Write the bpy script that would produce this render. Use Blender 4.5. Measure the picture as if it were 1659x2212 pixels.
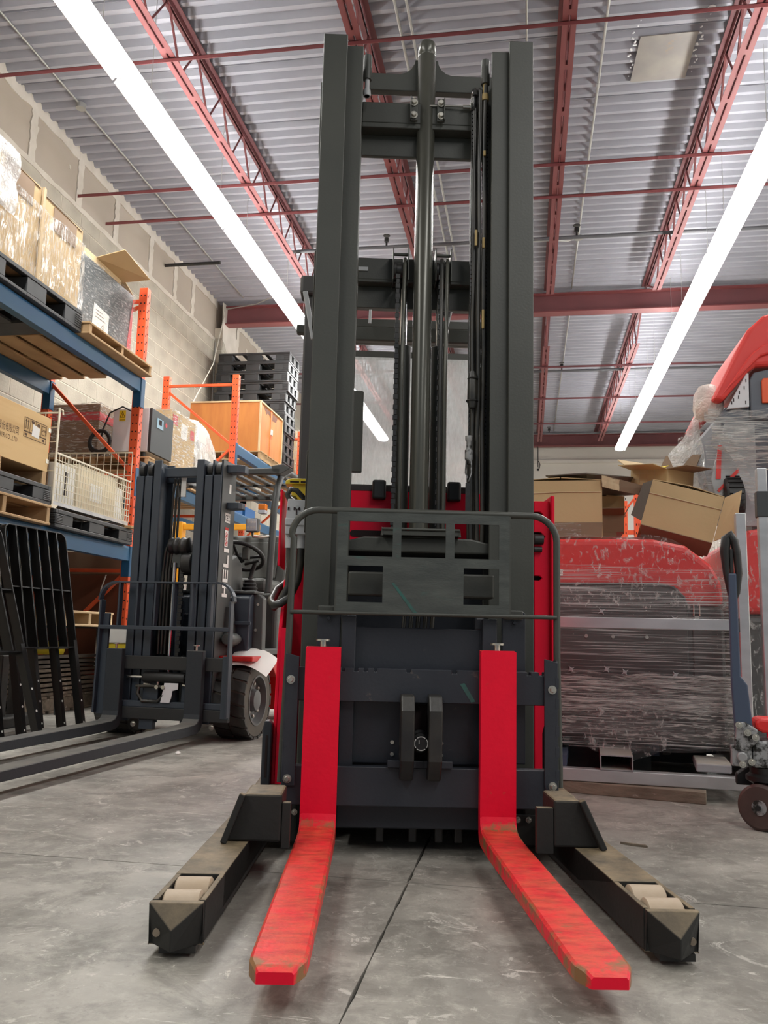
import bpy, bmesh, math, random
from math import sin, cos, pi, radians
from mathutils import Vector, Matrix, noise

for o in list(bpy.data.objects): bpy.data.objects.remove(o, do_unlink=True)
SC = bpy.context.scene
COL = SC.collection
random.seed(7)

# ------------------------------------------------------------------ camera
CAM_H = 0.64
cd = bpy.data.cameras.new('camera'); cam = bpy.data.objects.new('camera', cd); COL.objects.link(cam)
cd.sensor_fit = 'HORIZONTAL'; cd.sensor_width = 36.0; cd.lens = 1831.0 * 36.0 / 1659.0
cd.clip_start = 0.05; cd.clip_end = 200
YAW, PITCH, ROLL = radians(9.587), radians(8.347), radians(1.413)
_F = Vector((-sin(YAW)*cos(PITCH), cos(YAW)*cos(PITCH), sin(PITCH)))
_R = _F.cross(Vector((0, 0, 1))).normalized(); _U = _R.cross(_F)
_R2 = _R*cos(ROLL) + _U*sin(ROLL); _U2 = _U*cos(ROLL) - _R*sin(ROLL)
mw = Matrix((_R2, _U2, -_F)).transposed().to_4x4(); mw.translation = (0, 0, CAM_H)
cam.matrix_world = mw
SC.camera = cam

# ------------------------------------------------------------------ light, exposure
SC.view_settings.view_transform = 'Standard'; SC.view_settings.look = 'None'
SC.view_settings.gamma = 1.0; SC.view_settings.use_curve_mapping = False
SC.view_settings.exposure = 0.42
LAMP_STRENGTH = 44.0
WORLD_STRENGTH = 0.2
w = bpy.data.worlds.new('overcast daylight'); SC.world = w; w.use_nodes = True
bg = w.node_tree.nodes['Background']; bg.inputs[0].default_value = (0.74, 0.86, 1.0, 1); bg.inputs[1].default_value = WORLD_STRENGTH

def strip_lamp(x, y, power):
    # the ceiling strip lights go on behind the camera
    l = bpy.data.lights.new('strip_lamp', 'AREA'); l.shape = 'RECTANGLE'; l.size = 0.2; l.size_y = 2.36
    l.energy = power; l.color = (1.0, 0.985, 0.95)
    o = bpy.data.objects.new('strip_lamp', l); COL.objects.link(o); o.location = (x, y, 4.86)
for _y in (0.2, -2.3):
    for _x in (-3.06, 2.07): strip_lamp(_x, _y, 58)
for _k in range(9): strip_lamp(7.2, -1.0+_k*2.46, 75)      # unseen row added to brighten the back wall and right side

# ------------------------------------------------------------------ materials
def nt(name):
    m = bpy.data.materials.new(name); m.use_nodes = True
    return m, m.node_tree, m.node_tree.nodes['Principled BSDF']
def ramp(t, a, b, lo, hi):
    r = t.nodes.new('ShaderNodeValToRGB'); e = r.color_ramp.elements
    e[0].position = lo; e[0].color = (*a, 1); e[1].position = hi; e[1].color = (*b, 1)
    return r
def mat(name, col, rough=0.5, metal=0.0, col2=None, scale=6.0, lo=0.4, hi=0.7, stretch=(1, 1, 1), bump=0.0, bscale=40.0,
        wear=None, wscale=14.0, wlo=0.62, whi=0.7, emit=None, spec=0.5, detail=5.0, rvar=0.0, coat=0.0):
    m, t, p = nt(name); L = t.links.new
    p.inputs['Roughness'].default_value = rough; p.inputs['Metallic'].default_value = metal
    p.inputs['Specular IOR Level'].default_value = spec
    p.inputs['Coat Weight'].default_value = coat
    tc = t.nodes.new('ShaderNodeTexCoord'); mp = t.nodes.new('ShaderNodeMapping'); mp.inputs['Scale'].default_value = stretch
    L(tc.outputs['Object'], mp.inputs['Vector'])
    out = None
    if col2 is not None:
        n = t.nodes.new('ShaderNodeTexNoise'); n.inputs['Scale'].default_value = scale; n.inputs['Detail'].default_value = detail
        L(mp.outputs[0], n.inputs['Vector']); r = ramp(t, col, col2, lo, hi); L(n.outputs[0], r.inputs[0]); out = r.outputs[0]
        if rvar:
            mr = t.nodes.new('ShaderNodeMapRange'); mr.inputs['To Min'].default_value = rough; mr.inputs['To Max'].default_value = rough+rvar
            L(n.outputs[0], mr.inputs[0]); L(mr.outputs[0], p.inputs['Roughness'])
    if wear is not None:
        n2 = t.nodes.new('ShaderNodeTexNoise'); n2.inputs['Scale'].default_value = wscale; n2.inputs['Detail'].default_value = 8
        n2.inputs['Roughness'].default_value = 0.65
        L(mp.outputs[0], n2.inputs['Vector'])
        mr = t.nodes.new('ShaderNodeMapRange'); mr.inputs['From Min'].default_value = wlo; mr.inputs['From Max'].default_value = whi
        L(n2.outputs[0], mr.inputs[0])
        mx = t.nodes.new('ShaderNodeMix'); mx.data_type = 'RGBA'
        L(mr.outputs[0], mx.inputs[0])
        if out is None: mx.inputs[6].default_value = (*col, 1)
        else: L(out, mx.inputs[6])
        mx.inputs[7].default_value = (*wear, 1); out = mx.outputs[2]
    if out is None: p.inputs['Base Color'].default_value = (*col, 1)
    else: L(out, p.inputs['Base Color'])
    if bump:
        nb = t.nodes.new('ShaderNodeTexNoise'); nb.inputs['Scale'].default_value = bscale; nb.inputs['Detail'].default_value = 6
        L(mp.outputs[0], nb.inputs['Vector'])
        b = t.nodes.new('ShaderNodeBump'); b.inputs['Strength'].default_value = bump; b.inputs['Distance'].default_value = 0.01
        L(nb.outputs[0], b.inputs['Height']); L(b.outputs[0], p.inputs['Normal'])
    if emit:
        p.inputs['Emission Color'].default_value = (*emit[0], 1); p.inputs['Emission Strength'].default_value = emit[1]
    return m

def film(name, lo=0.03, hi=0.55, tint=(0.95, 0.95, 0.93), stretch=(3, 3, 14), rough=0.16, scale=4.0, bump=0.6, a=0.5, b=0.68, ridge=0.0):
    # thin clear stretch wrap: see-through, glossy creases, highlights painted in as pale streaks
    m, t, p = nt(name); L = t.links.new
    p.inputs['Base Color'].default_value = (*tint, 1); p.inputs['Roughness'].default_value = rough
    p.inputs['Specular IOR Level'].default_value = 0.9
    tc = t.nodes.new('ShaderNodeTexCoord'); mp = t.nodes.new('ShaderNodeMapping'); mp.inputs['Scale'].default_value = stretch
    L(tc.outputs['Object'], mp.inputs['Vector'])
    n = t.nodes.new('ShaderNodeTexNoise'); n.inputs['Scale'].default_value = scale; n.inputs['Detail'].default_value = 7; n.inputs['Distortion'].default_value = 0.8
    L(mp.outputs[0], n.inputs['Vector'])
    mr = t.nodes.new('ShaderNodeMapRange'); mr.inputs['From Min'].default_value = a; mr.inputs['From Max'].default_value = b
    mr.inputs['To Min'].default_value = lo; mr.inputs['To Max'].default_value = hi
    if ridge:
        # painted crease glints: thin lines where the noise crosses its middle value
        s1 = t.nodes.new('ShaderNodeMath'); s1.operation = 'SUBTRACT'; L(n.outputs[0], s1.inputs[0]); s1.inputs[1].default_value = 0.5
        s2 = t.nodes.new('ShaderNodeMath'); s2.operation = 'ABSOLUTE'; L(s1.outputs[0], s2.inputs[0])
        nb2 = t.nodes.new('ShaderNodeTexNoise'); nb2.inputs['Scale'].default_value = 5; L(tc.outputs['Object'], nb2.inputs['Vector'])
        md = t.nodes.new('ShaderNodeMapRange'); md.inputs['From Min'].default_value = 0.35; md.inputs['From Max'].default_value = 0.65
        md.inputs['To Min'].default_value = 0.1*hi; md.inputs['To Max'].default_value = hi; L(nb2.outputs[0], md.inputs[0])
        mr.inputs['From Min'].default_value = 0.0; mr.inputs['From Max'].default_value = ridge
        L(md.outputs[0], mr.inputs['To Min']); mr.inputs['To Max'].default_value = lo
        L(s2.outputs[0], mr.inputs[0])
    else: L(n.outputs[0], mr.inputs[0])
    n2 = t.nodes.new('ShaderNodeTexNoise'); n2.inputs['Scale'].default_value = scale*2.2; n2.inputs['Detail'].default_value = 4; n2.inputs['Distortion'].default_value = 1.5
    L(mp.outputs[0], n2.inputs['Vector'])
    b = t.nodes.new('ShaderNodeBump'); b.inputs['Strength'].default_value = bump; b.inputs['Distance'].default_value = 0.03
    L(n2.outputs[0], b.inputs['Height']); L(b.outputs[0], p.inputs['Normal'])
    tr = t.nodes.new('ShaderNodeBsdfTransparent'); mx = t.nodes.new('ShaderNodeMixShader')
    L(mr.outputs[0], mx.inputs[0]); L(tr.outputs[0], mx.inputs[1]); L(p.outputs[0], mx.inputs[2])
    L(mx.outputs[0], t.nodes['Material Output'].inputs['Surface'])
    return m

MT = {}
MT['black'] = mat('lit black paint', (0.044, 0.046, 0.039), 0.48, col2=(0.054, 0.056, 0.047), scale=3, bump=0.05, bscale=120, wear=(0.16, 0.15, 0.13), wscale=22, wlo=0.74, whi=0.8)  # paler and greener: the lamp glare is painted into this black
MT['blackshade'] = mat('shaded black paint', (0.017, 0.020, 0.028), 0.45, col2=(0.027, 0.03, 0.038), scale=4, bump=0.06, bscale=90, wear=(0.17, 0.13, 0.1), wscale=16, wlo=0.66, whi=0.8)  # same black, with the dim bluish light low down painted in
MT['panelgreen'] = mat('backrest panel paint', (0.042, 0.048, 0.044), 0.5, col2=(0.07, 0.078, 0.07), scale=8, stretch=(1, 1, 4), bump=0.08, bscale=80, wear=(0.02, 0.12, 0.1), wscale=5, wlo=0.6, whi=0.8)
MT['red'] = mat('truck red paint', (0.80, 0.002, 0.028), 0.42, spec=0.25, col2=(0.72, 0.003, 0.034), scale=4, bump=0.04, bscale=60, wear=(0.12, 0.02, 0.02), wscale=30, wlo=0.75, whi=0.8)
MT['grime'] = mat('oily black steel', (0.012, 0.012, 0.013), 0.4, col2=(0.03, 0.028, 0.024), scale=9, bump=0.1)
MT['rubber'] = mat('black rubber', (0.015, 0.015, 0.015), 0.5, bump=0.05)
MT['hose'] = mat('hydraulic hose', (0.022, 0.022, 0.02), 0.38, col2=(0.05, 0.045, 0.035), scale=12)
MT['chrome'] = mat('polished steel', (0.6, 0.6, 0.6), 0.18, 1.0)
MT['zinc'] = mat('zinc bolt', (0.55, 0.53, 0.47), 0.32, 0.9)
MT['cyl'] = mat('greased cylinder', (0.07, 0.07, 0.058), 0.27, 0.25, col2=(0.1, 0.098, 0.08), scale=5, stretch=(4, 4, 0.6))
MT['ytag'] = mat('yellow hose tag', (0.42, 0.30, 0.12), 0.6)
MT['gconn'] = mat('grey connector plastic', (0.42, 0.43, 0.44), 0.45, bump=0.05)
MT['yellow'] = mat('yellow plastic', (0.72, 0.55, 0.03), 0.45)
MT['dirty'] = mat('dusty outrigger steel', (0.02, 0.02, 0.019), 0.5, col2=(0.05, 0.043, 0.032), scale=9, bump=0.15, bscale=50)
def dusty(name, base, dust, nlo=0.3, nhi=0.9, nscale=7.0, rough=0.6, rlo=0.25, rhi=0.6):
    # settles on faces that look up
    m, t, p = nt(name); L = t.links.new; p.inputs['Roughness'].default_value = rough; p.inputs['Specular IOR Level'].default_value = 0.3
    tc = t.nodes.new('ShaderNodeTexCoord'); g = t.nodes.new('ShaderNodeNewGeometry'); sp = t.nodes.new('ShaderNodeSeparateXYZ')
    L(g.outputs['Normal'], sp.inputs[0])
    mr = t.nodes.new('ShaderNodeMapRange'); mr.inputs['From Min'].default_value = nlo; mr.inputs['From Max'].default_value = nhi; L(sp.outputs[2], mr.inputs[0])
    n = t.nodes.new('ShaderNodeTexNoise'); n.inputs['Scale'].default_value = nscale; n.inputs['Detail'].default_value = 8; n.inputs['Roughness'].default_value = 0.7
    L(tc.outputs['Object'], n.inputs['Vector'])
    r = ramp(t, (0.22,)*3, (1, 1, 1), rlo, rhi); L(n.outputs[0], r.inputs[0])
    mu = t.nodes.new('ShaderNodeMath'); mu.operation = 'MULTIPLY'; L(mr.outputs[0], mu.inputs[0]); L(r.outputs[0], mu.inputs[1])
    mx = t.nodes.new('ShaderNodeMix'); mx.data_type = 'RGBA'; L(mu.outputs[0], mx.inputs[0]); mx.inputs[6].default_value = (*base, 1); mx.inputs[7].default_value = (*dust, 1)
    L(mx.outputs[2], p.inputs['Base Color'])
    nb = t.nodes.new('ShaderNodeTexNoise'); nb.inputs['Scale'].default_value = 70; L(tc.outputs['Object'], nb.inputs['Vector'])
    b = t.nodes.new('ShaderNodeBump'); b.inputs['Strength'].default_value = 0.15; b.inputs['Distance'].default_value = 0.005; L(nb.outputs[0], b.inputs['Height']); L(b.outputs[0], p.inputs['Normal'])
    return m, t, p, mx, n, tc
MT['arm'] = dusty('straddle leg steel under dust', (0.02, 0.02, 0.019), (0.25, 0.19, 0.115), rlo=0.33, rhi=0.66, nscale=9)[0]
MT['steeldust'] = dusty('steel tube under dust', (0.3, 0.31, 0.32), (0.36, 0.33, 0.28), rough=0.45)[0]
def fork_paint():
    m, t, p, mx, n, tc = dusty('worn red fork paint', (0.80, 0.002, 0.028), (0.66, 0.075, 0.042), nlo=0.6, nhi=0.95, nscale=13, rough=0.45, rlo=0.36, rhi=0.6)
    L = t.links.new
    n4 = t.nodes.new('ShaderNodeTexNoise'); n4.inputs['Scale'].default_value = 9; n4.inputs['Detail'].default_value = 9; n4.inputs['Roughness'].default_value = 0.75
    mp4 = t.nodes.new('ShaderNodeMapping'); mp4.inputs['Scale'].default_value = (1.5, 5, 1); L(tc.outputs['Object'], mp4.inputs['Vector']); L(mp4.outputs[0], n4.inputs['Vector'])
    r4 = ramp(t, (0.42, 0.30, 0.34), (1, 1, 1), 0.36, 0.56); L(n4.outputs[0], r4.inputs[0])
    m4 = t.nodes.new('ShaderNodeMix'); m4.data_type = 'RGBA'; m4.blend_type = 'MULTIPLY'
    g4 = t.nodes.new('ShaderNodeNewGeometry'); s4 = t.nodes.new('ShaderNodeSeparateXYZ'); L(g4.outputs['Normal'], s4.inputs[0])
    k4 = t.nodes.new('ShaderNodeMapRange'); k4.inputs['From Min'].default_value = 0.5; k4.inputs['From Max'].default_value = 0.9; k4.inputs['To Min'].default_value = 0.12; k4.inputs['To Max'].default_value = 0.65
    L(s4.outputs[2], k4.inputs[0]); L(k4.outputs[0], m4.inputs[0])
    L(mx.outputs[2], m4.inputs[6]); L(r4.outputs[0], m4.inputs[7]); mx = m4
    # bare, rusty steel: blotches, and the rubbed tip and edges
    n3 = t.nodes.new('ShaderNodeTexNoise'); n3.inputs['Scale'].default_value = 22; n3.inputs['Detail'].default_value = 8; n3.inputs['Roughness'].default_value = 0.7
    L(tc.outputs['Object'], n3.inputs['Vector'])
    at = t.nodes.new('ShaderNodeAttribute'); at.attribute_name = 'wear'
    ad = t.nodes.new('ShaderNodeMath'); ad.operation = 'ADD'; L(n3.outputs[0], ad.inputs[0]); L(at.outputs['Fac'], ad.inputs[1])
    mr = t.nodes.new('ShaderNodeMapRange'); mr.inputs['From Min'].default_value = 0.64; mr.inputs['From Max'].default_value = 0.80; L(ad.outputs[0], mr.inputs[0])
    m2 = t.nodes.new('ShaderNodeMix'); m2.data_type = 'RGBA'; L(mr.outputs[0], m2.inputs[0]); L(mx.outputs[2], m2.inputs[6]); m2.inputs[7].default_value = (0.24, 0.12, 0.05, 1)
    L(m2.outputs[2], p.inputs['Base Color'])
    return m
MT['fork'] = fork_paint()
MT['roller'] = mat('polyurethane roller', (0.42, 0.33, 0.24), 0.6, col2=(0.36, 0.27, 0.18), scale=14, bump=0.1)
MT['deck'] = mat('galvanised roof deck', (0.32, 0.325, 0.365), 0.55, 0.15, col2=(0.38, 0.385, 0.43), scale=1.5)
MT['oxide'] = mat('red oxide steel', (0.205, 0.052, 0.055), 0.55, col2=(0.2, 0.055, 0.055), scale=3)
MT['oxide2'] = mat('duller red oxide steel', (0.17, 0.055, 0.06), 0.6, col2=(0.14, 0.05, 0.055), scale=2)  # darker, greyer tone for webs, top chords and far bridging
MT['emt'] = mat('galvanised conduit', (0.42, 0.42, 0.4), 0.38, 0.7)
MT['darkpipe'] = mat('grey sprinkler pipe', (0.11, 0.11, 0.12), 0.5)
MT['lens'] = mat('lit diffuser', (0.9, 0.9, 0.9), 0.5, emit=((1.0, 0.985, 0.95), LAMP_STRENGTH))
MT['whitemetal'] = mat('white enamelled steel', (0.8, 0.8, 0.8), 0.4)
MT['cmu'] = mat('concrete block', (0.43, 0.395, 0.325), 0.85, col2=(0.35, 0.32, 0.26), scale=3.0, bump=0.35, bscale=45)
MT['mortar'] = mat('mortar', (0.58, 0.54, 0.45), 0.9, bump=0.2)
MT['drywall'] = mat('bare plasterboard', (0.36, 0.31, 0.255), 0.85, col2=(0.32, 0.275, 0.225), scale=1.2)
MT['compound'] = mat('joint compound', (0.56, 0.52, 0.46), 0.8, col2=(0.48, 0.44, 0.38), scale=5, bump=0.15, bscale=20)
MT['cream'] = mat('cream painted wall', (0.74, 0.71, 0.66), 0.7, col2=(0.68, 0.65, 0.6), scale=0.8)
MT['rackorange'] = mat('orange rack paint', (0.82, 0.115, 0.03), 0.4, col2=(0.72, 0.085, 0.025), scale=5, wear=(0.3, 0.2, 0.15), wscale=25, wlo=0.72, whi=0.78)
MT['rackblue'] = mat('blue rack paint', (0.010, 0.080, 0.19), 0.4, col2=(0.016, 0.095, 0.18), scale=4, stretch=(1, 0.3, 1), wear=(0.2, 0.24, 0.3), wscale=18, wlo=0.7, whi=0.78)
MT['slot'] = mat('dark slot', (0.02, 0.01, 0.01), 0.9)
MT['wood'] = mat('pallet wood', (0.50, 0.33, 0.17), 0.75, col2=(0.36, 0.22, 0.1), scale=3, stretch=(1, 1, 1), lo=0.35, hi=0.75, bump=0.2, bscale=30)
MT['woodpale'] = mat('pale new pallet wood', (0.66, 0.5, 0.29), 0.7, col2=(0.55, 0.38, 0.2), scale=4, bump=0.15, bscale=30)
MT['woodgrey'] = mat('weathered timber', (0.24, 0.19, 0.14), 0.8, col2=(0.14, 0.11, 0.08), scale=6, stretch=(1, 4, 4), bump=0.25, bscale=25, wear=(0.42, 0.36, 0.3), wscale=4, wlo=0.62, whi=0.68)
MT['ply'] = mat('plywood', (0.62, 0.42, 0.19), 0.65, col2=(0.52, 0.33, 0.13), scale=2.5, stretch=(1, 0.4, 3), wear=(0.3, 0.16, 0.06), wscale=9, wlo=0.72, whi=0.76)
MT['plyorange'] = mat('orange plywood', (0.56, 0.21, 0.045), 0.6, col2=(0.46, 0.15, 0.035), scale=3, stretch=(3, 3, 0.6))
MT['hardboard'] = mat('red brown hardboard', (0.17, 0.055, 0.025), 0.7, col2=(0.13, 0.045, 0.02), scale=2)
MT['ink'] = mat('stencil ink', (0.09, 0.05, 0.025), 0.8)
MT['card'] = mat('corrugated cardboard', (0.55, 0.40, 0.21), 0.8, col2=(0.50, 0.355, 0.185), scale=2, bump=0.05, bscale=60)
MT['carddark'] = mat('brown cardboard', (0.24, 0.16, 0.1), 0.8, col2=(0.2, 0.13, 0.08), scale=3)
MT['cardedge'] = mat('cardboard torn edge', (0.55, 0.42, 0.26), 0.85)
MT['cardgrey'] = mat('dark grey cardboard', (0.12, 0.1, 0.08), 0.85)  # one even dark tone
MT['bplastic'] = mat('black pallet plastic', (0.03, 0.032, 0.034), 0.5, col2=(0.05, 0.052, 0.054), scale=5)
MT['case'] = mat('dark grey sheet metal case', (0.075, 0.085, 0.088), 0.42, col2=(0.13, 0.14, 0.14), scale=3, stretch=(2, 2, 0.5))
MT['paper'] = mat('white paper', (0.75, 0.74, 0.7), 0.7)
MT['white'] = mat('white powder coat', (0.72, 0.72, 0.74), 0.4)
MT['charcoal'] = mat('charcoal steel panel', (0.045, 0.05, 0.052), 0.5, bump=0.04)
MT['lcd'] = mat('display window', (0.25, 0.4, 0.5), 0.2)
MT['warn'] = mat('warning yellow', (0.85, 0.62, 0.02), 0.5)
MT['pink'] = mat('pink red tape', (0.55, 0.05, 0.06), 0.5)
MT['wire'] = mat('zinc wire', (0.7, 0.64, 0.5), 0.45, 0.2)
MT['creambox'] = mat('pale cream carton', (0.72, 0.64, 0.47), 0.7, col2=(0.64, 0.55, 0.4), scale=4)
MT['heliblue'] = mat('blue grey mast paint', (0.036, 0.047, 0.064), 0.42, col2=(0.042, 0.054, 0.07), scale=3)
MT['heligrey'] = mat('charcoal truck paint', (0.06, 0.064, 0.062), 0.45, col2=(0.07, 0.074, 0.07), scale=3)
MT['helidark'] = mat('forklift fork steel', (0.022, 0.023, 0.024), 0.45, bump=0.04)
MT['forkgrey'] = dusty('dusty black fork', (0.03, 0.036, 0.042), (0.13, 0.125, 0.11), nscale=4)[0]
MT['helired'] = mat('forklift red paint', (0.55, 0.012, 0.008), 0.35)
MT['seat'] = mat('grey seat vinyl', (0.075, 0.078, 0.07), 0.55, bump=0.06)
MT['tyre'] = mat('tyre rubber', (0.028, 0.027, 0.024), 0.65, col2=(0.05, 0.047, 0.042), scale=6, bump=0.1)
MT['tyrewall'] = mat('tyre side wall', (0.075, 0.062, 0.045), 0.6, col2=(0.05, 0.042, 0.034), scale=5)
MT['rim'] = mat('grey wheel rim', (0.1, 0.105, 0.105), 0.45)
MT['led'] = mat('lamp glass with LEDs', (0.65, 0.68, 0.72), 0.15, spec=0.8)
MT['amber'] = mat('amber lens', (0.9, 0.25, 0.02), 0.25)
MT['rackyellow'] = mat('orange yellow paint', (0.85, 0.38, 0.02), 0.45)
MT['bluebin'] = mat('blue plastic bin', (0.02, 0.12, 0.33), 0.45)
MT['alu'] = mat('raw steel tube', (0.58, 0.585, 0.59), 0.36, 0.65, col2=(0.46, 0.465, 0.47), scale=6, stretch=(0.6, 2, 2), wear=(0.16, 0.14, 0.12), wscale=10, wlo=0.7, whi=0.8)
MT['hood'] = mat('red moulded hood', (0.66, 0.02, 0.018), 0.45)
MT['hood2'] = mat('coral red hood', (0.75, 0.055, 0.045), 0.5)
MT['mgrey'] = mat('grey machine panel', (0.058, 0.055, 0.054), 0.5, col2=(0.07, 0.066, 0.064), scale=3)
MT['mblue'] = mat('slate grey panel', (0.11, 0.125, 0.15), 0.4)
MT['jackblue'] = mat('blue grey handle paint', (0.055, 0.075, 0.12), 0.42, wear=(0.25, 0.22, 0.18), wscale=20, wlo=0.7, whi=0.78)
MT['jackwheel'] = mat('brown polyurethane wheel', (0.06, 0.035, 0.03), 0.5, col2=(0.09, 0.055, 0.045), scale=9)
MT['pump'] = mat('grimy cast pump', (0.34, 0.34, 0.34), 0.45, 0.4, wear=(0.03, 0.028, 0.025), wscale=26, wlo=0.48, whi=0.58)
MT['film'] = film('clear stretch wrap', 0.03, 0.4, scale=7)
MT['filmh'] = film('clear stretch wrap wound sideways', 0.04, 0.55, stretch=(0.5, 0.5, 40), scale=4, rough=0.08, a=0.5, b=0.64)
MT['filmv'] = film('clear stretch wrap creased upright', 0.05, 0.62, tint=(0.95, 0.93, 0.88), stretch=(14, 14, 2.0), scale=5, rough=0.1, a=0.46, b=0.66)
MT['filmd'] = film('clear stretch wrap wound askew', 0.08, 0.8, tint=(0.92, 0.9, 0.85), stretch=(2.2, 2.2, 16), scale=6, rough=0.1, bump=0.9)
MT['blackbar'] = mat('black powder coat', (0.007, 0.007, 0.007), 0.35)
MT['teal'] = mat('teal paint scrape', (0.025, 0.10, 0.085), 0.5, col2=(0.04, 0.055, 0.05), scale=40)
MT['filmc'] = film('crinkled stretch wrap', 0.07, 0.55, tint=(0.97, 0.94, 0.9), stretch=(9, 9, 5), scale=5, rough=0.08, bump=1.0, a=0.54, b=0.68)
MT['filmw'] = film('whitened stretch wrap', 0.08, 0.95, tint=(0.97, 0.96, 0.92), stretch=(1.0, 1.0, 20), scale=6, rough=0.09, bump=0.9, a=0.44, b=0.6)
MT['bag'] = film('white plastic sheet', 0.45, 0.97, tint=(0.86, 0.86, 0.85), stretch=(4, 4, 3), a=0.42, b=0.7)
MT['foam'] = film('padded foam bag', 0.6, 0.95, tint=(0.86, 0.8, 0.72), stretch=(3, 3, 3), a=0.42, b=0.7)
MT['orangestrap'] = mat('orange ratchet strap', (0.85, 0.18, 0.04), 0.6)
MT['cord'] = mat('white cord', (0.68, 0.66, 0.58), 0.6)
MT['sheetmetal'] = mat('weathered sheet metal', (0.36, 0.335, 0.30), 0.45, 0.4, col2=(0.28, 0.26, 0.25), scale=2.5, lo=0.35, hi=0.6, wear=(0.45, 0.29, 0.16), wscale=2.5, wlo=0.6, whi=0.75)
MT['foamwhite'] = mat('white sealant', (0.8, 0.82, 0.84), 0.7)

def plexi():
    m, t, p = nt('scratched clear panel'); L = t.links.new
    p.inputs['Base Color'].default_value = (0.75, 0.8, 0.8, 1); p.inputs['Roughness'].default_value = 0.12
    tc = t.nodes.new('ShaderNodeTexCoord'); mp = t.nodes.new('ShaderNodeMapping'); mp.inputs['Scale'].default_value = (22, 22, 5)
    L(tc.outputs['Object'], mp.inputs['Vector'])
    n = t.nodes.new('ShaderNodeTexNoise'); n.inputs['Scale'].default_value = 5; n.inputs['Detail'].default_value = 9; n.inputs['Roughness'].default_value = 0.75
    L(mp.outputs[0], n.inputs['Vector'])
    mr = t.nodes.new('ShaderNodeMapRange'); mr.inputs['From Min'].default_value = 0.4; mr.inputs['From Max'].default_value = 0.8
    mr.inputs['To Min'].default_value = 0.4; mr.inputs['To Max'].default_value = 0.72
    L(n.outputs[0], mr.inputs[0])
    tr = t.nodes.new('ShaderNodeBsdfTransparent'); tl = t.nodes.new('ShaderNodeBsdfTranslucent'); tl.inputs[0].default_value = (0.85, 0.9, 0.9, 1)
    a = t.nodes.new('ShaderNodeMixShader'); a.inputs[0].default_value = 0.72; L(p.outputs[0], a.inputs[1]); L(tl.outputs[0], a.inputs[2])
    mx = t.nodes.new('ShaderNodeMixShader'); L(mr.outputs[0], mx.inputs[0]); L(tr.outputs[0], mx.inputs[1]); L(a.outputs[0], mx.inputs[2])
    L(mx.outputs[0], t.nodes['Material Output'].inputs['Surface'])
    return m
MT['plexi'] = plexi()

def concrete():
    m, t, p = nt('worn concrete slab'); L = t.links.new
    g = t.nodes.new('ShaderNodeNewGeometry')
    def nz(scale, detail=8, rough=0.6, dist=0.0, st=(1, 1, 1)):
        mp = t.nodes.new('ShaderNodeMapping'); mp.inputs['Scale'].default_value = st; L(g.outputs['Position'], mp.inputs['Vector'])
        n = t.nodes.new('ShaderNodeTexNoise'); n.inputs['Scale'].default_value = scale; n.inputs['Detail'].default_value = detail
        n.inputs['Roughness'].default_value = rough; n.inputs['Distortion'].default_value = dist; L(mp.outputs[0], n.inputs['Vector']); return n.outputs[0]
    def mixc(f, a, bcol):
        mx = t.nodes.new('ShaderNodeMix'); mx.data_type = 'RGBA'; L(f, mx.inputs[0]); L(a, mx.inputs[6]); mx.inputs[7].default_value = (*bcol, 1); return mx.outputs[2]
    def rng(x, a, b, c=0.0, d=1.0):
        r = t.nodes.new('ShaderNodeMapRange'); r.inputs['From Min'].default_value = a; r.inputs['From Max'].default_value = b
        r.inputs['To Min'].default_value = c; r.inputs['To Max'].default_value = d; L(x, r.inputs[0]); return r.outputs[0]
    r = ramp(t, (0.15, 0.142, 0.125), (0.39, 0.37, 0.325), 0.36, 0.66); L(nz(1.6, 9, 0.62), r.inputs[0]); c = r.outputs[0]
    c = mixc(rng(nz(5, 9, 0.7, 0.6), 0.47, 0.62, 0, 0.75), c, (0.135, 0.127, 0.11))        # rubber and oil stains
    c = mixc(rng(nz(6.5, 11, 0.78, 1.2), 0.58, 0.615, 0, 0.6), c, (0.56, 0.53, 0.48))     # pale laitance patches
    c = mixc(rng(nz(4.5, 12, 0.78, 1.6, (0.8, 4, 1)), 0.61, 0.64, 0, 0.75), c, (0.62, 0.59, 0.53))   # pale scrapes
    c = mixc(rng(nz(19, 10, 0.8, 0.4), 0.5, 0.66, 0, 0.5), c, (0.46, 0.44, 0.39))      # dusty speckle
    c = mixc(rng(nz(9, 12, 0.8, 2.2, (1.6, 1, 1)), 0.62, 0.655, 0, 0.75), c, (0.60, 0.57, 0.5))
    c = mixc(rng(nz(60, 3), 0.62, 0.72, 0, 0.4), c, (0.13, 0.12, 0.11))                # grit
    L(c, p.inputs['Base Color'])
    L(rng(nz(4, 6), 0.3, 0.7, 0.38, 0.62), p.inputs['Roughness'])
    b = t.nodes.new('ShaderNodeBump'); b.inputs['Strength'].default_value = 0.25; b.inputs['Distance'].default_value = 0.006
    L(nz(14, 9, 0.7), b.inputs['Height']); L(b.outputs[0], p.inputs['Normal'])
    return m
MT['concrete'] = concrete()
MT['joint'] = mat('joint dirt', (0.035, 0.033, 0.03), 0.9)

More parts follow.
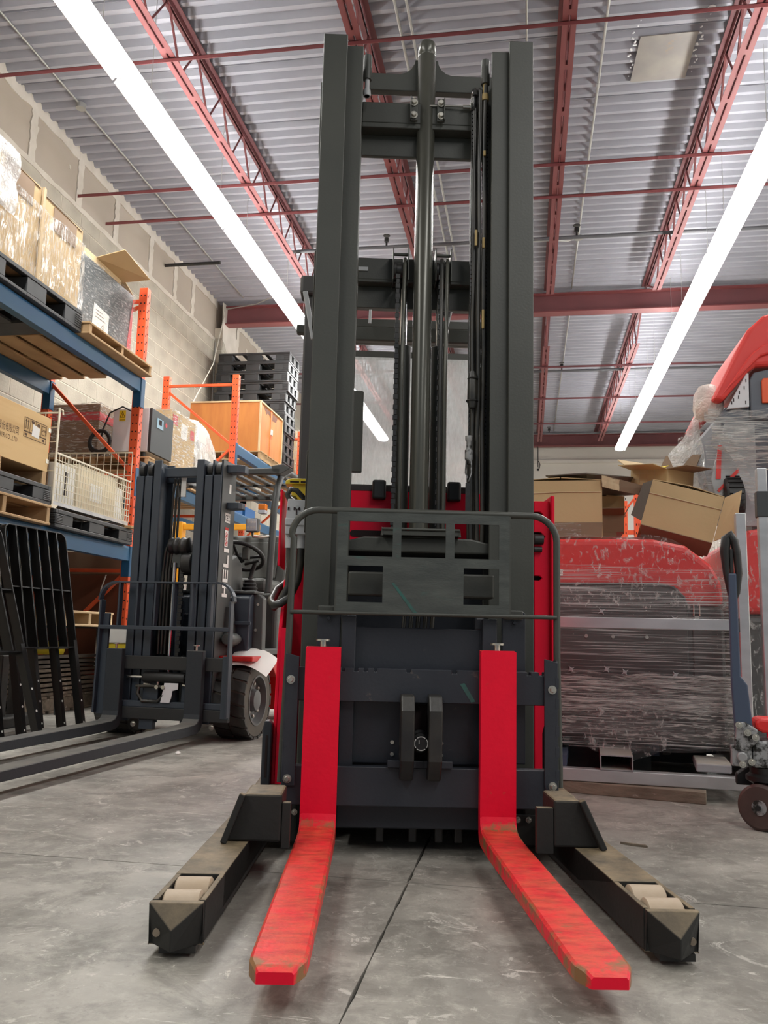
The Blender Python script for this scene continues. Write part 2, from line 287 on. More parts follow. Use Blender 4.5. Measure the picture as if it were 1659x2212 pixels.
# ------------------------------------------------------------------ mesh helpers
class MB:
    def __init__(s): s.v = []; s.f = []; s.w = None
    def add(s, vs, fs):
        n = len(s.v); s.v += [tuple(p) for p in vs]; s.f += [tuple(i+n for i in f) for f in fs]; return s
    def box(s, x0, x1, y0, y1, z0, z1):
        v = [(x, y, z) for z in (z0, z1) for y in (y0, y1) for x in (x0, x1)]
        return s.add(v, [(0, 2, 3, 1), (4, 5, 7, 6), (0, 1, 5, 4), (2, 6, 7, 3), (0, 4, 6, 2), (1, 3, 7, 5)])
    def obox(s, c, size, R):
        a, b, d = size[0]/2, size[1]/2, size[2]/2; c = Vector(c)
        v = [c + R @ Vector((x, y, z)) for z in (-d, d) for y in (-b, b) for x in (-a, a)]
        return s.add(v, [(0, 2, 3, 1), (4, 5, 7, 6), (0, 1, 5, 4), (2, 6, 7, 3), (0, 4, 6, 2), (1, 3, 7, 5)])
    def bar(s, p, q, w, h, up=(0, 0, 1)):
        p, q = Vector(p), Vector(q); d = (q-p).normalized(); up = Vector(up)
        sd = d.cross(up)
        if sd.length < 1e-4: sd = d.cross(Vector((1, 0, 0)))
        sd.normalize(); u = sd.cross(d)
        v = [b + sd*x*w/2 + u*z*h/2 for b in (p, q) for x, z in ((-1, -1), (1, -1), (1, 1), (-1, 1))]
        return s.add(v, [(3, 2, 1, 0), (4, 5, 6, 7), (0, 1, 5, 4), (1, 2, 6, 5), (2, 3, 7, 6), (3, 0, 4, 7)])
    def tube(s, pts, r, n=8, closed=False):
        P = [Vector(p) for p in pts]; k = len(P); rings = []; prev = None
        for i in range(k):
            a = P[(i-1) % k] if (closed or i > 0) else P[i]; b = P[(i+1) % k] if (closed or i < k-1) else P[i]
            d = (b-a).normalized()
            if prev is None:
                u = d.cross(Vector((0, 0, 1)))
                if u.length < 1e-3: u = d.cross(Vector((1, 0, 0)))
            else: u = prev - d*prev.dot(d)
            u.normalize(); prev = u; w2 = d.cross(u)
            rr = r[i] if isinstance(r, (list, tuple)) else r
            rings.append([P[i] + (u*cos(2*pi*j/n)+w2*sin(2*pi*j/n))*rr for j in range(n)])
        v = [p for ring in rings for p in ring]; f = []
        for i in range(k if closed else k-1):
            for j in range(n):
                f.append((i*n+j, i*n+(j+1) % n, ((i+1) % k)*n+(j+1) % n, ((i+1) % k)*n+j))
        if not closed: f += [tuple(range(n-1, -1, -1)), tuple((k-1)*n+j for j in range(n))]
        return s.add(v, f)
    def prism(s, poly, ax, a, b):
        # poly in the two other axes (x: yz, y: xz, z: xy), pushed out from a to b
        def P(u, w2, t): return {'x': (t, u, w2), 'y': (u, t, w2), 'z': (u, w2, t)}[ax]
        n = len(poly); v = [P(u, w2, a) for u, w2 in poly] + [P(u, w2, b) for u, w2 in poly]
        return s.add(v, [tuple(range(n-1, -1, -1)), tuple(range(n, 2*n))] + [(i, (i+1) % n, n+(i+1) % n, n+i) for i in range(n)])
    def lathe(s, prof, c, ax='z', n=20, cap=True):
        # prof: (radius, along); closed at the ends by radius 0 or caps
        c = Vector(c); rings = []
        for r, h in prof:
            ring = []
            for j in range(n):
                a, b = r*cos(2*pi*j/n), r*sin(2*pi*j/n)
                ring.append(c + Vector({'z': (a, b, h), 'x': (h, a, b), 'y': (b, h, a)}[ax]))
            rings.append(ring)
        v = [p for ring in rings for p in ring]; k = len(prof)
        f = [(i*n+j, i*n+(j+1) % n, (i+1)*n+(j+1) % n, (i+1)*n+j) for i in range(k-1) for j in range(n)]
        if cap: f += [tuple(range(n-1, -1, -1)), tuple((k-1)*n+j for j in range(n))]
        return s.add(v, f)
    def grid(s, fn, nu, nv):
        v = [fn(i/nu, j/nv) for i in range(nu+1) for j in range(nv+1)]
        f = [(i*(nv+1)+j, (i+1)*(nv+1)+j, (i+1)*(nv+1)+j+1, i*(nv+1)+j+1) for i in range(nu) for j in range(nv)]
        return s.add(v, f)
    def xf(s, M):
        s.v = [tuple(M @ Vector(p)) for p in s.v]; return s
    def plate(s, xs, zs, holes, y0, y1):
        # plate in xz with rectangular holes (cells given by index pairs)
        for i in range(len(xs)-1):
            for j in range(len(zs)-1):
                if (i, j) not in holes: s.box(xs[i], xs[i+1], y0, y1, zs[j], zs[j+1])
        return s

TRK = radians(10.921)          # the reach truck stands askew to the building
def tw(p): return Vector((cos(TRK)*p[0]-sin(TRK)*p[1], sin(TRK)*p[0]+cos(TRK)*p[1], p[2]))
OFF = {}
def props(o, label=None, cat=None, group=None, kind=None):
    if label: o['label'] = label
    if cat: o['category'] = cat
    if group: o['group'] = group
    if kind: o['kind'] = kind
    return o
def thing(name, label, cat, base=(0, 0, 0), group=None, rot=None, loc=None, kind=None):
    """an Empty at the base of a thing; parts are given in the frame where `base` lies"""
    o = bpy.data.objects.new(name, None); COL.objects.link(o); o.empty_display_size = 0.1
    o.location = loc if loc is not None else base
    if rot is not None:
        if isinstance(rot, (int, float)): o.rotation_euler = (0, 0, rot)
        else: o.rotation_euler = rot
    OFF[o] = Vector(base)
    return props(o, label, cat, group, kind)
def part(name, m, mt, parent=None, bev=0.0, smooth=None, label=None, cat=None, group=None, kind=None, seg=2, base=None, wear=None):
    off = OFF.get(parent, Vector((0, 0, 0))) if parent else Vector((0, 0, 0))
    if parent is None and kind != 'structure':
        if base is None:
            xs, ys, zs = zip(*m.v); base = ((min(xs)+max(xs))/2, (min(ys)+max(ys))/2, min(zs))
        off = Vector(base)
    me = bpy.data.meshes.new(name)
    me.from_pydata([(p[0]-off[0], p[1]-off[1], p[2]-off[2]) for p in m.v], [], m.f)
    bm = bmesh.new(); bm.from_mesh(me); bmesh.ops.recalc_face_normals(bm, faces=bm.faces[:]); bm.to_mesh(me); bm.free()
    me.materials.append(MT[mt] if isinstance(mt, str) else mt)
    o = bpy.data.objects.new(name, me); COL.objects.link(o)
    if parent: o.parent = parent; OFF[o] = off
    else: o.location = off; OFF[o] = off
    if bev:
        b = o.modifiers.new('bevel', 'BEVEL'); b.width = bev; b.segments = seg; b.limit_method = 'ANGLE'; b.angle_limit = radians(40); b.harden_normals = False
    if smooth is not None:
        me.polygons.foreach_set('use_smooth', [True]*len(me.polygons))
        try: me.set_sharp_from_angle(angle=radians(smooth))
        except Exception: pass
    if wear is not None:
        at = me.attributes.new('wear', 'FLOAT', 'POINT'); at.data.foreach_set('value', wear)
    return props(o, label, cat, group, kind)
def copies(o, locs, parent=None, name=None):
    out = []
    for l in locs:
        c = o.copy(); COL.objects.link(c); c.parent = parent if parent else o.parent
        c.location = l; out.append(c)
    return out
def dup(o, loc, rot=None, label=None, parent=None):
    c = o.copy(); COL.objects.link(c)
    if parent is None:
        c.location = loc
        if rot is not None: c.rotation_euler = rot
        if label: c['label'] = label
    else: c.parent = parent
    for ch in list(o.children): dup(ch, None, parent=c)
    return c
def text(name, body, size, org, xd, yd, mt, parent, align='LEFT', offset=0.0, sx=1.0):
    cu = bpy.data.curves.new('lettering', 'FONT'); cu.body = body; cu.size = size; cu.align_x = align; cu.offset = offset; cu.resolution_u = 3
    tmp = bpy.data.objects.new('lettering', cu); COL.objects.link(tmp)
    dg = bpy.context.evaluated_depsgraph_get(); dg.update()
    me0 = bpy.data.meshes.new_from_object(tmp.evaluated_get(dg)); me0.name = name
    bpy.data.objects.remove(tmp, do_unlink=True)
    xd, yd = Vector(xd).normalized(), Vector(yd).normalized(); off = OFF.get(parent, Vector((0, 0, 0)))
    for v in me0.vertices: v.co = Vector(org) + xd*v.co.x*sx + yd*v.co.y - off
    me0.materials.clear(); me0.materials.append(MT[mt])
    o = bpy.data.objects.new(name, me0); COL.objects.link(o); o.parent = parent; OFF[o] = off
    return o
def wob(p, amp, sc, seed=0.0):
    q = Vector(p)*sc + Vector((seed, seed*1.7, -seed)); return amp*noise.noise(q)
def crumple(m, amp, sc, seed=0.0):
    m.v = [tuple(Vector(p) + Vector((wob(p, amp, sc, seed), wob(p, amp, sc, seed+9), wob(p, amp*0.7, sc, seed+21)))) for p in m.v]; return m
def shell(x0, x1, y0, y1, z0, z1, n=14, bot=False):
    # five-sided sheet draped over a box
    m = MB()
    m.grid(lambda u, v: (x0+(x1-x0)*u, y0, z0+(z1-z0)*v), n, n); m.grid(lambda u, v: (x0+(x1-x0)*u, y1, z0+(z1-z0)*v), n, n)
    m.grid(lambda u, v: (x0, y0+(y1-y0)*u, z0+(z1-z0)*v), n, n); m.grid(lambda u, v: (x1, y0+(y1-y0)*u, z0+(z1-z0)*v), n, n)
    m.grid(lambda u, v: (x0+(x1-x0)*u, y0+(y1-y0)*v, z1), n, n)
    return m
def arc(c, r, a0, a1, n, f):
    return [f(c[0]+r*cos(a0+(a1-a0)*i/n), c[1]+r*sin(a0+(a1-a0)*i/n)) for i in range(n+1)]
def bolt(m, c, r=0.011, ax='y', d=-1):
    c = Vector(c)
    m.lathe([(r*1.5, 0), (r*1.5, d*0.003)], c, ax, 14); m.lathe([(r, d*0.003), (r, d*0.011), (r*0.8, d*0.013)], c, ax, 6)
    return m
# ================================================================== SETTING
XL, XR, YB, YF, ZC = -4.9, 9.0, -5.0, 21.9, 5.9
fl = MB().box(XL-0.3, XR+0.2, YB, YF+0.2, -0.3, -0.012)
floor = part('floor', fl, 'joint', kind='structure')
JX = [XL-0.2, -0.306, 4.3, XR+0.2]; JY = [YB, 2.335, 6.9, 11.5, 16.1, YF+0.2]
rj = random.Random(3)
for i in range(3):
    for j in range(5):
        x0, x1, y0, y1 = JX[i], JX[i+1], JY[j], JY[j+1]; gx, gy = 0.0034, 0.0022
        P = []
        def edge(a, b, k, ins):
            # a sawn edge, a little chipped
            out = []
            for q in range(k):
                t = q/k; p = Vector(a)*(1-t)+Vector(b)*t
                out.append((p[0]+ins[0]*(1+1.1*wob((p[0]*3, p[1]*3, 0), 1, 4.0)), p[1]+ins[1]*(1+1.1*wob((p[0]*3, p[1]*3, 5), 1, 4.0))))
            return out
        P += edge((x0, y0), (x1, y0), 120, (0, gy)); P += edge((x1, y0), (x1, y1), 160, (-gx, 0))
        P += edge((x1, y1), (x0, y1), 120, (0, -gy)); P += edge((x0, y1), (x0, y0), 160, (gx, 0))
        part('concrete_slab', MB().prism(P, 'z', -0.012, 0.0), 'concrete', floor)

# left wall: a mortar core with every block laid in front of it
wl = MB().box(XL-0.25, XL-0.002, YB, YF, 0, 5.27)
wall_left = part('wall_left', wl, 'mortar', kind='structure')
BW, BH = 0.4064, 0.2032
blk = None; rest = MB(); nb = 0
for r in range(26):
    for c in range(int((YF-YB)/BW)):
        y = YB + c*BW + (BW/2 if r % 2 else 0); z = r*BH
        if y+BW > YF: continue
        vis = (7.0 < y < 12.9 and z > 2.75) or (5.0 < y < 7.9 and 0.9 < z < 2.9)
        pr = 0.003*wob((y, z, 0), 1, 7)
        if vis and nb < 300:
            if blk is None:
                b0 = MB().box(-0.02, 0.0, 0.005, BW-0.005, 0.005, BH-0.005)
                blk = part('block', b0, 'cmu', wall_left, bev=0.003, seg=1); o = blk
            else:
                o = blk.copy(); COL.objects.link(o); o.parent = wall_left
            o.location = (XL+0.002+pr, y, z); nb += 1
        elif y > 2.0: rest.box(XL-0.02, XL+0.002+pr, y+0.006, y+BW-0.006, z+0.006, z+BH-0.006)
part('block_run', rest, 'cmu', wall_left, kind='stuff')
# plasterboard band over the blocks, with its taped joints
ys = [YB, -0.2, 2.0, 4.0, 5.2, 6.4, 7.2, 8.12, 8.98, 9.95, 10.75, 11.4, 12.35, 13.4, 14.5, 15.7, 16.9, 19, YF]
for a, b in zip(ys, ys[1:]): part('plasterboard_sheet', MB().box(XL-0.03, XL-0.002, a+0.003, b-0.003, 5.275, 5.93), 'drywall', wall_left)
def ragged(y0, y1, z0, z1, amp, along, n, seed):
    m = MB(); lo, hi = [], []; e = 0.0012*(1 if along == 'z' else 0)+0.00003*seed
    for i in range(n+1):
        t = i/n; a = amp*(noise.noise((t*n*0.37, seed, 0))+0.5*noise.noise((t*n*0.9, seed, 4))); b = amp*(noise.noise((t*n*0.41, seed, 9))+0.5*noise.noise((t*n*0.8, seed, 14)))
        if along == 'y': y = y0+(y1-y0)*t; lo.append((y, z0+a)); hi.append((y, z1+b))
        else: z = z0+(z1-z0)*t; lo.append((y0+a, z)); hi.append((y1+b, z))
    return m.prism(lo + hi[::-1], 'x', XL-0.004-e, XL+0.009+e)
part('joint_compound', ragged(2.5, 12.4, 5.80, 5.945, 0.03, 'y', 120, 1.0), 'compound', wall_left)
part('joint_compound', ragged(2.5, 12.4, 5.235, 5.295, 0.016, 'y', 110, 2.0), 'compound', wall_left)
part('joint_compound', ragged(12.9, 17, 5.82, 5.945, 0.03, 'y', 50, 3.0), 'compound', wall_left)
part('joint_compound', ragged(12.9, 17, 5.255, 5.295, 0.012, 'y', 50, 3.5), 'compound', wall_left)
for k, y in enumerate((4.0, 6.4, 7.2, 8.12, 8.98, 9.95, 10.75, 11.4, 13.4, 14.5)):
    part('joint_compound', ragged(y-0.055, y+0.055, 5.28, 5.9, 0.03, 'z', 20, 7.0+k), 'compound', wall_left)
for y, z, s in ((7.25, 5.66, .05), (7.2, 5.46, .055), (7.9, 5.62, .025), (13.9, 5.6, 0.05)):
    part('patch_of_filler', MB().prism([(y+s*(0.8+0.35*sin(q*2.3))*cos(q*0.7), z+s*(0.9+0.3*cos(q*1.7))*sin(q*0.7)) for q in range(9)], 'x', XL-0.004, XL+0.004), 'compound', wall_left)
# pilaster where the roof beam lands
pil = MB().box(XL-0.02, XL+0.13, 12.36, 12.85, 0, 5.45)
wall_pilaster = part('trim_1', pil, 'mortar', kind='structure', label=None)
for r in range(26): part('block', MB().box(XL+0.11, XL+0.136, 12.366, 12.844, r*BH+0.006, (r+1)*BH-0.006).box(XL, XL+0.125, 12.352, 12.37, r*BH+0.006, (r+1)*BH-0.006), 'cmu', wall_pilaster)
part('joint_compound', MB().prism([(12.30, 5.85), (12.9, 5.9), (12.95, 5.5), (13.1, 5.42), (13.02, 5.2), (12.9, 5.0), (12.82, 5.12), (12.6, 5.02), (12.45, 5.2), (12.34, 5.25)], 'x', XL+0.13, XL+0.142), 'compound', wall_pilaster)

# back wall and right wall
bwm = MB().box(XL-0.25, XR+0.2, YF, YF+0.2, 0, 6.0)
part('wall_back', bwm, 'cream', kind='structure')
part('trim_2', MB().box(XL, XR, YF-0.12, YF-0.003, 5.16, 5.24), 'cream', kind='structure', bev=0.01)
part('wall_right', MB().box(XR, XR+0.2, YB, YF, 0, 6.0), 'cream', kind='structure')

# ceiling: ribbed steel deck, laid sheet by sheet
ceiling = part('ceiling', MB().box(XL-0.25, XR+0.2, YB, YF+0.2, 6.0, 6.1), 'deck', kind='structure')
P6 = 0.1524
def deck_profile(n):
    pts = []
    for k in range(n):
        y = k*P6
        pts += [(y, ZC+0.055), (y+0.045, ZC+0.055), (y+0.077, ZC), (y+0.120, ZC), (y+0.1522, ZC+0.055)]
    return pts
ns = 0; ds0 = None
y = YB
while y < YF-0.05:
    if ds0 is None:
        low = deck_profile(6); poly = low + [(a, b+0.004) for a, b in low[::-1]]
        m = MB().prism(poly, 'x', XL-0.2, XR+0.1)
        # the side lap shows as a fine dark lip
        m.box(XL-0.2, XR+0.1, 0.0, 0.004, ZC+0.012, ZC+0.055)
        ds0 = part('deck_sheet', m, 'deck', ceiling); o = ds0
    else: o = ds0.copy(); COL.objects.link(o); o.parent = ceiling
    o.location = (0, y, 0.002*(ns % 2)); y += 6*P6+0.003; ns += 1

# roof beams and joists
def ibeam(name, y, zb, zt, label):
    t = thing(name, label, 'beam', (1.5, y, zb), kind='structure')
    part('bottom_flange', MB().box(XL+0.14, XR, y-0.09, y+0.09, zb, zb+0.018), 'oxide', t)
    part('web', MB().box(XL+0.14, XR, y-0.006, y+0.006, zb+0.018, zt-0.018), 'oxide2', t)
    part('top_flange', MB().box(XL+0.14, XR, y-0.09, y+0.09, zt-0.018, zt), 'oxide', t)
    return t
ibeam('roof_beam', 12.5, 5.53, 5.832, 'red oxide steel roof beam crossing the ceiling behind the mast')
ibeam('roof_beam', 21.55, 5.53, 5.832, 'farthest red oxide steel roof beam, against the cream back wall')
def joist(x, y0, y1, label):
    t = thing('bar_joist', label, 'joist', (x, y0, 5.4), group='open web roof joists')
    zt, zb = 5.885, 5.40
    tc = MB()
    for s in (-1, 1):
        tc.box(x+s*0.012 if s > 0 else x-0.062, x+0.062 if s > 0 else x-0.012, y0-0.05, y1+0.05, zt-0.006, zt)
        tc.box(x+s*0.012-(0.003), x+s*0.012+0.003, y0-0.05, y1+0.05, zt-0.05, zt)
    part('top_chord', tc, 'oxide2', t)
    for s in (-1, 1):
        bc = MB(); a, b = (x+0.010, x+0.055) if s > 0 else (x-0.055, x-0.010)
        bc.box(a, b, y0+0.95, y1-0.95, zb, zb+0.005); bc.box(x+s*0.010-0.0025, x+s*0.010+0.0025, y0+0.95, y1-0.95, zb, zb+0.045)
        part('bottom_chord', bc, 'oxide', t)
    n = int((y1-y0-1.9)/0.62); st = (y1-y0-1.9)/n
    for k in range(n):
        a = y0+0.95+k*st
        part('web_rod', MB().tube([(x, a, zb+0.01), (x, a+st/2, zt-0.02), (x, a+st, zb+0.01)], 0.011, 6), 'oxide', t)
        if k % 1 == 0: part('spacer', MB().box(x-0.012, x+0.012, a+st*0.45, a+st*0.55, zb-0.001, zb+0.04), 'oxide', t)
    for q in (0, 1):
        a, b = (y0, y0+0.95) if q == 0 else (y1, y1-0.95)
        part('end_web', MB().tube([(x, a+(0.05 if q == 0 else -0.05), zt-0.03), (x, b, zb+0.02)], 0.013, 6), 'oxide', t)
    return t
jx = [(-2.95, 'beside the left row of strip lights'), (-1.36, 'just left of the tall mast top'), (0.335, 'straight right of the mast'),
      (1.76, 'beside the right row of strip lights')]
for x, s in jx:
    joist(x, 3.45, 12.38, 'red bar joist in the near roof bay, '+s)
    joist(x, 12.62, 21.4, 'red bar joist in the far roof bay, '+s)
for y, z, s in ((6.1, 5.395, 'nearest red bridging angle running across under the joists'), (8.1, 5.395, 'second red bridging angle across the joists'), (8.74, 5.395, 'third red bridging angle across the joists')):
    m = MB(); m.box(XL+0.01, XR-0.02, y-0.018, y+0.018, z-0.004, z); m.box(XL+0.01, XR-0.02, y-0.018, y-0.014, z-0.036, z)
    props(part('bridging_angle', m, 'oxide'), s, 'steel angle', 'bridging under the roof')
for y, s in ((14.6, 'first'), (16.6, 'second'), (18.6, 'third')):
    m = MB().box(XL+0.01, XR-0.02, y-0.018, y+0.018, 5.391, 5.395).box(XL+0.01, XR-0.02, y-0.018, y-0.014, 5.36, 5.395)
    props(part('bridging_angle', m, 'oxide2'), s+' red bridging angle beyond the roof beam, counted from the beam', 'steel angle', 'bridging under the roof')

# strip lights
def fixture(x, y0, row, k):
    words = ['nearest', 'second', 'third', 'fourth', 'fifth', 'sixth', 'seventh']
    t = thing('strip_light', f'{words[k]} lit white strip light from the camera in the {row} row', 'light', (x, y0, 4.86), group='ceiling strip lights')
    L = 2.44
    hs = MB().prism([(x-0.06, 4.93), (x-0.115, 4.868), (x-0.11, 4.868), (x-0.058, 4.925), (x+0.058, 4.925), (x+0.11, 4.868), (x+0.115, 4.868), (x+0.06, 4.93), (x+0.06, 4.985), (x-0.06, 4.985)], 'y', y0+0.004, y0+L-0.004)
    part('housing', hs, 'whitemetal', t)
    for h in range(2):
        a, b = y0+0.03+h*1.205, y0+0.03+h*1.205+1.18
        m = MB(); m.prism([(x+0.104*cos(pi+pi*q/8), 4.92+0.06*sin(pi+pi*q/8)) for q in range(9)], 'y', a, b)
        part('diffuser', m, 'lens', t, smooth=50)
        part('end_bracket', MB().box(x-0.05, x+0.05, b+0.003, b+0.02, 4.868, 4.92), 'whitemetal', t)
    for q in (0.4, 2.04): part('hanger_wire', MB().tube([(x, y0+q, 4.985), (x, y0+q, 5.9)], 0.003, 5), 'emt', t)
for k in range(6): fixture(-3.06, 4.38-1.22+k*2.46, 'left', k)
for k in range(6): fixture(2.07, 4.38+k*2.46, 'right', k)

# conduits, sprinkler pipes and the odd bits overhead
def pipe(name, pts, r, mt, label, cat, extra=None, n=8, group=None):
    t = thing(name, label, cat, pts[0], group=group)
    part('run', MB().tube(pts, r, n), mt, t, smooth=50)
    for nm, m, q in (extra or []): part(nm, m, q, t, smooth=50)
    return t
def coup(p, r, ax='y', L=0.03): return MB().lathe([(r, -L), (r, L)], p, ax, 10)
pipe('conduit', [(0.68, 3.6, 5.88), (0.68, 12.4, 5.88)], 0.012, 'emt', 'bare metal conduit on the ceiling right of the mast', 'pipe',
     [('coupling', coup((0.68, y, 5.88), 0.017), 'emt') for y in (7.6, 9.0)] + [('junction_box', MB().lathe([(0.05, -0.03), (0.05, 0.02), (0.02, 0.03)], (0.68, 10.7, 5.865), 'z', 12), 'emt'),
      ('bent_arm', MB().tube([(0.64, 10.7, 5.86), (0.55, 10.72, 5.83), (0.35, 10.62, 5.80), (-0.1, 10.6, 5.80)], 0.009, 6), 'emt')])
pipe('conduit', [(0.70, 12.65, 5.88), (0.70, 21.3, 5.88)], 0.012, 'emt', 'metal conduit continuing beyond the roof beam, right of the mast', 'pipe')
pipe('conduit', [(-1.09, 3.6, 5.88), (-1.06, 12.3, 5.88)], 0.013, 'emt', 'left one of the two parallel conduits above the mast', 'pipe', group='pair of conduits over the mast')
pipe('conduit', [(-0.99, 3.6, 5.88), (-0.96, 12.3, 5.88)], 0.013, 'emt', 'right one of the two parallel conduits above the mast', 'pipe', group='pair of conduits over the mast')
pipe('conduit', [(0.005, 3.6, 5.88), (0.01, 6.9, 5.88)], 0.010, 'emt', 'short thin conduit dropping behind the right mast rail top', 'pipe')
pipe('conduit', [(-4.5, 3.6, 5.88), (-4.42, 8.3, 5.88), (-4.40, 12.2, 5.88)], 0.010, 'emt', 'thin conduit along the ceiling beside the left wall', 'pipe',
     [('junction_box', MB().lathe([(0.05, -0.03), (0.05, 0.02), (0.02, 0.03)], (-4.43, 7.25, 5.865), 'z', 12), 'emt')])
def head(x, y, z, up=True):
    s = 1 if up else -1
    return MB().tube([(x, y, z), (x, y, z+s*0.08)], 0.013, 8).lathe([(0.03, 0), (0.03, 0.05), (0.012, 0.06)], (x, y, z+s*0.07), 'z', 8).lathe([(0.045, 0), (0.045, 0.006)], (x, y, z+s*0.15), 'z', 12)
pipe('sprinkler_pipe', [(-3.02, 10.05, 5.55), (XR-0.05, 10.05, 5.55)], 0.022, 'darkpipe', 'grey sprinkler pipe crossing below the deck in the near bay', 'pipe',
     [('sprinkler_head', head(-1.75, 10.05, 5.55), 'grime'), ('sprinkler_head', head(0.62, 10.05, 5.55), 'grime')], n=10)
pipe('sprinkler_pipe', [(XL+0.05, 15.2, 5.5), (XR-0.05, 15.2, 5.5)], 0.024, 'darkpipe', 'dark sprinkler pipe crossing the far bay right of the mast', 'pipe',
     [('sprinkler_head', head(0.65, 15.2, 5.5), 'grime'), ('sprinkler_head', head(3.6, 15.2, 5.5), 'grime')])
pipe('sprinkler_pipe', [(XL+0.05, 20.0, 5.5), (XR-0.05, 20.0, 5.5)], 0.026, 'darkpipe', 'farthest dark sprinkler pipe, close to the back beam', 'pipe', [('sprinkler_head', head(0.55, 20.0, 5.5), 'grime')])
pipe('pipe_stub', [(XL+0.003, 10.4, 5.62), (-4.1, 10.4, 5.62)], 0.024, 'grime', 'short black pipe end poking from the plasterboard of the left wall', 'pipe')
# sheet metal patch on the deck
t = thing('deck_patch', 'stained square sheet metal patch on the ceiling at the upper right', 'metal sheet', (1.23, 7.3, 5.885))
part('sheet', MB().prism([(0.992, 6.99), (1.478, 6.985), (1.472, 7.61), (0.975, 7.605)], 'z', 5.884, 5.892), 'sheetmetal', t)
for x in (0.955, 1.50):
    m = MB()
    for q in range(14):
        y = 6.75+q*0.06+0.02*sin(q*5.1); s = 0.004+0.012*abs(sin(q*2.9))**2; x2 = 0.015*sin(q*12.3)
        m.obox((x+x2+0.02*sin(q*7.7)+(0.02 if x > 1.2 else 0.0), y, 5.889), (s, s*2.2, 0.008), Matrix.Rotation(q*1.3, 3, 'Z'))
    part('sealant', m, 'foamwhite', t, kind='stuff')
part('sealant', MB().lathe([(0.01, 0), (0.035, 0.006), (0.03, 0.012)], (1.53, 6.72, 5.885), 'z', 9), 'foamwhite', t)
# wall conduit on the pilaster and the hanging cord
pipe('wall_conduit', [(-4.87, 12.33, 0.8), (-4.87, 12.33, 5.2)], 0.011, 'emt', 'thin upright conduit in the corner of the left wall', 'pipe')
props(part('cord', MB().tube([(-4.75, 12.3, 5.72), (-4.72, 12.26, 5.6), (-4.6, 11.6, 4.6), (-4.52, 10.7, 3.72)], 0.008, 6), 'cord', smooth=60), 'pale cord hanging at a slant from the roof corner to the rack', 'cord')
props(part('cable', MB().tube([(-4.7, 12.3, 5.74), (-4.2, 12.25, 5.78), (-3.9, 12.2, 5.88)], 0.01, 6), 'emt', smooth=60), 'loose grey cable leaving the wall corner under the deck', 'cable')
mm = MB()
for k, z in enumerate((2.42, 2.5, 2.62)): mm.tube([(XL+0.03, 5.0+i*0.4, z-0.10*i*0.4+0.03*sin(i*1.3+k)) for i in range(12)], 0.008, 6)
t = thing('wall_cables', 'three grey cables sagging along the block wall behind the crates', 'cable', (XL+0.03, 5.0, 2.4)); part('run', mm, 'emt', t, smooth=60)
mh = MB().tube([(0.31, 21.5, 5.53), (0.31, 21.5, 5.0), (0.34, 21.5, 4.95), (0.36, 21.5, 5.05), (0.33, 21.5, 5.15)], 0.012, 6).lathe([(0.03, 0), (0.03, 0.05)], (0.31, 21.5, 4.9), 'z', 8)
props(part('hanging_hook', mh, 'grime', smooth=50), 'small dark cable loop hanging below the far roof beam', 'hook')
# ================================================================== REACH TRUCK (coordinates in its own frame, nose towards the camera)
TB = (0.17, 2.8, 0.0)
RT = thing('reach_truck', 'tall red and black reach truck, its two red forks pointing at the camera', 'forklift', TB, loc=tw(TB), rot=TRK)

# forks
def fork(x0, x1, skew, lab):
    prof_top = [(2.525, 0.606), (2.525, 0.135), (2.519, 0.117), (2.505, 0.104), (2.48, 0.097), (2.42, 0.092)] + [(2.42-(2.42-1.62)*i/14, 0.092-0.014*i/14) for i in range(1, 15)] + [(1.585, 0.0775), (1.562, 0.0765), (1.545, 0.070)]
    n = len(prof_top); bot = []
    for i, (y, z) in enumerate(prof_top):
        if i == 0: bot.append((2.562, 0.606))
        elif i == 1: bot.append((2.562, 0.12))
        elif i < 6: bot.append([(2.558, 0.085), (2.548, 0.067), (2.52, 0.056), (2.42, 0.052)][i-2])
        else:
            f = min(1, (2.42-y)/0.85); bot.append((y+0.0, 0.052+0.002*f-0.004*f))
    m = MB(); w = []; xc = (x0+x1)/2; hw = (x1-x0)/2
    for i in range(n):
        y, z = prof_top[i]; d = max(0.0, (2.5-y))*skew
        k = 1.0
        if y < 1.60: k = {1.585: 0.97, 1.562: 0.80, 1.545: 0.62}.get(y, 1.0)
        for p, z2, y2 in ((0, z, y), (1, bot[i][1], bot[i][0])):
            for s in (-1, -0.88, 0, 0.88, 1):
                m.v.append((xc+d+s*hw*k, y2, z2 - (0.004 if (p == 0 and abs(s) == 1) else 0)))
                tip = max(0, 1-(y-1.545)/0.10); edge = 0.2 if abs(s) == 1 else (0.07 if abs(s) > 0.8 else 0)
                on = 1.0 if y < 2.515 else 0.0
                w.append((0.24*tip + edge - (0.3 if y < 1.55 else 0))*on + (0.22 if 0.1 < z < 0.125 and p == 0 and abs(s) < 0.9 else 0))
    for i in range(n-1):
        a, b = i*10, (i+1)*10
        for q in range(4):
            m.f.append((a+q, a+q+1, b+q+1, b+q)); m.f.append((a+5+q, b+5+q, b+5+q+1, a+5+q+1))
        m.f.append((a, b, b+5, a+5)); m.f.append((a+4, a+9, b+9, b+4))
    for a in (0, (n-1)*10):
        for q in range(4): m.f.append((a+q, a+q+1, a+5+q+1, a+5+q))
    f = part('fork', m, 'fork', RT, smooth=18, wear=w, label=lab)
    p = MB().lathe([(0.009, 0.60), (0.009, 0.622), (0.021, 0.622), (0.021, 0.628)], (xc-0.002, 2.545, 0), 'z', 14)
    part('latch_pin', p, 'zinc', f, smooth=40)
    return f
fork(-0.1605, -0.0575, -0.022, 'red fork on the left, its blade worn to bare metal at the tip')
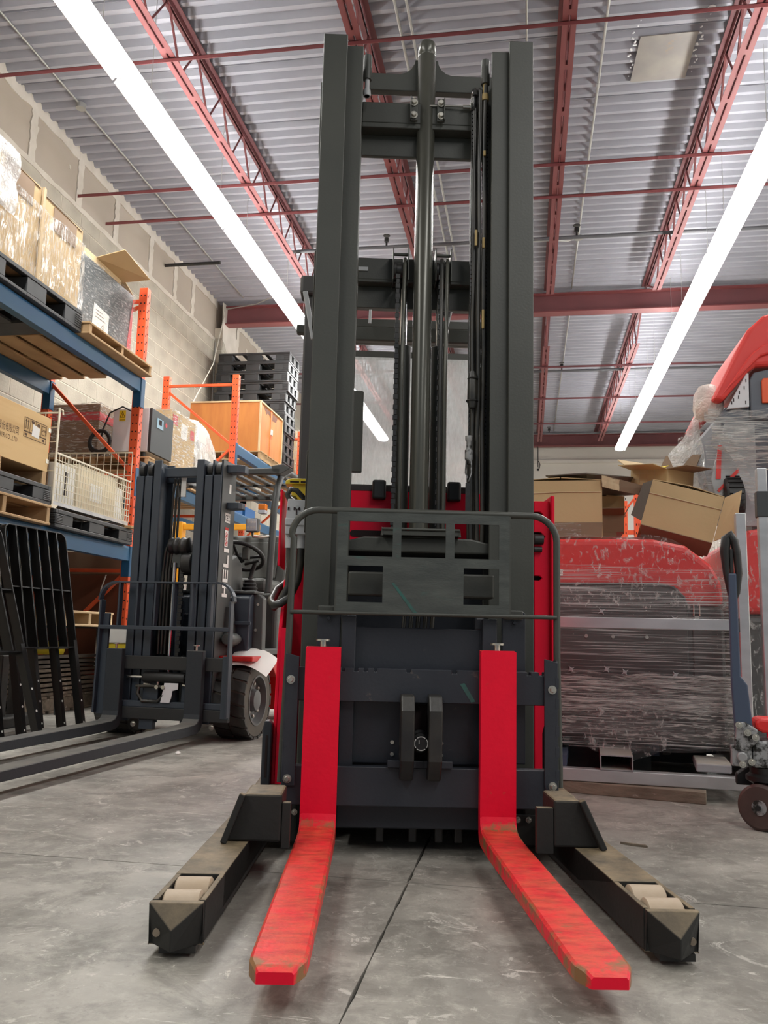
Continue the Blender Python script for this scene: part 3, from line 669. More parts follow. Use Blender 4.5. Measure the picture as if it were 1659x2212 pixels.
fork(0.356, 0.460, 0.038, 'red fork on the right, its blade worn to bare metal at the tip')

# carriage
def notched(x0, x1, z0, z1, nt_):
    p = [(x0, z0), (x1, z0), (x1, z1)]
    for a, b in sorted(nt_, reverse=True): p += [(b, z1), (b, z1-0.010), (a, z1-0.010), (a, z1)]
    return p + [(x0, z1)]
part('upper_carriage_bar', MB().prism(notched(-0.209, 0.587, 0.447, 0.545, [(-0.055, -0.047), (-0.018, -0.006), (0.012, 0.022), (0.042, 0.05), (0.138, 0.152), (0.275, 0.289), (0.50, 0.51), (0.535, 0.55)]), 'y', 2.565, 2.598), 'blackshade', RT, bev=0.002, seg=1)
part('lower_carriage_bar', MB().box(-0.218, 0.583, 2.562, 2.598, 0.150, 0.262), 'blackshade', RT, bev=0.003)
part('carriage_plate', MB().box(-0.02, 0.375, 2.63, 2.645, 0.262, 0.668), 'blackshade', RT, bev=0.003)
for x, z1 in ((-0.06, 0.70), (0.37, 0.70)):
    part('carriage_upright', MB().box(x, x+0.045, 2.60, 2.70, 0.16, z1), 'blackshade', RT, bev=0.004)
for x in (-0.135, 0.432):
    part('roller_plate', MB().prism([(x, 0.27), (x+0.072, 0.27), (x+0.072, 0.72), (x+0.06, 0.728), (x+0.008, 0.728), (x, 0.72)], 'y', 2.612, 2.628), 'blackshade', RT, bev=0.003)
    part('roller_plate_cap', MB().box(x+0.002, x+0.062, 2.60, 2.628, 0.70, 0.729), 'black', RT, bev=0.004)
    bp_ = MB(); bolt(bp_, (x+0.036, 2.612, 0.69), 0.006); part('bolt', bp_, 'blackshade', RT)
for x in (-0.045, 0.35):
    part('weld_bracket', MB().box(x, x+0.03, 2.628, 2.66, 0.665, 0.705), 'blackshade', RT, bev=0.006)
# side angles and bolts
for s, x0, x1, xb in ((-1, -0.221, -0.180, -0.203), (1, 0.549, 0.590, 0.572)):
    m = MB(); m.prism([(x0+0.004, 0.205), (x1, 0.205), (x1, 0.575), (x0, 0.585), (x0, 0.22)], 'y', 2.553, 2.560)
    xe = x0 if s < 0 else x1-0.006
    m.box(xe, xe+0.006, 2.56, 2.60, 0.205, 0.58)
    a = part('backrest_angle', m, 'blackshade', RT, bev=0.0015, seg=1)
    for z in (0.225 if s < 0 else 0.218, 0.508 if s < 0 else 0.495):
        part('bolt', bolt(MB(), (xb, 2.553, z), 0.0085), 'zinc', a, smooth=30)
    g = MB()
    for z in (0.235, 0.30, 0.36, 0.44, 0.5): g.box(xe-0.002*s, xe+0.006-0.002*s+(0.004 if s > 0 else -0.004), 2.552, 2.557, z, z+0.03)
    part('weld_beads', g, 'blackshade', a, kind='stuff')
# load backrest: tube hoop, rod and cut-out plate
XLb, XRb, ZT = -0.213, 0.588, 1.02
hoop = [(XLb-0.012, 2.585, 0.21), (XLb-0.004, 2.585, 0.60), (XLb, 2.585, 0.93)] + arc((XLb+0.075, ZT-0.08), 0.08, pi, pi/2, 7, lambda a, b: (a-0.002, 2.585, b)) + \
       arc((XRb-0.075, ZT-0.08), 0.08, pi/2, 0, 7, lambda a, b: (a+0.002, 2.585, b)) + [(XRb+0.006, 2.585, 0.60), (XRb+0.012, 2.585, 0.21)]
part('backrest_hoop', MB().tube(hoop, 0.0105, 10), 'black', RT, smooth=60)
part('backrest_rod', MB().tube([(XLb-0.002, 2.577, 0.707), (XRb+0.004, 2.577, 0.709)], 0.0065, 10), 'black', RT, smooth=60)
part('backrest_plate', MB().plate([-0.079, -0.048, 0.061, 0.089, 0.115, 0.251, 0.278, 0.307, 0.415, 0.447], [0.712, 0.741, 0.851, 0.880, 0.987, 1.015],
     {(1, 3), (2, 3), (4, 3), (6, 3), (7, 3), (1, 1), (7, 1)}, 2.572, 2.577), 'panelgreen', RT, label='black plate of the load backrest with rectangular windows and a green scrape')
for x in (-0.083, 0.447): part('backrest_plate_edge', MB().box(x, x+0.004, 2.572, 2.592, 0.708, 1.014), 'black', RT)
for x in (-0.045, 0.30): part('roller_bracket', MB().box(x, x+0.115, 2.66, 2.72, 0.765, 0.84), 'black', RT, bev=0.006)
part('paint_scrape', MB().prism([(0.088, 0.80), (0.096, 0.802), (0.168, 0.712), (0.155, 0.712)], 'y', 2.5712, 2.5718), 'teal', RT)
part('paint_scrape', MB().prism([(0.298, 0.505), (0.312, 0.508), (0.345, 0.455), (0.332, 0.452)], 'y', 2.5640, 2.5648), 'teal', RT)
# bump stops and the hose end between them
for x in (0.122, 0.203):
    zz = 0.228
    m = MB().prism([(2.60, zz+0.0), (2.535, zz), (2.515, zz+0.025), (2.495, zz+0.06), (2.495, 0.43), (2.52, 0.472), (2.60, 0.475)], 'x', x, x+0.04)
    part('bump_stop', m, 'grime', RT, bev=0.005)
    part('bump_stop_foot', MB().box(x-0.035, x+0.075, 2.548, 2.562, 0.262, 0.283), 'blackshade', RT, bev=0.002)
hc = MB().lathe([(0.034, 2.63), (0.034, 2.575), (0.027, 2.57), (0.027, 2.545), (0.021, 2.54), (0.021, 2.525)], (0.183, 0, 0.335), 'y', 22)
hc = part('hose_end', hc, 'rubber', RT, smooth=40)
m = MB()
for i in range(28):
    if i % 7 == 3: continue
    a0, a1 = 2*pi*i/28, 2*pi*(i+0.9)/28
    m.add([(0.183+r*cos(a), 2.5235, 0.335+r*sin(a)) for r, a in ((0.0205, a0), (0.0205, a1), (0.018, a1), (0.018, a0))] + [(0.183+r*cos(a), 2.5255, 0.335+r*sin(a)) for r, a in ((0.0205, a0), (0.0205, a1), (0.018, a1), (0.018, a0))], [(0, 1, 2, 3), (7, 6, 5, 4), (0, 4, 5, 1), (1, 5, 6, 2), (2, 6, 7, 3), (3, 7, 4, 0)])
m.box(0.176, 0.178, 2.5235, 2.5255, 0.334, 0.345)
part('white_ring', m, 'paper', hc)
part('recess', MB().box(0.163, 0.203, 2.6005, 2.628, 0.27, 0.44), 'slot', RT)
for x, z in ((0.103, 0.345), (0.103, 0.31), (0.252, 0.345), (0.252, 0.31)): part('screw', MB().lathe([(0.006, 0), (0.006, -0.004)], (x-0.0, 2.63, z-0.02), 'y', 8), 'zinc', RT)
for k in range(5):
    x = 0.13+k*0.022
    part('hose', MB().tube([(x, 2.66, 0.64), (x+0.004, 2.655, 0.72), (x+0.014, 2.70, 0.75), (x+0.015, 2.78, 0.77)], 0.007, 8), 'hose', RT, smooth=60)
# under-carriage crossing
part('lower_crossmember', MB().box(-0.06, 0.44, 2.63, 2.70, 0.075, 0.145), 'blackshade', RT, bev=0.004)
m = MB()
for x in (0.06, 0.16, 0.24, 0.3): m.box(x, x+0.025, 2.68, 2.86, 0.025, 0.09)
m.box(-0.06, 0.44, 2.72, 2.86, 0.06, 0.14)
part('reach_linkage', m, 'grime', RT, bev=0.004)

# mast rails (channel sections, run the whole height)
def rail(name, xa, xb, inner, y0, z0, z1):
    # C section: front flange xa..xb, web on the outer side
    s = 1 if xb > xa else -1; lo, hi = min(xa, xb), max(xa, xb); w0, w1 = (xa, xa+s*0.016)
    m = MB(); m.prism([(xa, y0), (xb, y0), (xb, y0+0.016), (xa+s*0.016, y0+0.018), (xa+s*0.016, y0+0.142), (xb, y0+0.144), (xb, y0+0.16), (xa, y0+0.16)], 'z', z0, z1)
    return part(name, m, 'black', RT, bev=0.003, seg=2)
rail('outer_mast_rail', -0.193, -0.107, 0, 2.775, 0.06, 2.783)
rail('outer_mast_rail', 0.563, 0.477, 0, 2.775, 0.06, 2.783)
rail('inner_mast_rail', -0.118, -0.049, 0, 2.80, 0.10, 2.757)
rail('inner_mast_rail', 0.488, 0.418, 0, 2.80, 0.10, 2.757)
for x, s in ((-0.196, -1), (0.563, 1)):
    for z in (0.98, 1.70, 2.35): part('mast_side_plate', MB().box(min(x, x+s*0.006), max(x, x+s*0.006), 2.83, 2.92, z, z+0.28), 'black', RT, bev=0.003)
# crossmembers
sc = [(-0.04, 2.672), (0.41, 2.672), (0.41, 2.742), (0.30, 2.742)] + [(0.235+0.06*(1-sin(a)), 2.742+0.06*(1-cos(a))) for a in (0.15, 0.5, 0.9, 1.3, 1.57)] + [(0.222, 2.803), (0.158, 2.803)] + \
     [(0.145-0.06*(1-sin(a)), 2.742+0.06*(1-cos(a))) for a in (1.57, 1.3, 0.9, 0.5, 0.15)] + [(0.08, 2.742), (-0.04, 2.742)]
part('top_yoke', MB().prism(sc, 'y', 2.965, 3.0).xf(Matrix.Translation((0, 0, 0.03))), 'black', RT, bev=0.003)
part('upper_crossmember', MB().box(-0.05, 0.42, 2.915, 2.935, 2.535, 2.617).box(-0.05, 0.42, 2.915, 2.985, 2.515, 2.535).box(-0.05, 0.42, 2.965, 2.985, 2.43, 2.515), 'black', RT, bev=0.003)
part('middle_crossmember', MB().box(-0.05, 0.42, 3.0, 3.02, 1.955, 2.04).box(-0.05, 0.42, 3.0, 3.06, 1.945, 1.957).box(-0.05, 0.42, 3.04, 3.06, 1.86, 1.945), 'black', RT, bev=0.003)
part('label_plate', MB().box(-0.048, -0.012, 2.9965, 2.9995, 1.987, 2.002), 'gconn', RT)
# centre lift cylinder with cap and clamps
cz = MB().lathe([(0.034, 0.97), (0.034, 2.82), (0.0325, 2.823), (0.0325, 2.828), (0.034, 2.831), (0.034, 2.862), (0.030, 2.88), (0.018, 2.886)], (0.19, 2.94, 0), 'z', 32)
cyl = part('lift_cylinder', cz, 'cyl', RT, smooth=35)
for x in (0.128, 0.229):
    c = part('cylinder_clamp', MB().box(x, x+0.028, 2.895, 2.905, 2.535, 2.625).box(x if x < 0.2 else x+0.024, x+0.004 if x < 0.2 else x+0.028, 2.88, 2.905, 2.535, 2.625), 'black', cyl, bev=0.002)
    for z in (2.555, 2.605): part('bolt', bolt(MB(), (x+0.014, 2.893, z), 0.0095), 'zinc', RT, smooth=30)
# side bumper pins at the rail tops
for x, q in ((-0.034, 'gconn'), (0.402, 'ytag')):
    part('bumper_sleeve', MB().lathe([(0.016, 2.665), (0.016, 2.76)], (x, 2.86, 0), 'z', 16), 'black', RT, smooth=40)
    part('bumper_pin', MB().lathe([(0.009, 2.60), (0.009, 2.665)], (x, 2.86, 0), 'z', 12).lathe([(0.013, 2.60), (0.0145, 2.61), (0.013, 2.625)], (x, 2.86, 0), 'z', 14), q, RT, smooth=40)
# hose pulley with bundle of hoses
part('hose_pulley', MB().lathe([(0.045, 0.36), (0.045, 0.365), (0.034, 0.37), (0.045, 0.377), (0.045, 0.382), (0.034, 0.388), (0.045, 0.394), (0.045, 0.40)], (0, 2.9, 2.60), 'x', 20), 'grime', RT, smooth=40)
part('pulley_axle_nut', MB().lathe([(0.007, 0.325), (0.007, 0.352), (0.014, 0.352), (0.014, 0.36)], (0, 2.9, 2.60), 'x', 8).bar((0.33, 2.9, 2.602), (0.2, 2.91, 2.606), 0.004, 0.004), 'zinc', RT)
hx = [(0.366, 2.875, 2.62, 0.0085), (0.384, 2.862, 2.64, 0.0085), (0.402, 2.86, 2.66, 0.009), (0.412, 2.89, 2.62, 0.007), (0.373, 2.945, 2.62, 0.008), (0.392, 2.95, 2.62, 0.008), (0.362, 2.91, 2.60, 0.007), (0.381, 2.90, 2.58, 0.007)]
for i, (x, y, zt, r) in enumerate(hx):
    pts = [(x+0.002*sin(k*1.7+i), y+0.003*cos(k*1.1+i*2), zt-(zt-0.92)*k/12) for k in range(13)]
    part('mast_hose', MB().tube(pts, r, 10), 'hose', RT, smooth=60)
    if i < 2: part('hose_top_loop', MB().tube(arc((2.905, 2.62), 0.043, pi, 0, 8, lambda a, b: (x, a, b)), r, 10), 'hose', RT, smooth=60)
for x, y, z0, z1 in ((0.372, 2.853, 2.03, 2.09), (0.3985, 2.848, 2.02, 2.06), (0.3995, 2.848, 2.375, 2.395), (0.3985, 2.848, 1.72, 1.79)): part('hose_tag', MB().box(x-0.0045, x+0.0045, y-0.004, y+0.004, z0, z1), 'ytag', RT, bev=0.002)
for x, y in ((0.360, 2.88), (0.410, 2.87)):
    m = MB()
    for k in range(90): m.box(x-0.004, x+0.004, y-0.004, y+0.004, 1.15+k*0.016, 1.15+k*0.016+(0.011))
    m.box(x-0.0055, x-0.004, y-0.003, y+0.003, 1.1, 2.62); m.box(x+0.004, x+0.0055, y-0.003, y+0.003, 1.1, 2.62)
    part('mast_chain', m, 'grime', RT, kind='stuff')
# gauze bag, fitting and tag at the left of the hoses
part('mesh_sleeve', MB().lathe([(0.012, 1.43), (0.017, 1.45), (0.016, 1.54), (0.011, 1.56)], (0.362, 2.845, 0), 'z', 12), 'hose', RT, smooth=60)
part('tie_ring', MB().tube(arc((0.362, 2.845), 0.019, 0, 2*pi, 12, lambda a, b: (a, b, 1.455)), 0.003, 5).tube(arc((0.364, 2.845), 0.017, 0, 2*pi, 12, lambda a, b: (a, b, 1.535)), 0.003, 5), 'rubber', RT)
part('hose_fitting', MB().lathe([(0.006, 1.23), (0.014, 1.25), (0.014, 1.28), (0.009, 1.285), (0.009, 1.31), (0.013, 1.315), (0.013, 1.33)], (0.353, 2.845, 0), 'z', 10).tube([(0.345, 2.84, 1.26), (0.342, 2.84, 1.2), (0.352, 2.84, 1.17), (0.362, 2.84, 1.2), (0.36, 2.84, 1.27)], 0.003, 5), 'pump', RT, smooth=40)
part('hanging_tag', MB().box(0.342, 0.358, 2.84, 2.843, 1.04, 1.165), 'grime', RT)
# free lift cylinders, pulleys and chains
for x, s in ((0.125, -1), (0.258, 1)):
    c = part('free_lift_cylinder', MB().lathe([(0.029, 0.95), (0.029, 1.695), (0.02, 1.70)], (x, 3.0, 0), 'z', 24), 'black', RT, smooth=40)
    part('piston_rod', MB().lathe([(0.014, 1.69), (0.014, 1.96)], (x, 3.0, 0), 'z', 14), 'chrome', c, smooth=40)
    xo = x-0.012 if s < 0 else x+0.012
    y = 2.965
    part('pulley_cheek', MB().box(xo-0.035, xo-0.031, y-0.03, y+0.06, 1.93, 2.055), 'black', RT, bev=0.001, seg=1)
    part('pulley_cheek', MB().box(xo+0.021, xo+0.025, y-0.03, y+0.06, 1.93, 2.055), 'black', RT, bev=0.001, seg=1)
    part('pulley_pin', MB().lathe([(0.006, xo-0.034), (0.006, xo+0.024)], (0, y, 2.04), 'x', 10), 'black', RT, smooth=40)
    part('chain_wheel', MB().lathe([(0.034, xo-0.028), (0.034, xo-0.02), (0.027, xo-0.018), (0.027, xo+0.008), (0.034, xo+0.01), (0.034, xo+0.018)], (0, y+0.02, 1.985), 'x', 20), 'grime', RT, smooth=40)
    m = MB()
    for k in range(52):
        z = 0.97+k*0.019; ww = 0.016 if k % 2 else 0.011
        m.box(xo-0.022-ww/2+0.008, xo-0.022+ww/2+0.008, y-0.022, y-0.012, z, z+0.0165)
    part('lift_chain', m, 'grime', RT, kind='stuff')
    part('free_lift_hose', MB().tube([(xo+0.008, y-0.02, 0.96), (xo+0.006, y-0.022, 1.5), (xo+0.01, y-0.024, 1.99), (xo+0.011, y+0.0, 2.022), (xo+0.011, y+0.04, 2.0)], 0.0075, 10), 'cyl', RT, smooth=60)
    if s > 0: part('free_lift_hose', MB().tube([(xo-0.01, y-0.02, 0.96), (xo-0.011, y-0.022, 1.5), (xo-0.010, y-0.024, 1.99), (xo-0.009, y, 2.022), (xo-0.009, y+0.04, 2.0)], 0.008, 10), 'hose', RT, smooth=60)
# tray with rounded ends at the mast foot
tr = [(-0.075, 0.935), (-0.06, 0.955), (0.0, 0.972), (0.36, 0.972), (0.42, 0.958), (0.44, 0.935), (0.44, 0.92), (-0.075, 0.92)]
part('bumper_tray', MB().prism(tr, 'y', 2.83, 2.98), 'black', RT, bev=0.006)
part('tray_plate', MB().box(0.06, 0.32, 2.80, 2.86, 0.975, 0.99).tube([(0.06, 2.80, 0.972), (0.06, 2.80, 0.995), (0.32, 2.80, 0.995), (0.32, 2.80, 0.972)], 0.005, 8), 'black', RT, bev=0.002)

# body behind the mast
part('body', MB().box(-0.27, 0.655, 3.10, 4.35, 0.09, 1.00), 'red', RT, bev=0.03, seg=3)
part('mast_well', MB().box(-0.17, 0.58, 3.0, 3.02, 0.16, 0.955), 'blackshade', RT, bev=0.004)
part('seat_deck', MB().box(-0.26, 0.645, 3.5, 4.33, 1.002, 1.05), 'grime', RT, bev=0.01)
part('cowl_panel', MB().plate([-0.12, -0.048, 0.115, 0.30, 0.46], [0.90, 0.958, 0.985, 1.165], {(1, 1), (3, 1)}, 3.06, 3.09), 'red', RT, label='red cowl behind the mast with dark slots')
part('cowl_shelf', MB().box(-0.06, 0.40, 3.09, 3.28, 1.166, 1.196), 'grime', RT, bev=0.006)
part('cowl_slot', MB().prism([(-0.04+0.012*cos(a), 1.008+0.012*sin(a)) for a in (1.57, 2.2, 3.14, 4.1, 4.71)]+[(0.10+0.012*cos(a), 1.008+0.012*sin(a)) for a in (-1.57, -0.8, 0, 0.8, 1.57)], 'y', 3.0585, 3.0597), 'slot', RT)
for x in (0.026, 0.299): part('panel_clip', MB().box(x, x+0.05, 3.025, 3.058, 1.131, 1.203), 'rubber', RT, bev=0.008)
part('clear_guard', MB().box(-0.12, 0.44, 3.24, 3.246, 1.19, 1.735), 'plexi', RT, label='scratched see-through guard panel behind the mast')
part('side_mirror_plate', MB().box(-0.075, -0.015, 3.20, 3.22, 1.26, 1.585), 'black', RT, bev=0.006)
def cheek(pts, y, lab=None): return part('side_plate', MB().prism(pts, 'y', y, y+0.012), 'red', RT, bev=0.002, seg=1, label=lab)
# left cheek plates
cheek([(-0.245, 0.12), (-0.17, 0.12), (-0.17, 1.10), (-0.235, 1.10), (-0.238, 0.9)], 2.955)
part('side_plate', MB().prism([(2.80, 0.14), (3.12, 0.14), (3.12, 0.70), (3.0, 0.80), (2.98, 0.83), (2.965, 0.80), (2.86, 0.66), (2.82, 0.4)], 'x', -0.275, -0.263), 'red', RT, bev=0.002, seg=1)
part('side_plate', MB().prism([(2.90, 0.87), (3.1, 0.87), (3.1, 1.14), (2.90, 1.135)], 'x', -0.292, -0.284), 'red', RT, bev=0.002, seg=1)
part('front_apron', MB().prism([(-0.262, 0.14), (-0.232, 0.14), (-0.226, 0.66), (-0.26, 0.66)], 'y', 2.80, 2.812), 'red', RT)
# right cheek plate with slots let in from the mast side
def slotcut(z, w, h): return [(0.60, z+h/2), (0.60+w-h/2, z+h/2), (0.60+w, z), (0.60+w-h/2, z-h/2), (0.60, z-h/2)]
rp = [(0.60, 0.12), (0.645, 0.12), (0.66, 0.5), (0.665, 1.128), (0.60, 1.128)]
rp += slotcut(1.08, 0.032, 0.02) + slotcut(1.00, 0.04, 0.034) + slotcut(0.855, 0.028, 0.016)
cheek(rp, 2.955, 'red cheek plate right of the mast with dark slots')
part('cheek_return', MB().box(0.655, 0.668, 2.93, 3.12, 0.14, 1.145), 'red', RT, bev=0.003)
part('cheek_backing', MB().box(0.585, 0.65, 2.98, 2.99, 0.8, 1.12), 'slot', RT)
part('rubber_stop', MB().lathe([(0.018, 0.598), (0.018, 0.63)], (0, 2.945, 0.99), 'x', 12).lathe([(0.01, 0.598), (0.01, 0.625)], (0, 2.945, 0.955), 'x', 12), 'rubber', RT, smooth=40)
for x, s in ((-0.305, -1), (0.60, 1)):
    part('skirt', MB().prism([(x, 0.15), (x+0.03, 0.15), (x+0.03, 0.355), (x+0.02, 0.365), (x+0.006, 0.365), (x, 0.34)], 'y', 2.78, 2.83), 'blackshade', RT, bev=0.004)
    part('skirt_slot', MB().box(x+0.011, x+0.018, 2.7785, 2.7795, 0.19, 0.32), 'slot', RT)
# battery plug and cable
bc = thing
plug = part('battery_connector', MB().prism([(-0.268, 0.975), (-0.196, 0.975), (-0.193, 1.06), (-0.195, 1.092), (-0.262, 1.097), (-0.265, 1.06)], 'y', 2.86, 2.92).box(-0.2685, -0.195, 2.855, 2.925, 1.005, 1.03), 'gconn', RT, bev=0.003)
for x in (-0.252, -0.213): part('plug_barrel', MB().lathe([(0.0165, 0.93), (0.0175, 0.98)], (x, 2.89, 0), 'z', 16), 'gconn', plug, smooth=40)
sl = MB().bar((-0.231, 2.858, 1.035), (-0.231, 2.858, 1.066), 0.003, 0.004)
for x in (-0.258, -0.238, -0.222, -0.203): sl.box(x-0.003, x+0.003, 2.857, 2.861, 1.058, 1.067)
part('plug_slots', sl, 'slot', plug)
part('plug_screw', MB().lathe([(0.006, 2.855), (0.006, 2.86)], (-0.229, 0, 1.068), 'y', 10).lathe([(0.005, 2.855), (0.005, 2.86)], (-0.231, 0, 1.036), 'y', 10), 'zinc', plug)
part('battery_cable', MB().tube([(-0.213, 2.89, 0.945), (-0.214, 2.89, 0.88), (-0.222, 2.9, 0.82), (-0.245, 2.89, 0.765), (-0.275, 2.87, 0.74), (-0.298, 2.88, 0.735), (-0.31, 2.91, 0.75), (-0.30, 2.98, 0.79), (-0.26, 3.11, 0.84)], 0.0135, 12), 'hose', RT, smooth=60)
part('battery_cable', MB().tube([(-0.252, 2.89, 0.945), (-0.248, 2.89, 0.87), (-0.252, 2.895, 0.80), (-0.275, 2.885, 0.752), (-0.297, 2.9, 0.728), (-0.305, 2.95, 0.76), (-0.26, 3.11, 0.80)], 0.012, 12), 'hose', RT, smooth=60)
part('upper_cable', MB().tube([(-0.255, 2.89, 1.09), (-0.268, 2.89, 1.115), (-0.255, 2.89, 1.135), (-0.235, 2.89, 1.13), (-0.21, 2.9, 1.105), (-0.2, 2.93, 1.09)], 0.0095, 10), 'hose', RT, smooth=60)
part('upper_cable', MB().tube([(-0.235, 2.9, 1.09), (-0.262, 2.93, 1.112), (-0.25, 3.0, 1.12), (-0.22, 3.1, 1.06)], 0.0095, 10), 'hose', RT, smooth=60)
yb = part('yellow_cap', MB().prism([(-0.285, 1.168), (-0.283, 1.182), (-0.262, 1.19), (-0.19, 1.19), (-0.19, 1.17)], 'y', 2.98, 3.05).box(-0.262, -0.205, 2.99, 3.045, 1.10, 1.17), 'yellow', RT, bev=0.003)
m = MB()
for x in (-0.268, -0.23): m.box(x, x+0.032, 2.9785, 2.9795, 1.174, 1.18)
part('cap_slot', m, 'slot', yb)
# overhead guard
og = MB()
part('guard_front_bar', MB().prism([(-0.30, 1.865), (-0.05, 1.84), (0.42, 1.84), (0.67, 1.865), (0.67, 1.90), (-0.30, 1.90)], 'y', 3.34, 3.38), 'black', RT, bev=0.006)
part('guard_corner_box', MB().box(-0.285, -0.20, 3.26, 3.36, 2.0, 2.08), 'mgrey', RT, bev=0.012)
part('guard_corner_box', MB().box(0.57, 0.655, 3.26, 3.36, 2.0, 2.08), 'mgrey', RT, bev=0.012)
for x in (-0.24, 0.61):
    part('guard_post', MB().bar((x, 3.31, 1.0), (x, 3.31, 2.0), 0.05, 0.06, up=(0, 1, 0)), 'mgrey', RT, bev=0.008)
    part('guard_side_bar', MB().bar((x, 3.3, 2.06), (x, 4.35, 2.06), 0.05, 0.05), 'black', RT, bev=0.006)
    part('guard_post', MB().bar((x, 4.3, 1.0), (x, 4.3, 2.04), 0.05, 0.06, up=(0, 1, 0)), 'black', RT, bev=0.008)
for k in range(4): part('guard_roof_bar', MB().bar((-0.22, 3.5+k*0.22, 2.055), (0.59, 3.5+k*0.22, 2.055), 0.03, 0.04), 'black', RT, bev=0.004)
part('work_light_tube', MB().bar((-0.262, 3.24, 2.0), (-0.222, 3.24, 1.80), 0.02, 0.014, up=(0, 1, 0)), 'gconn', RT, bev=0.004)
part('guard_arm', MB().tube([(0.0, 3.32, 1.905), (0.002, 3.32, 2.0), (0.0, 3.32, 2.05)], 0.006, 8), 'gconn', RT, smooth=50)
part('guard_arm', MB().tube([(0.315, 3.32, 1.90), (0.33, 3.31, 1.96), (0.36, 3.3, 2.05)], 0.007, 8), 'gconn', RT, smooth=50)
part('guard_lamp', MB().obox((0.31, 3.31, 2.0), (0.05, 0.03, 0.12), Matrix.Rotation(0.15, 3, 'Y')), 'grime', RT, bev=0.004)
# chassis and straddle legs
part('chassis_box', MB().prism([(2.66, 0.02), (3.10, 0.02), (3.10, 0.168), (2.70, 0.168), (2.66, 0.155)], 'x', -0.325, -0.178), 'arm', RT, bev=0.008)
part('chassis_box', MB().prism([(2.66, 0.02), (3.10, 0.02), (3.10, 0.168), (2.70, 0.168), (2.66, 0.155)], 'x', 0.505, 0.675), 'arm', RT, bev=0.008)
part('chassis_floor', MB().box(-0.178, 0.505, 2.88, 4.3, 0.02, 0.09), 'grime', RT)
part('foot_bracket', MB().box(0.475, 0.545, 2.648, 2.658, 0.03, 0.118), 'grime', RT, bev=0.002)
part('bolt', bolt(MB(), (0.52, 2.648, 0.104), 0.006), 'zinc', RT); part('bolt', bolt(MB(), (0.487, 2.648, 0.104), 0.006), 'zinc', RT)
part('bolt', bolt(MB(), (-0.185, 2.655, 0.112), 0.006), 'zinc', RT)
for x, z in ((-0.2, 4.0), (0.55, 4.0)):
    part('drive_wheel', MB().lathe([(0.08, x-0.05), (0.09, x-0.04), (0.09, x+0.04), (0.08, x+0.05)], (0, z, 0.09), 'x', 24), 'rubber', RT, smooth=40)
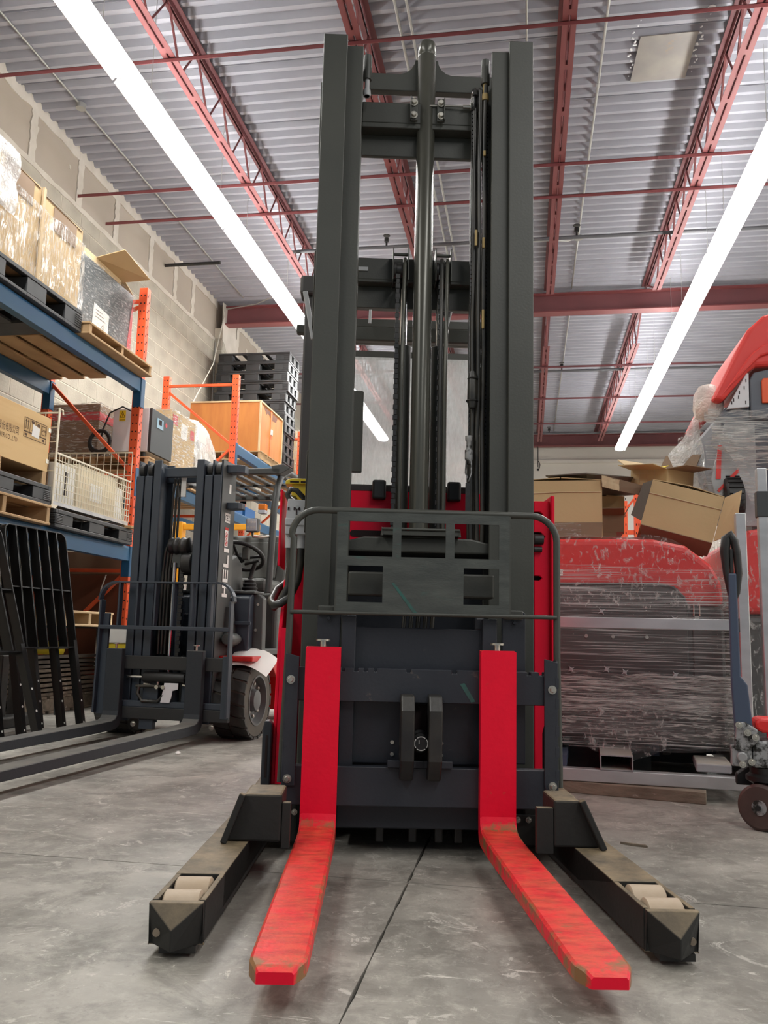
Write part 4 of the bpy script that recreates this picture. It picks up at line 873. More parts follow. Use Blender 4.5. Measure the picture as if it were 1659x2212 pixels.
def leg(x_tip, x_rear, out, lab):
    # centre line from the tip (y 1.78) back to the chassis; box section with a wheel pocket and a pointed nose
    hw = 0.054; y0, y1 = 1.79, 2.68; zt, zb = 0.104, 0.022
    def cx_(y): return x_tip + (x_rear-x_tip)*(y-y0)/(y1-y0)
    def pr(y, s): return (cx_(y)+s*hw, y)
    m = MB()
    nose = lambda z: [(cx_(y0)-hw, y0+0.03, z), (cx_(y0), y0-0.028, z), (cx_(y0)+hw, y0+0.03, z)]
    a, b = y0+0.022, y0+0.215                                # pocket
    # side walls
    for s in (-1, 1):
        w0 = 0.012
        def q(y, t): return (cx_(y)+s*(hw-t*w0), y)
        p = [q(y0+0.03, 0), q(y1, 0), q(y1, 1), q(y0+0.03, 1)]
        m.add([(x, y, zb) for x, y in p]+[(x, y, zt) for x, y in p], [(3, 2, 1, 0), (4, 5, 6, 7), (0, 1, 5, 4), (1, 2, 6, 5), (2, 3, 7, 6), (3, 0, 4, 7)])
    # rear top plate and block
    p = [pr(b, -1), pr(b, 1), pr(y1, 1), pr(y1, -1)]
    m.add([(x, y, zb+0.01) for x, y in p]+[(x, y, zt+0.001) for x, y in p], [(3, 2, 1, 0), (4, 5, 6, 7), (0, 1, 5, 4), (1, 2, 6, 5), (2, 3, 7, 6), (3, 0, 4, 7)])
    # nose wedge: sloping triangle on top
    n0 = nose(zb); tl, trr = (cx_(y0)-hw, y0+0.008, zt), (cx_(y0)+hw, y0+0.008, zt)
    tip = (cx_(y0), y0-0.03, zt-0.042); r0, r1 = (pr(a, -1)[0], a, zt+0.001), (pr(a, 1)[0], a, zt+0.001); rb0, rb1 = (pr(a, -1)[0], a, zb), (pr(a, 1)[0], a, zb)
    v = [n0[0], n0[1], n0[2], tl, tip, trr, r0, r1, rb0, rb1]
    m.add(v, [(0, 1, 4, 3), (1, 2, 5, 4), (3, 4, 5), (3, 5, 7, 6), (6, 7, 9, 8), (0, 3, 6, 8), (2, 9, 7, 5), (0, 8, 9, 2, 1)])
    L_ = part('straddle_leg', m, 'arm', RT, bev=0.003, seg=2, label=lab)
    # shoulder plate that carries the leg, with a slanted outer edge under dust
    ob, ot, xi = (-0.336, -0.292, -0.194) if out < 0 else (0.643, 0.588, 0.520)
    xin = -0.170 if out < 0 else 0.474
    P = [(ob, 0.1055), (ot, 0.225), (xi, 0.225), (xi, 0.1055)]
    part('leg_shoulder', MB().prism(P, 'y', 2.305, 2.45), 'arm', L_, bev=0.006)
    part('shoulder_web', MB().box(min(xi, xin)+0.001, max(xi, xin)-0.001, 2.307, 2.33, 0.088, 0.204), 'arm', L_, bev=0.002)
    part('shoulder_rim', MB().bar((ob-out*-0.003, 2.29, 0.105), (ot-out*-0.003, 2.30, 0.226), 0.016, 0.03, up=(0, 1, 0)), 'arm', L_, bev=0.003)
    for y in (y0+0.068, y0+0.162):
        w_ = part('load_wheel', MB().lathe([(0.04, cx_(y)-0.0385), (0.0445, cx_(y)-0.035), (0.0445, cx_(y)+0.035), (0.04, cx_(y)+0.0385)], (0, y, 0.067), 'x', 28), 'roller', L_, smooth=40)
    part('foot_block', MB().box(cx_(y0)-hw*0.55, cx_(y0)+hw*0.8, y0+0.01, y0+0.05, 0.008, 0.022), 'grime', L_)
    xh = cx_(y0)+out*hw*0.62
    part('nose_hole', MB().lathe([(0.0075, 0), (0.0075, 0.02)], (xh, y0-0.0035, 0.05), 'y', 12), 'woodgrey', L_)
leg(-0.354, -0.315, -1, 'dusty black straddle leg on the left with two worn load wheels')
leg(0.648, 0.615, 1, 'dusty black straddle leg on the right with two worn load wheels')
# ================================================================== COUNTERBALANCE FORKLIFT on the left (faces the camera side of the room)
FB = (-2.13, 4.9, 0.0)
FK = thing('forklift', 'blue grey forklift with black forks and white HELI lettering on its mast', 'forklift', FB, rot=radians(-3))
xc = -2.13
def fork2(x0, x1):
    top = [(4.80, 0.53), (4.80, 0.165), (4.793, 0.14), (4.775, 0.122), (4.74, 0.113), (4.6, 0.11), (2.75, 0.10), (2.66, 0.09)]
    bot = [(4.842, 0.53), (4.842, 0.14), (4.838, 0.10), (4.82, 0.076), (4.78, 0.06), (4.6, 0.056), (2.75, 0.06), (2.66, 0.066)]
    m = MB().prism(top + bot[::-1], 'x', x0, x1)
    f = part('fork', m, 'forkgrey', FK, bev=0.003, seg=1)
    part('latch_pin', MB().lathe([(0.006, 0.53), (0.006, 0.555), (0.02, 0.557), (0.02, 0.562)], ((x0+x1)/2, 4.82, 0), 'z', 12), 'zinc', f, smooth=40)
fork2(-2.478, -2.375); fork2(-1.958, -1.855)
# mast: three nested rails a side
for s in (-1, 1):
    for k, nm in enumerate(('outer_mast_rail', 'middle_mast_rail', 'inner_mast_rail')):
        xo = xc + s*(0.285-k*0.058); w_ = 0.05
        lo, hi = (xo-w_ if s > 0 else xo), (xo if s > 0 else xo+w_)
        y0 = 4.905+0.0*k; zt = 1.60 if k < 2 else 1.70
        web0, web1 = (hi-0.012, hi) if s > 0 else (lo, lo+0.012)
        dep = (0.21, 0.19, 0.17)[k]
        m = MB().box(lo, hi, y0, y0+0.02, 0.10 if k == 0 else 0.14, zt).box(web0, web1, y0+0.02, y0+dep, 0.10 if k == 0 else 0.14, 1.70).box(lo, hi, y0+dep, y0+dep+0.02, 0.10 if k == 0 else 0.14, zt)
        part(nm, m, 'heliblue', FK, bev=0.004, seg=2)
        if k < 2:
            part('mast_roller', MB().lathe([(0.04, lo+0.004), (0.048, lo+0.008), (0.048, hi-0.012), (0.04, hi-0.008)], (0, y0+0.06, 1.64), 'x', 20), 'rubber', FK, smooth=40)
part('mast_top_bar', MB().box(xc-0.12, xc+0.12, 4.95, 4.99, 1.60, 1.66), 'heliblue', FK, bev=0.004)
part('mast_top_bar', MB().box(xc-0.23, xc+0.23, 5.05, 5.08, 1.58, 1.66), 'heliblue', FK, bev=0.004)
part('mast_cross_bar', MB().box(xc-0.23, xc+0.23, 5.07, 5.10, 0.55, 0.75), 'heliblue', FK, bev=0.004)
part('mast_side_cover', MB().box(xc+0.286, xc+0.291, 4.92, 5.13, 0.10, 1.70), 'heligrey', FK, bev=0.002)
part('mast_tab', MB().prism([(xc+0.291, 4.97), (xc+0.36, 4.97), (xc+0.40, 5.0), (xc+0.40, 5.06), (xc+0.291, 5.08)], 'z', 1.625, 1.675), 'heliblue', FK, bev=0.004)
part('mast_tab', MB().prism([(xc+0.291, 4.99), (xc+0.37, 4.99), (xc+0.385, 5.01), (xc+0.385, 5.07), (xc+0.291, 5.08)], 'z', 1.40, 1.44), 'heliblue', FK, bev=0.004)
xs = xc+0.2925
def letters(word, z0, h, wd, gap):
    # block letters that read upwards; height across the rail, towards the camera side
    st = 0.021; z = z0; m = MB(); yb, yt = 5.06, 5.06-h
    def r(za, zb, fa, fb): m.box(xs, xs+0.002, yb-(fb)*h, yb-(fa)*h, za, zb)
    for ch in word:
        if ch == 'H': r(z, z+st, 0, 1); r(z+wd-st, z+wd, 0, 1); r(z+st, z+wd-st, 0.38, 0.62)
        if ch == 'E':
            r(z, z+st, 0, 1)
            for a, b in ((0, 0.2), (0.4, 0.6), (0.8, 1)): r(z+st, z+wd, a, b)
        if ch == 'L': r(z, z+st, 0, 1); r(z+st, z+wd, 0, 0.24)
        if ch == 'I': r(z, z+st*1.15, 0, 1)
        z += (st*1.15 if ch == 'I' else wd)+gap
    return m
part('maker_lettering', letters('HELI', 0.855, 0.078, 0.076, 0.016), 'paper', FK, label='white HELI lettering reading upwards')
st1 = part('warning_sticker', MB().box(xs, xs+0.001, 4.985, 5.035, 1.165, 1.285), 'paper', FK)
part('sticker_pictogram', MB().box(xs+0.001, xs+0.0016, 4.985, 5.035, 1.268, 1.285), 'helired', st1)
for z in (1.235, 1.19):
    m = MB()
    for q in range(24):
        a0, a1 = 2*pi*q/24, 2*pi*(q+1)/24
        m.add([(xs+0.0012, 5.01+r*cos(a), z+r*sin(a)) for r, a in ((0.02, a0), (0.02, a1), (0.016, a1), (0.016, a0))]+[(xs+0.0017, 5.01+r*cos(a), z+r*sin(a)) for r, a in ((0.02, a0), (0.02, a1), (0.016, a1), (0.016, a0))], [(0, 3, 2, 1), (4, 5, 6, 7), (0, 1, 5, 4), (2, 3, 7, 6)])
    m.bar((xs+0.0014, 4.997, z-0.012), (xs+0.0014, 5.023, z+0.012), 0.005, 0.001, up=(1, 0, 0)); m.box(xs+0.001, xs+0.0016, 5.004, 5.014, z-0.01, z+0.006)
    part('sticker_pictogram', m, 'helired', st1)
st2 = part('conformity_sticker', MB().box(xs, xs+0.001, 4.975, 5.055, 1.315, 1.375), 'paper', FK)
text('conformity_mark', 'CE', 0.05, (xs+0.0012, 4.978, 1.327), (0, 1, 0), (0, 0, 1), 'slot', st2, sx=0.75)
text('conformity_mark', 'UK\nCA', 0.026, (xs+0.0012, 5.026, 1.348), (0, 1, 0), (0, 0, 1), 'slot', st2, sx=0.8)
part('yellow_sticker', MB().box(xs, xs+0.001, 5.02, 5.05, 1.50, 1.56), 'paper', FK)
part('blue_sticker', MB().box(xc-0.2865, xc-0.285, 4.905, 4.925, 1.5, 1.58), 'bluebin', FK)
# lift cylinder, chain, hose reel
part('lift_cylinder', MB().lathe([(0.03, 0.16), (0.03, 0.85), (0.018, 0.855), (0.018, 1.1)], (xc+0.0, 5.02, 0), 'z', 18), 'heliblue', FK, smooth=40)
part('piston_rod', MB().lathe([(0.014, 0.3), (0.014, 1.06)], (xc-0.02, 4.965, 0), 'z', 14), 'chrome', FK, smooth=40)
m = MB()
for k in range(32): m.box(xc+0.02, xc+0.05 if k % 2 else xc+0.044, 4.955, 4.968, 0.30+k*0.024, 0.30+k*0.024+0.02)
part('lift_chain', m, 'grime', FK, kind='stuff')
m = MB()
for k in range(30): m.box(xc+0.085, xc+0.112 if k % 2 else xc+0.106, 5.0, 5.012, 0.32+k*0.025, 0.32+k*0.025+0.021)
part('lift_chain', m, 'grime', FK, kind='stuff')
part('chain_wheel', MB().lathe([(0.07, xc+0.03), (0.075, xc+0.035), (0.075, xc+0.095), (0.07, xc+0.10)], (0, 5.0, 1.06), 'x', 24), 'grime', FK, smooth=40)
part('wheel_hub', MB().lathe([(0.03, xc+0.10), (0.024, xc+0.112)], (0, 5.0, 1.06), 'x', 16), 'heligrey', FK, smooth=40)
part('hose_reel', MB().lathe([(0.05, xc-0.06), (0.055, xc-0.05), (0.045, xc-0.035), (0.055, xc-0.02), (0.055, xc-0.01), (0.045, xc+0.005), (0.055, xc+0.02), (0.055, xc+0.035), (0.047, xc+0.05), (0.055, xc+0.065), (0.04, xc+0.075)], (0, 4.98, 1.165), 'x', 24), 'grime', FK, smooth=40)
part('cylinder_head', MB().box(xc-0.06, xc+0.02, 4.97, 5.03, 1.03, 1.12), 'heligrey', FK, bev=0.006)
for k in range(3):
    x = xc-0.10+k*0.022
    part('mast_hose', MB().tube([(x, 4.97, 0.5), (x, 4.97, 1.0), (x+0.01, 4.97, 1.13), (x+0.04, 4.96, 1.20), (x+0.06, 5.0, 1.19)], 0.008, 8), 'hose', FK, smooth=60)
    part('mast_hose', MB().tube([(x+0.0, 5.03, 0.5), (x+0.01, 5.03, 1.5), (x+0.03, 5.01, 1.6), (x+0.055, 5.0, 1.55), (x+0.06, 5.0, 1.48)], 0.008, 8), 'hose', FK, smooth=60)
part('hose_tag', MB().box(xc-0.02, xc+0.012, 4.99, 4.995, 1.48, 1.60), 'paper', FK)
# carriage
part('upper_carriage_bar', MB().box(-2.545, -1.70, 4.842, 4.88, 0.41, 0.49), 'helidark', FK, bev=0.004)
part('lower_carriage_bar', MB().box(-2.545, -1.70, 4.842, 4.88, 0.12, 0.19), 'helidark', FK, bev=0.004)
part('carriage_ledge', MB().box(-2.50, -1.74, 4.85, 4.90, 0.19, 0.225), 'heliblue', FK, bev=0.003)
part('side_shift_cylinder', MB().lathe([(0.028, -2.26), (0.032, -2.25), (0.032, -2.0), (0.028, -1.99)], (0, 4.87, 0.365), 'x', 18), 'rubber', FK, smooth=40)
part('side_shift_rod', MB().lathe([(0.011, -2.37), (0.011, -1.9)], (0, 4.87, 0.365), 'x', 12), 'chrome', FK, smooth=40)
for x in (-2.27, -2.02):
    part('carriage_plate', MB().box(x, x+0.10, 4.885, 4.90, 0.10, 0.42), 'heliblue', FK, bev=0.003)
    part('hose_elbow', MB().tube([(x+0.02, 4.86, 0.325), (x+0.09, 4.85, 0.315), (x+0.115, 4.85, 0.315), (x+0.115, 4.85, 0.34)], 0.008, 8), 'zinc', FK, smooth=50)
part('carriage_hose', MB().tube([(-2.28, 4.86, 0.32), (-2.285, 4.85, 0.27), (-2.25, 4.845, 0.225), (-2.15, 4.845, 0.225), (-2.11, 4.85, 0.27), (-2.09, 4.86, 0.32)], 0.010, 8), 'hose', FK, smooth=60)
part('carriage_hose', MB().tube([(-2.3, 4.86, 0.31), (-2.2, 4.85, 0.315), (-2.13, 4.85, 0.31), (-2.07, 4.85, 0.305)], 0.010, 8), 'hose', FK, smooth=60)
part('bright_bracket', MB().prism([(-2.13, 0.22), (-2.07, 0.22), (-2.06, 0.25), (-2.055, 0.29), (-2.02, 0.30), (-2.02, 0.335), (-2.11, 0.335), (-2.12, 0.27)], 'y', 4.84, 4.846), 'white', FK, bev=0.002)
for x in (-2.155, -2.115): part('bolt', MB().lathe([(0.012, 4.83), (0.012, 4.845)], (x, 0, 0.31), 'y', 10), 'zinc', FK, smooth=40)
for x in (-2.30, -1.80): part('lower_bolt', bolt(MB(), (x, 4.85, 0.09), 0.011), 'zinc', FK)
m = MB(); m.box(-2.27, -2.18, 4.86, 4.9, 0.06, 0.12); m.box(-2.0, -1.9, 4.86, 4.9, 0.08, 0.12); part('lower_hook', m, 'heliblue', FK, bev=0.004)
# load backrest
zt = 0.935
for s, x in ((-1, -2.548), (1, -1.698)):
    part('backrest_side', MB().bar((x, 4.83, 0.15), (x+s*-0.006, 4.83, 0.82), 0.05, 0.012, up=(1, 0, 0)), 'heliblue', FK, bev=0.002)
    pts = arc((x-s*0.10, zt-0.115), 0.11, pi if s < 0 else 0, pi/2, 6, lambda a, b: (a, 4.83, b))
    m = MB()
    for p, q in zip(pts, pts[1:]): m.bar(p, q, 0.045, 0.012, up=(0, 0, 1) if abs(q[0]-p[0]) > abs(q[2]-p[2]) else (1, 0, 0))
    part('backrest_corner', m, 'heliblue', FK)
    part('backrest_hanger', MB().box(x+(0.0 if s < 0 else -0.05), x+(0.05 if s < 0 else 0), 4.838, 4.86, 0.14, 0.74 if s < 0 else 0.5), 'heliblue', FK, bev=0.003)
part('backrest_top', MB().box(-2.45, -1.80, 4.808, 4.852, zt-0.012, zt-0.002), 'heliblue', FK, bev=0.002)
part('backrest_rail', MB().box(-2.545, -1.70, 4.80, 4.85, 0.645, 0.668), 'heliblue', FK, bev=0.003)
for k in range(6):
    x = -2.433+k*0.119
    part('backrest_bar', MB().box(x, x+0.012, 4.81, 4.85, 0.668, zt-0.01), 'heliblue', FK, bev=0.002)
# wheels
def wheel(x0, x1, y, r, det):
    t = MB().lathe([(r*0.62, x0), (r*0.93, x0), (r*0.97, x0+0.02), (r*0.975, x1-0.02), (r*0.93, x1), (r*0.62, x1), (r*0.62, x0)], (0, y, r), 'x', 40, cap=False)
    w_ = part('tyre', t, 'tyrewall', FK, smooth=35)
    m = MB(); n = 20
    for k in range(n):
        a = 2*pi*k/n
        for q, (xa, xb, da) in enumerate(((x0-0.002, (x0+x1)/2-0.006, 0.0), ((x0+x1)/2+0.006, x1+0.002, pi/n))):
            aa = a+da; hw = 2*pi/n*0.40; sk = 0.10 if q else -0.10
            ang = [aa-hw, aa+hw]
            P = []
            for rr in (r*0.95, r*1.012):
                P += [(xa, y+rr*cos(ang[0]+(sk if q == 0 else 0)), r+rr*sin(ang[0]+(sk if q == 0 else 0))), (xb, y+rr*cos(ang[0]+(sk if q else 0)), r+rr*sin(ang[0]+(sk if q else 0))),
                      (xb, y+rr*cos(ang[1]+(sk if q else 0)), r+rr*sin(ang[1]+(sk if q else 0))), (xa, y+rr*cos(ang[1]+(sk if q == 0 else 0)), r+rr*sin(ang[1]+(sk if q == 0 else 0)))]
            m.add(P, [(3, 2, 1, 0), (4, 5, 6, 7), (0, 1, 5, 4), (1, 2, 6, 5), (2, 3, 7, 6), (3, 0, 4, 7)])
    part('tread', m, 'tyre', w_)
    if not det: part('rim', MB().lathe([(r*0.62, x0+0.03), (r*0.62, x1-0.03)], (0, y, r), 'x', 24), 'rim', w_)
    if det:
        part('rim', MB().lathe([(r*0.60, x0+0.01), (r*0.615, x1-0.01), (r*0.66, x1+0.003), (r*0.61, x1+0.004), (r*0.56, x1-0.04), (r*0.30, x1-0.036), (r*0.26, x1-0.002), (r*0.13, x1+0.004)], (0, y, r), 'x', 36), 'rim', w_, smooth=40)
        nb_ = MB()
        for k in range(8):
            a = 2*pi*k/8; nb_.lathe([(0.011, x1-0.05), (0.011, x1-0.022), (0.006, x1-0.018)], (0, y+r*0.42*cos(a), r+r*0.42*sin(a)), 'x', 6)
        part('wheel_nuts', nb_, 'zinc', w_)
        part('size_mark', MB().box(x1-0.002, x1+0.001, y-0.01, y+0.022, 2*r*0.89, 2*r*0.905), 'paper', w_)
wheel(-1.84, -1.64, 5.16, 0.232, True)
wheel(-2.62, -2.42, 5.16, 0.232, False)
wheel(-2.45, -2.31, 6.5, 0.19, False); wheel(-1.95, -1.81, 6.5, 0.19, False)
# body
part('fender', MB().prism([(5.0, 0.50), (5.35, 0.50), (5.47, 0.46), (5.55, 0.36), (5.6, 0.15), (5.52, 0.15), (5.45, 0.36), (5.33, 0.46), (5.0, 0.47)], 'x', -1.87, -1.625), 'helired', FK, bev=0.006)
part('fender_inner', MB().box(-1.88, -1.87, 5.1, 5.6, 0.12, 0.50), 'helired', FK)
part('fender', MB().prism([(5.0, 0.50), (5.35, 0.50), (5.47, 0.46), (5.55, 0.36), (5.6, 0.15), (5.52, 0.15), (5.45, 0.36), (5.33, 0.46), (5.0, 0.47)], 'x', -2.635, -2.39), 'helired', FK, bev=0.006)
part('chassis', MB().box(-2.30, -1.93, 5.16, 6.4, 0.1, 0.5), 'heligrey', FK, bev=0.02)
part('counterweight', MB().prism([(-2.5, 6.3), (-1.75, 6.3), (-1.75, 6.75), (-1.9, 6.9), (-2.36, 6.9), (-2.5, 6.75)], 'z', 0.2, 0.9), 'helired', FK, bev=0.04, seg=3)
part('battery_cover', MB().box(-2.5, -1.75, 5.75, 6.3, 0.5, 0.92), 'heligrey', FK, bev=0.03, seg=3)
part('floor_plate', MB().box(-2.5, -1.72, 5.3, 5.8, 0.50, 0.54), 'heligrey', FK, bev=0.006)
part('front_cowl', MB().prism([(5.16, 0.5), (5.30, 0.5), (5.33, 0.88), (5.20, 0.885), (5.16, 0.86)], 'x', -2.5, -1.72), 'heliblue', FK, bev=0.008)
part('side_shield', MB().prism([(-1.80, 0.50), (-1.655, 0.50), (-1.66, 0.86), (-1.69, 0.885), (-1.80, 0.885)], 'y', 5.23, 5.30), 'heligrey', FK, bev=0.006)
part('red_leg', MB().box(-1.89, -1.835, 5.15, 5.17, 0.47, 0.57), 'helired', FK, bev=0.004)
part('cowl_deck', MB().box(-2.45, -1.70, 5.18, 5.36, 0.886, 0.905), 'heligrey', FK, bev=0.006)
part('deck_label', MB().box(-1.86, -1.79, 5.2, 5.25, 0.9055, 0.907), 'paper', FK)
part('tilt_cylinder_bracket', MB().prism([(5.04, 0.62), (5.10, 0.55), (5.16, 0.55), (5.16, 0.66), (5.12, 0.80), (5.06, 0.80)], 'x', -1.86, -1.835+0.03), 'heligrey', FK, bev=0.006)
part('tilt_cylinder', MB().lathe([(0.03, 4.98), (0.04, 5.0), (0.04, 5.1), (0.03, 5.15)], (-1.79, 0, 0.60), 'y', 16), 'heligrey', FK, smooth=40)
part('side_rail', MB().bar((-1.83, 5.14, 0.70), (-1.70, 5.14, 0.70), 0.02, 0.022), 'heliblue', FK, bev=0.003)
for x, z, yb in ((-1.82, 0.83, 5.152), (-1.69, 0.82, 5.222), (-1.83, 0.77, 5.152), (-1.70, 0.66, 5.222)): part('bolt', MB().lathe([(0.009, yb), (0.009, yb+0.01)], (x, 0, z), 'y', 10), 'zinc', FK)
part('label_card', MB().obox((-1.6615, 5.262, 0.80), (0.003, 0.04, 0.11), Matrix.Rotation(0.12, 3, 'X')), 'paper', FK)
# cab
part('dashboard', MB().prism([(5.28, 0.90), (5.55, 0.90), (5.50, 1.10), (5.40, 1.15), (5.30, 1.12)], 'x', -2.22, -1.92), 'heligrey', FK, bev=0.012)
part('steering_column', MB().tube([(-2.02, 5.5, 1.1), (-2.02, 5.62, 1.17)], 0.02, 10), 'rubber', FK)
RW = Matrix.Translation((-1.99, 5.62, 1.165)) @ Matrix.Rotation(radians(-30), 4, 'X')
sw = MB().tube(arc((0, 0), 0.165, 0, 2*pi, 36, lambda a, b: (a, b, 0))[:-1], 0.015, 10, closed=True).tube([(-0.16, 0, 0), (0, 0, -0.02), (0.16, 0, 0)], 0.011, 8).tube([(0, -0.16, 0), (0, 0, -0.02)], 0.011, 8).lathe([(0.04, -0.03), (0.04, 0.0), (0.02, 0.01)], (0, 0, 0), 'z', 14).xf(RW)
part('steering_wheel', sw, 'rubber', FK, smooth=50)
part('lever_boot', MB().lathe([(0.055, 0.90), (0.06, 0.915), (0.048, 0.925), (0.055, 0.94), (0.042, 0.95), (0.048, 0.965), (0.036, 0.975), (0.04, 0.99), (0.02, 1.0)], (-1.86, 5.5, 0), 'z', 16), 'rubber', FK, smooth=40)
part('lever', MB().tube([(-1.86, 5.5, 1.0), (-1.84, 5.52, 1.10), (-1.83, 5.5, 1.13)], 0.016, 8), 'rubber', FK, smooth=50)
part('turn_lever', MB().tube([(-1.9, 5.5, 1.10), (-1.78, 5.45, 1.12)], 0.010, 8), 'rubber', FK, smooth=50)
part('pedal_box', MB().box(-1.99, -1.94, 5.24, 5.3, 0.906, 1.0), 'rubber', FK, bev=0.006)
part('display', MB().box(-1.93, -1.88, 5.5, 5.54, 1.13, 1.22), 'seat', FK, bev=0.01)
seat = part('seat', MB().box(-2.38, -1.86, 5.8, 6.2, 0.92, 1.03), 'seat', FK, bev=0.04, seg=3)
part('seat_back', MB().prism([(6.15, 1.0), (6.27, 1.0), (6.36, 1.36), (6.33, 1.40), (6.27, 1.38)], 'x', -2.36, -1.84), 'seat', seat, bev=0.03, seg=3)
part('seat_back_panel', MB().prism([(6.145, 1.05), (6.16, 1.05), (6.24, 1.33), (6.225, 1.33)], 'x', -2.28, -1.92), 'seat', seat, bev=0.006)
# overhead guard
for x in (-2.56, -1.66):
    part('guard_pillar', MB().tube([(x, 5.32, 0.90), (x, 5.36, 1.45), (x, 5.40, 1.60), (x, 5.48, 1.70), (x, 5.62, 1.745), (x, 6.2, 1.74), (x, 6.7, 1.70), (x, 6.78, 1.6), (x, 6.75, 0.9)], 0.023, 10), 'heligrey', FK, smooth=50)
part('guard_front_bar', MB().box(-2.54, -1.62, 5.33, 5.38, 1.685, 1.725), 'heligrey', FK, bev=0.006)
part('guard_front_bar', MB().prism([(-1.68, 1.70), (-1.62, 1.68), (-1.55, 1.72), (-1.60, 1.75), (-1.68, 1.74)], 'y', 5.33, 5.42), 'heligrey', FK, bev=0.004)
part('guard_rear_bar', MB().box(-2.54, -1.68, 6.35, 6.41, 1.68, 1.725), 'heligrey', FK, bev=0.006)
part('guard_mid_bar', MB().box(-2.54, -1.68, 5.82, 5.85, 1.69, 1.70), 'heligrey', FK)
for k in range(9):
    x = -2.50+k*0.10
    part('guard_slat', MB().box(x, x+0.038, 5.38, 6.35, 1.70, 1.715), 'heligrey', FK, bev=0.002, seg=1)
part('amber_indicator', MB().box(-1.735, -1.685, 5.26, 5.31, 1.435, 1.475), 'amber', FK, bev=0.006)
part('indicator_base', MB().box(-1.735, -1.685, 5.26, 5.31, 1.41, 1.434), 'led', FK, bev=0.004)
hl = part('work_light', MB().box(-1.80, -1.715, 5.22, 5.27, 1.285, 1.375), 'rim', FK, bev=0.010)
part('work_light_glass', MB().box(-1.793, -1.722, 5.216, 5.221, 1.292, 1.368), 'led', hl, bev=0.002)
for k in range(6): part('led_dot', MB().lathe([(0.008, 5.2145), (0.008, 5.2165)], (-1.78+0.022*(k % 3), 0, 1.312+0.036*(k//3)), 'y', 10), 'paper', hl)
part('work_light_arm', MB().tube([(-1.76, 5.25, 1.285), (-1.76, 5.26, 1.26), (-1.70, 5.29, 1.26), (-1.68, 5.33, 1.27)], 0.012, 8), 'zinc', FK, smooth=50)
props(part('foam_sheet', MB().grid(lambda u, v: (-1.80+0.26*u+0.01*sin(v*3), 4.96+0.24*v+0.05*u, 0.535-0.10*(1-v)**1.4+0.03*sin(u*2.6)-0.07*u*u), 10, 8), 'paper', smooth=60), 'white foam sheet lying on the red forklift fender', 'foam sheet')
# ================================================================== PALLET RACK along the left wall
XF, XRr = -3.5, -4.4
FY = [4.45, 7.05, 9.62, 12.66]
rack = thing('pallet_rack', 'orange and blue pallet rack along the block wall on the left', 'rack', (-3.95, 7.05, 0))
def post(x, y, top, s):
    # folded channel with two rows of slots in the face and one row down the side
    m = MB().prism([(x-0.04, y-0.035), (x+0.04, y-0.035), (x+0.04, y+0.035), (x+0.028, y+0.035), (x+0.028, y-0.024), (x-0.028, y-0.024), (x-0.028, y+0.035), (x-0.04, y+0.035)], 'z', 0.006, top)
    p = part('upright_post', m, 'rackorange', rack, bev=0.002, seg=1)
    d = MB(); z = 0.12
    while z < top-0.05:
        for dy in (-0.014, 0.014):
            d.box(x+s*0.04, x+s*0.0408, y+dy-0.006, y+dy+0.006, z+(0.025 if dy > 0 else 0), z+0.016+(0.025 if dy > 0 else 0))
        for dx in (-0.018, 0.018): d.box(x+dx-0.006, x+dx+0.006, y-0.0358, y-0.035, z+0.008, z+0.022)
        z += 0.0762
    part('post_slots', d, 'slot', p, kind='stuff')
    part('foot_plate', MB().box(x-0.06, x+0.06, y-0.06, y+0.06, 0.0, 0.006), 'rackorange', p)
for y, top in zip(FY, (3.78, 3.79, 3.77, 3.80)):
    post(XF, y, top, 1); post(XRr, y, top, 1)
    hz = [0.25, 1.16, 1.72, 2.02, 2.95, top-0.10]
    for z in (0.25, 1.16, 2.02, top-0.12): part('frame_brace', MB().box(XRr+0.035, XF-0.035, y-0.015, y+0.015, z-0.016, z+0.016), 'rackorange', rack, bev=0.002, seg=1)
    for (za, zb) in ((2.90, 2.06), (0.30, 1.12), (top-0.45, top-0.17)) if y < 8 else ((top-0.2, 2.9), (2.08, 2.85), (0.30, 1.12)):
        part('frame_brace', MB().bar((XRr+0.03, y, za), (XF-0.03, y, zb), 0.03, 0.03, up=(0, 1, 0)), 'rackorange', rack, bev=0.002, seg=1)
def beam(ya, yb, z, zt, front=True):
    x = XF+0.0 if front else XRr
    ya, yb = ya+0.036, yb-0.036
    m = MB().prism([(x-0.03, z), (x+0.038, z), (x+0.038, zt-0.02), (x+0.034, zt), (x-0.006, zt), (x-0.008, zt-0.035), (x-0.03, zt-0.035)], 'y', ya+0.005, yb-0.005)
    b = part('load_beam', m, 'rackblue', rack, bev=0.003, seg=2)
    for y in (ya-0.072, yb):
        part('end_connector', MB().box(x-0.03, x+0.046, y, y+0.072, z-0.14, zt) if not front else MB().box(x+0.0405, x+0.047, y, y+0.072, z-0.14, zt).box(x-0.03, x+0.045, y+(0.072 if y < ya else -0.006), y+(0.078 if y < ya else 0.0), z-0.14, zt), 'rackblue', b, bev=0.002, seg=1)
for (a, b, z, zt) in ((FY[0], FY[1], 2.79, 2.92), (FY[0], FY[1], 1.245, 1.375), (FY[1], FY[2], 1.97, 2.09), (FY[2], FY[3], 2.79, 2.92), (FY[2], FY[3], 1.97, 2.09)):
    beam(a, b, z, zt, True); beam(a, b, z, zt, False)
for y in (14.9,):
    post(XF, y, 3.8, 1); post(XRr, y, 3.8, 1); part('frame_brace', MB().box(XRr+0.035, XF-0.035, y-0.015, y+0.015, 3.6, 3.63), 'rackorange', rack)
beam(FY[3], 14.9, 2.79, 2.92, True); beam(FY[3], 14.9, 2.79, 2.92, False)

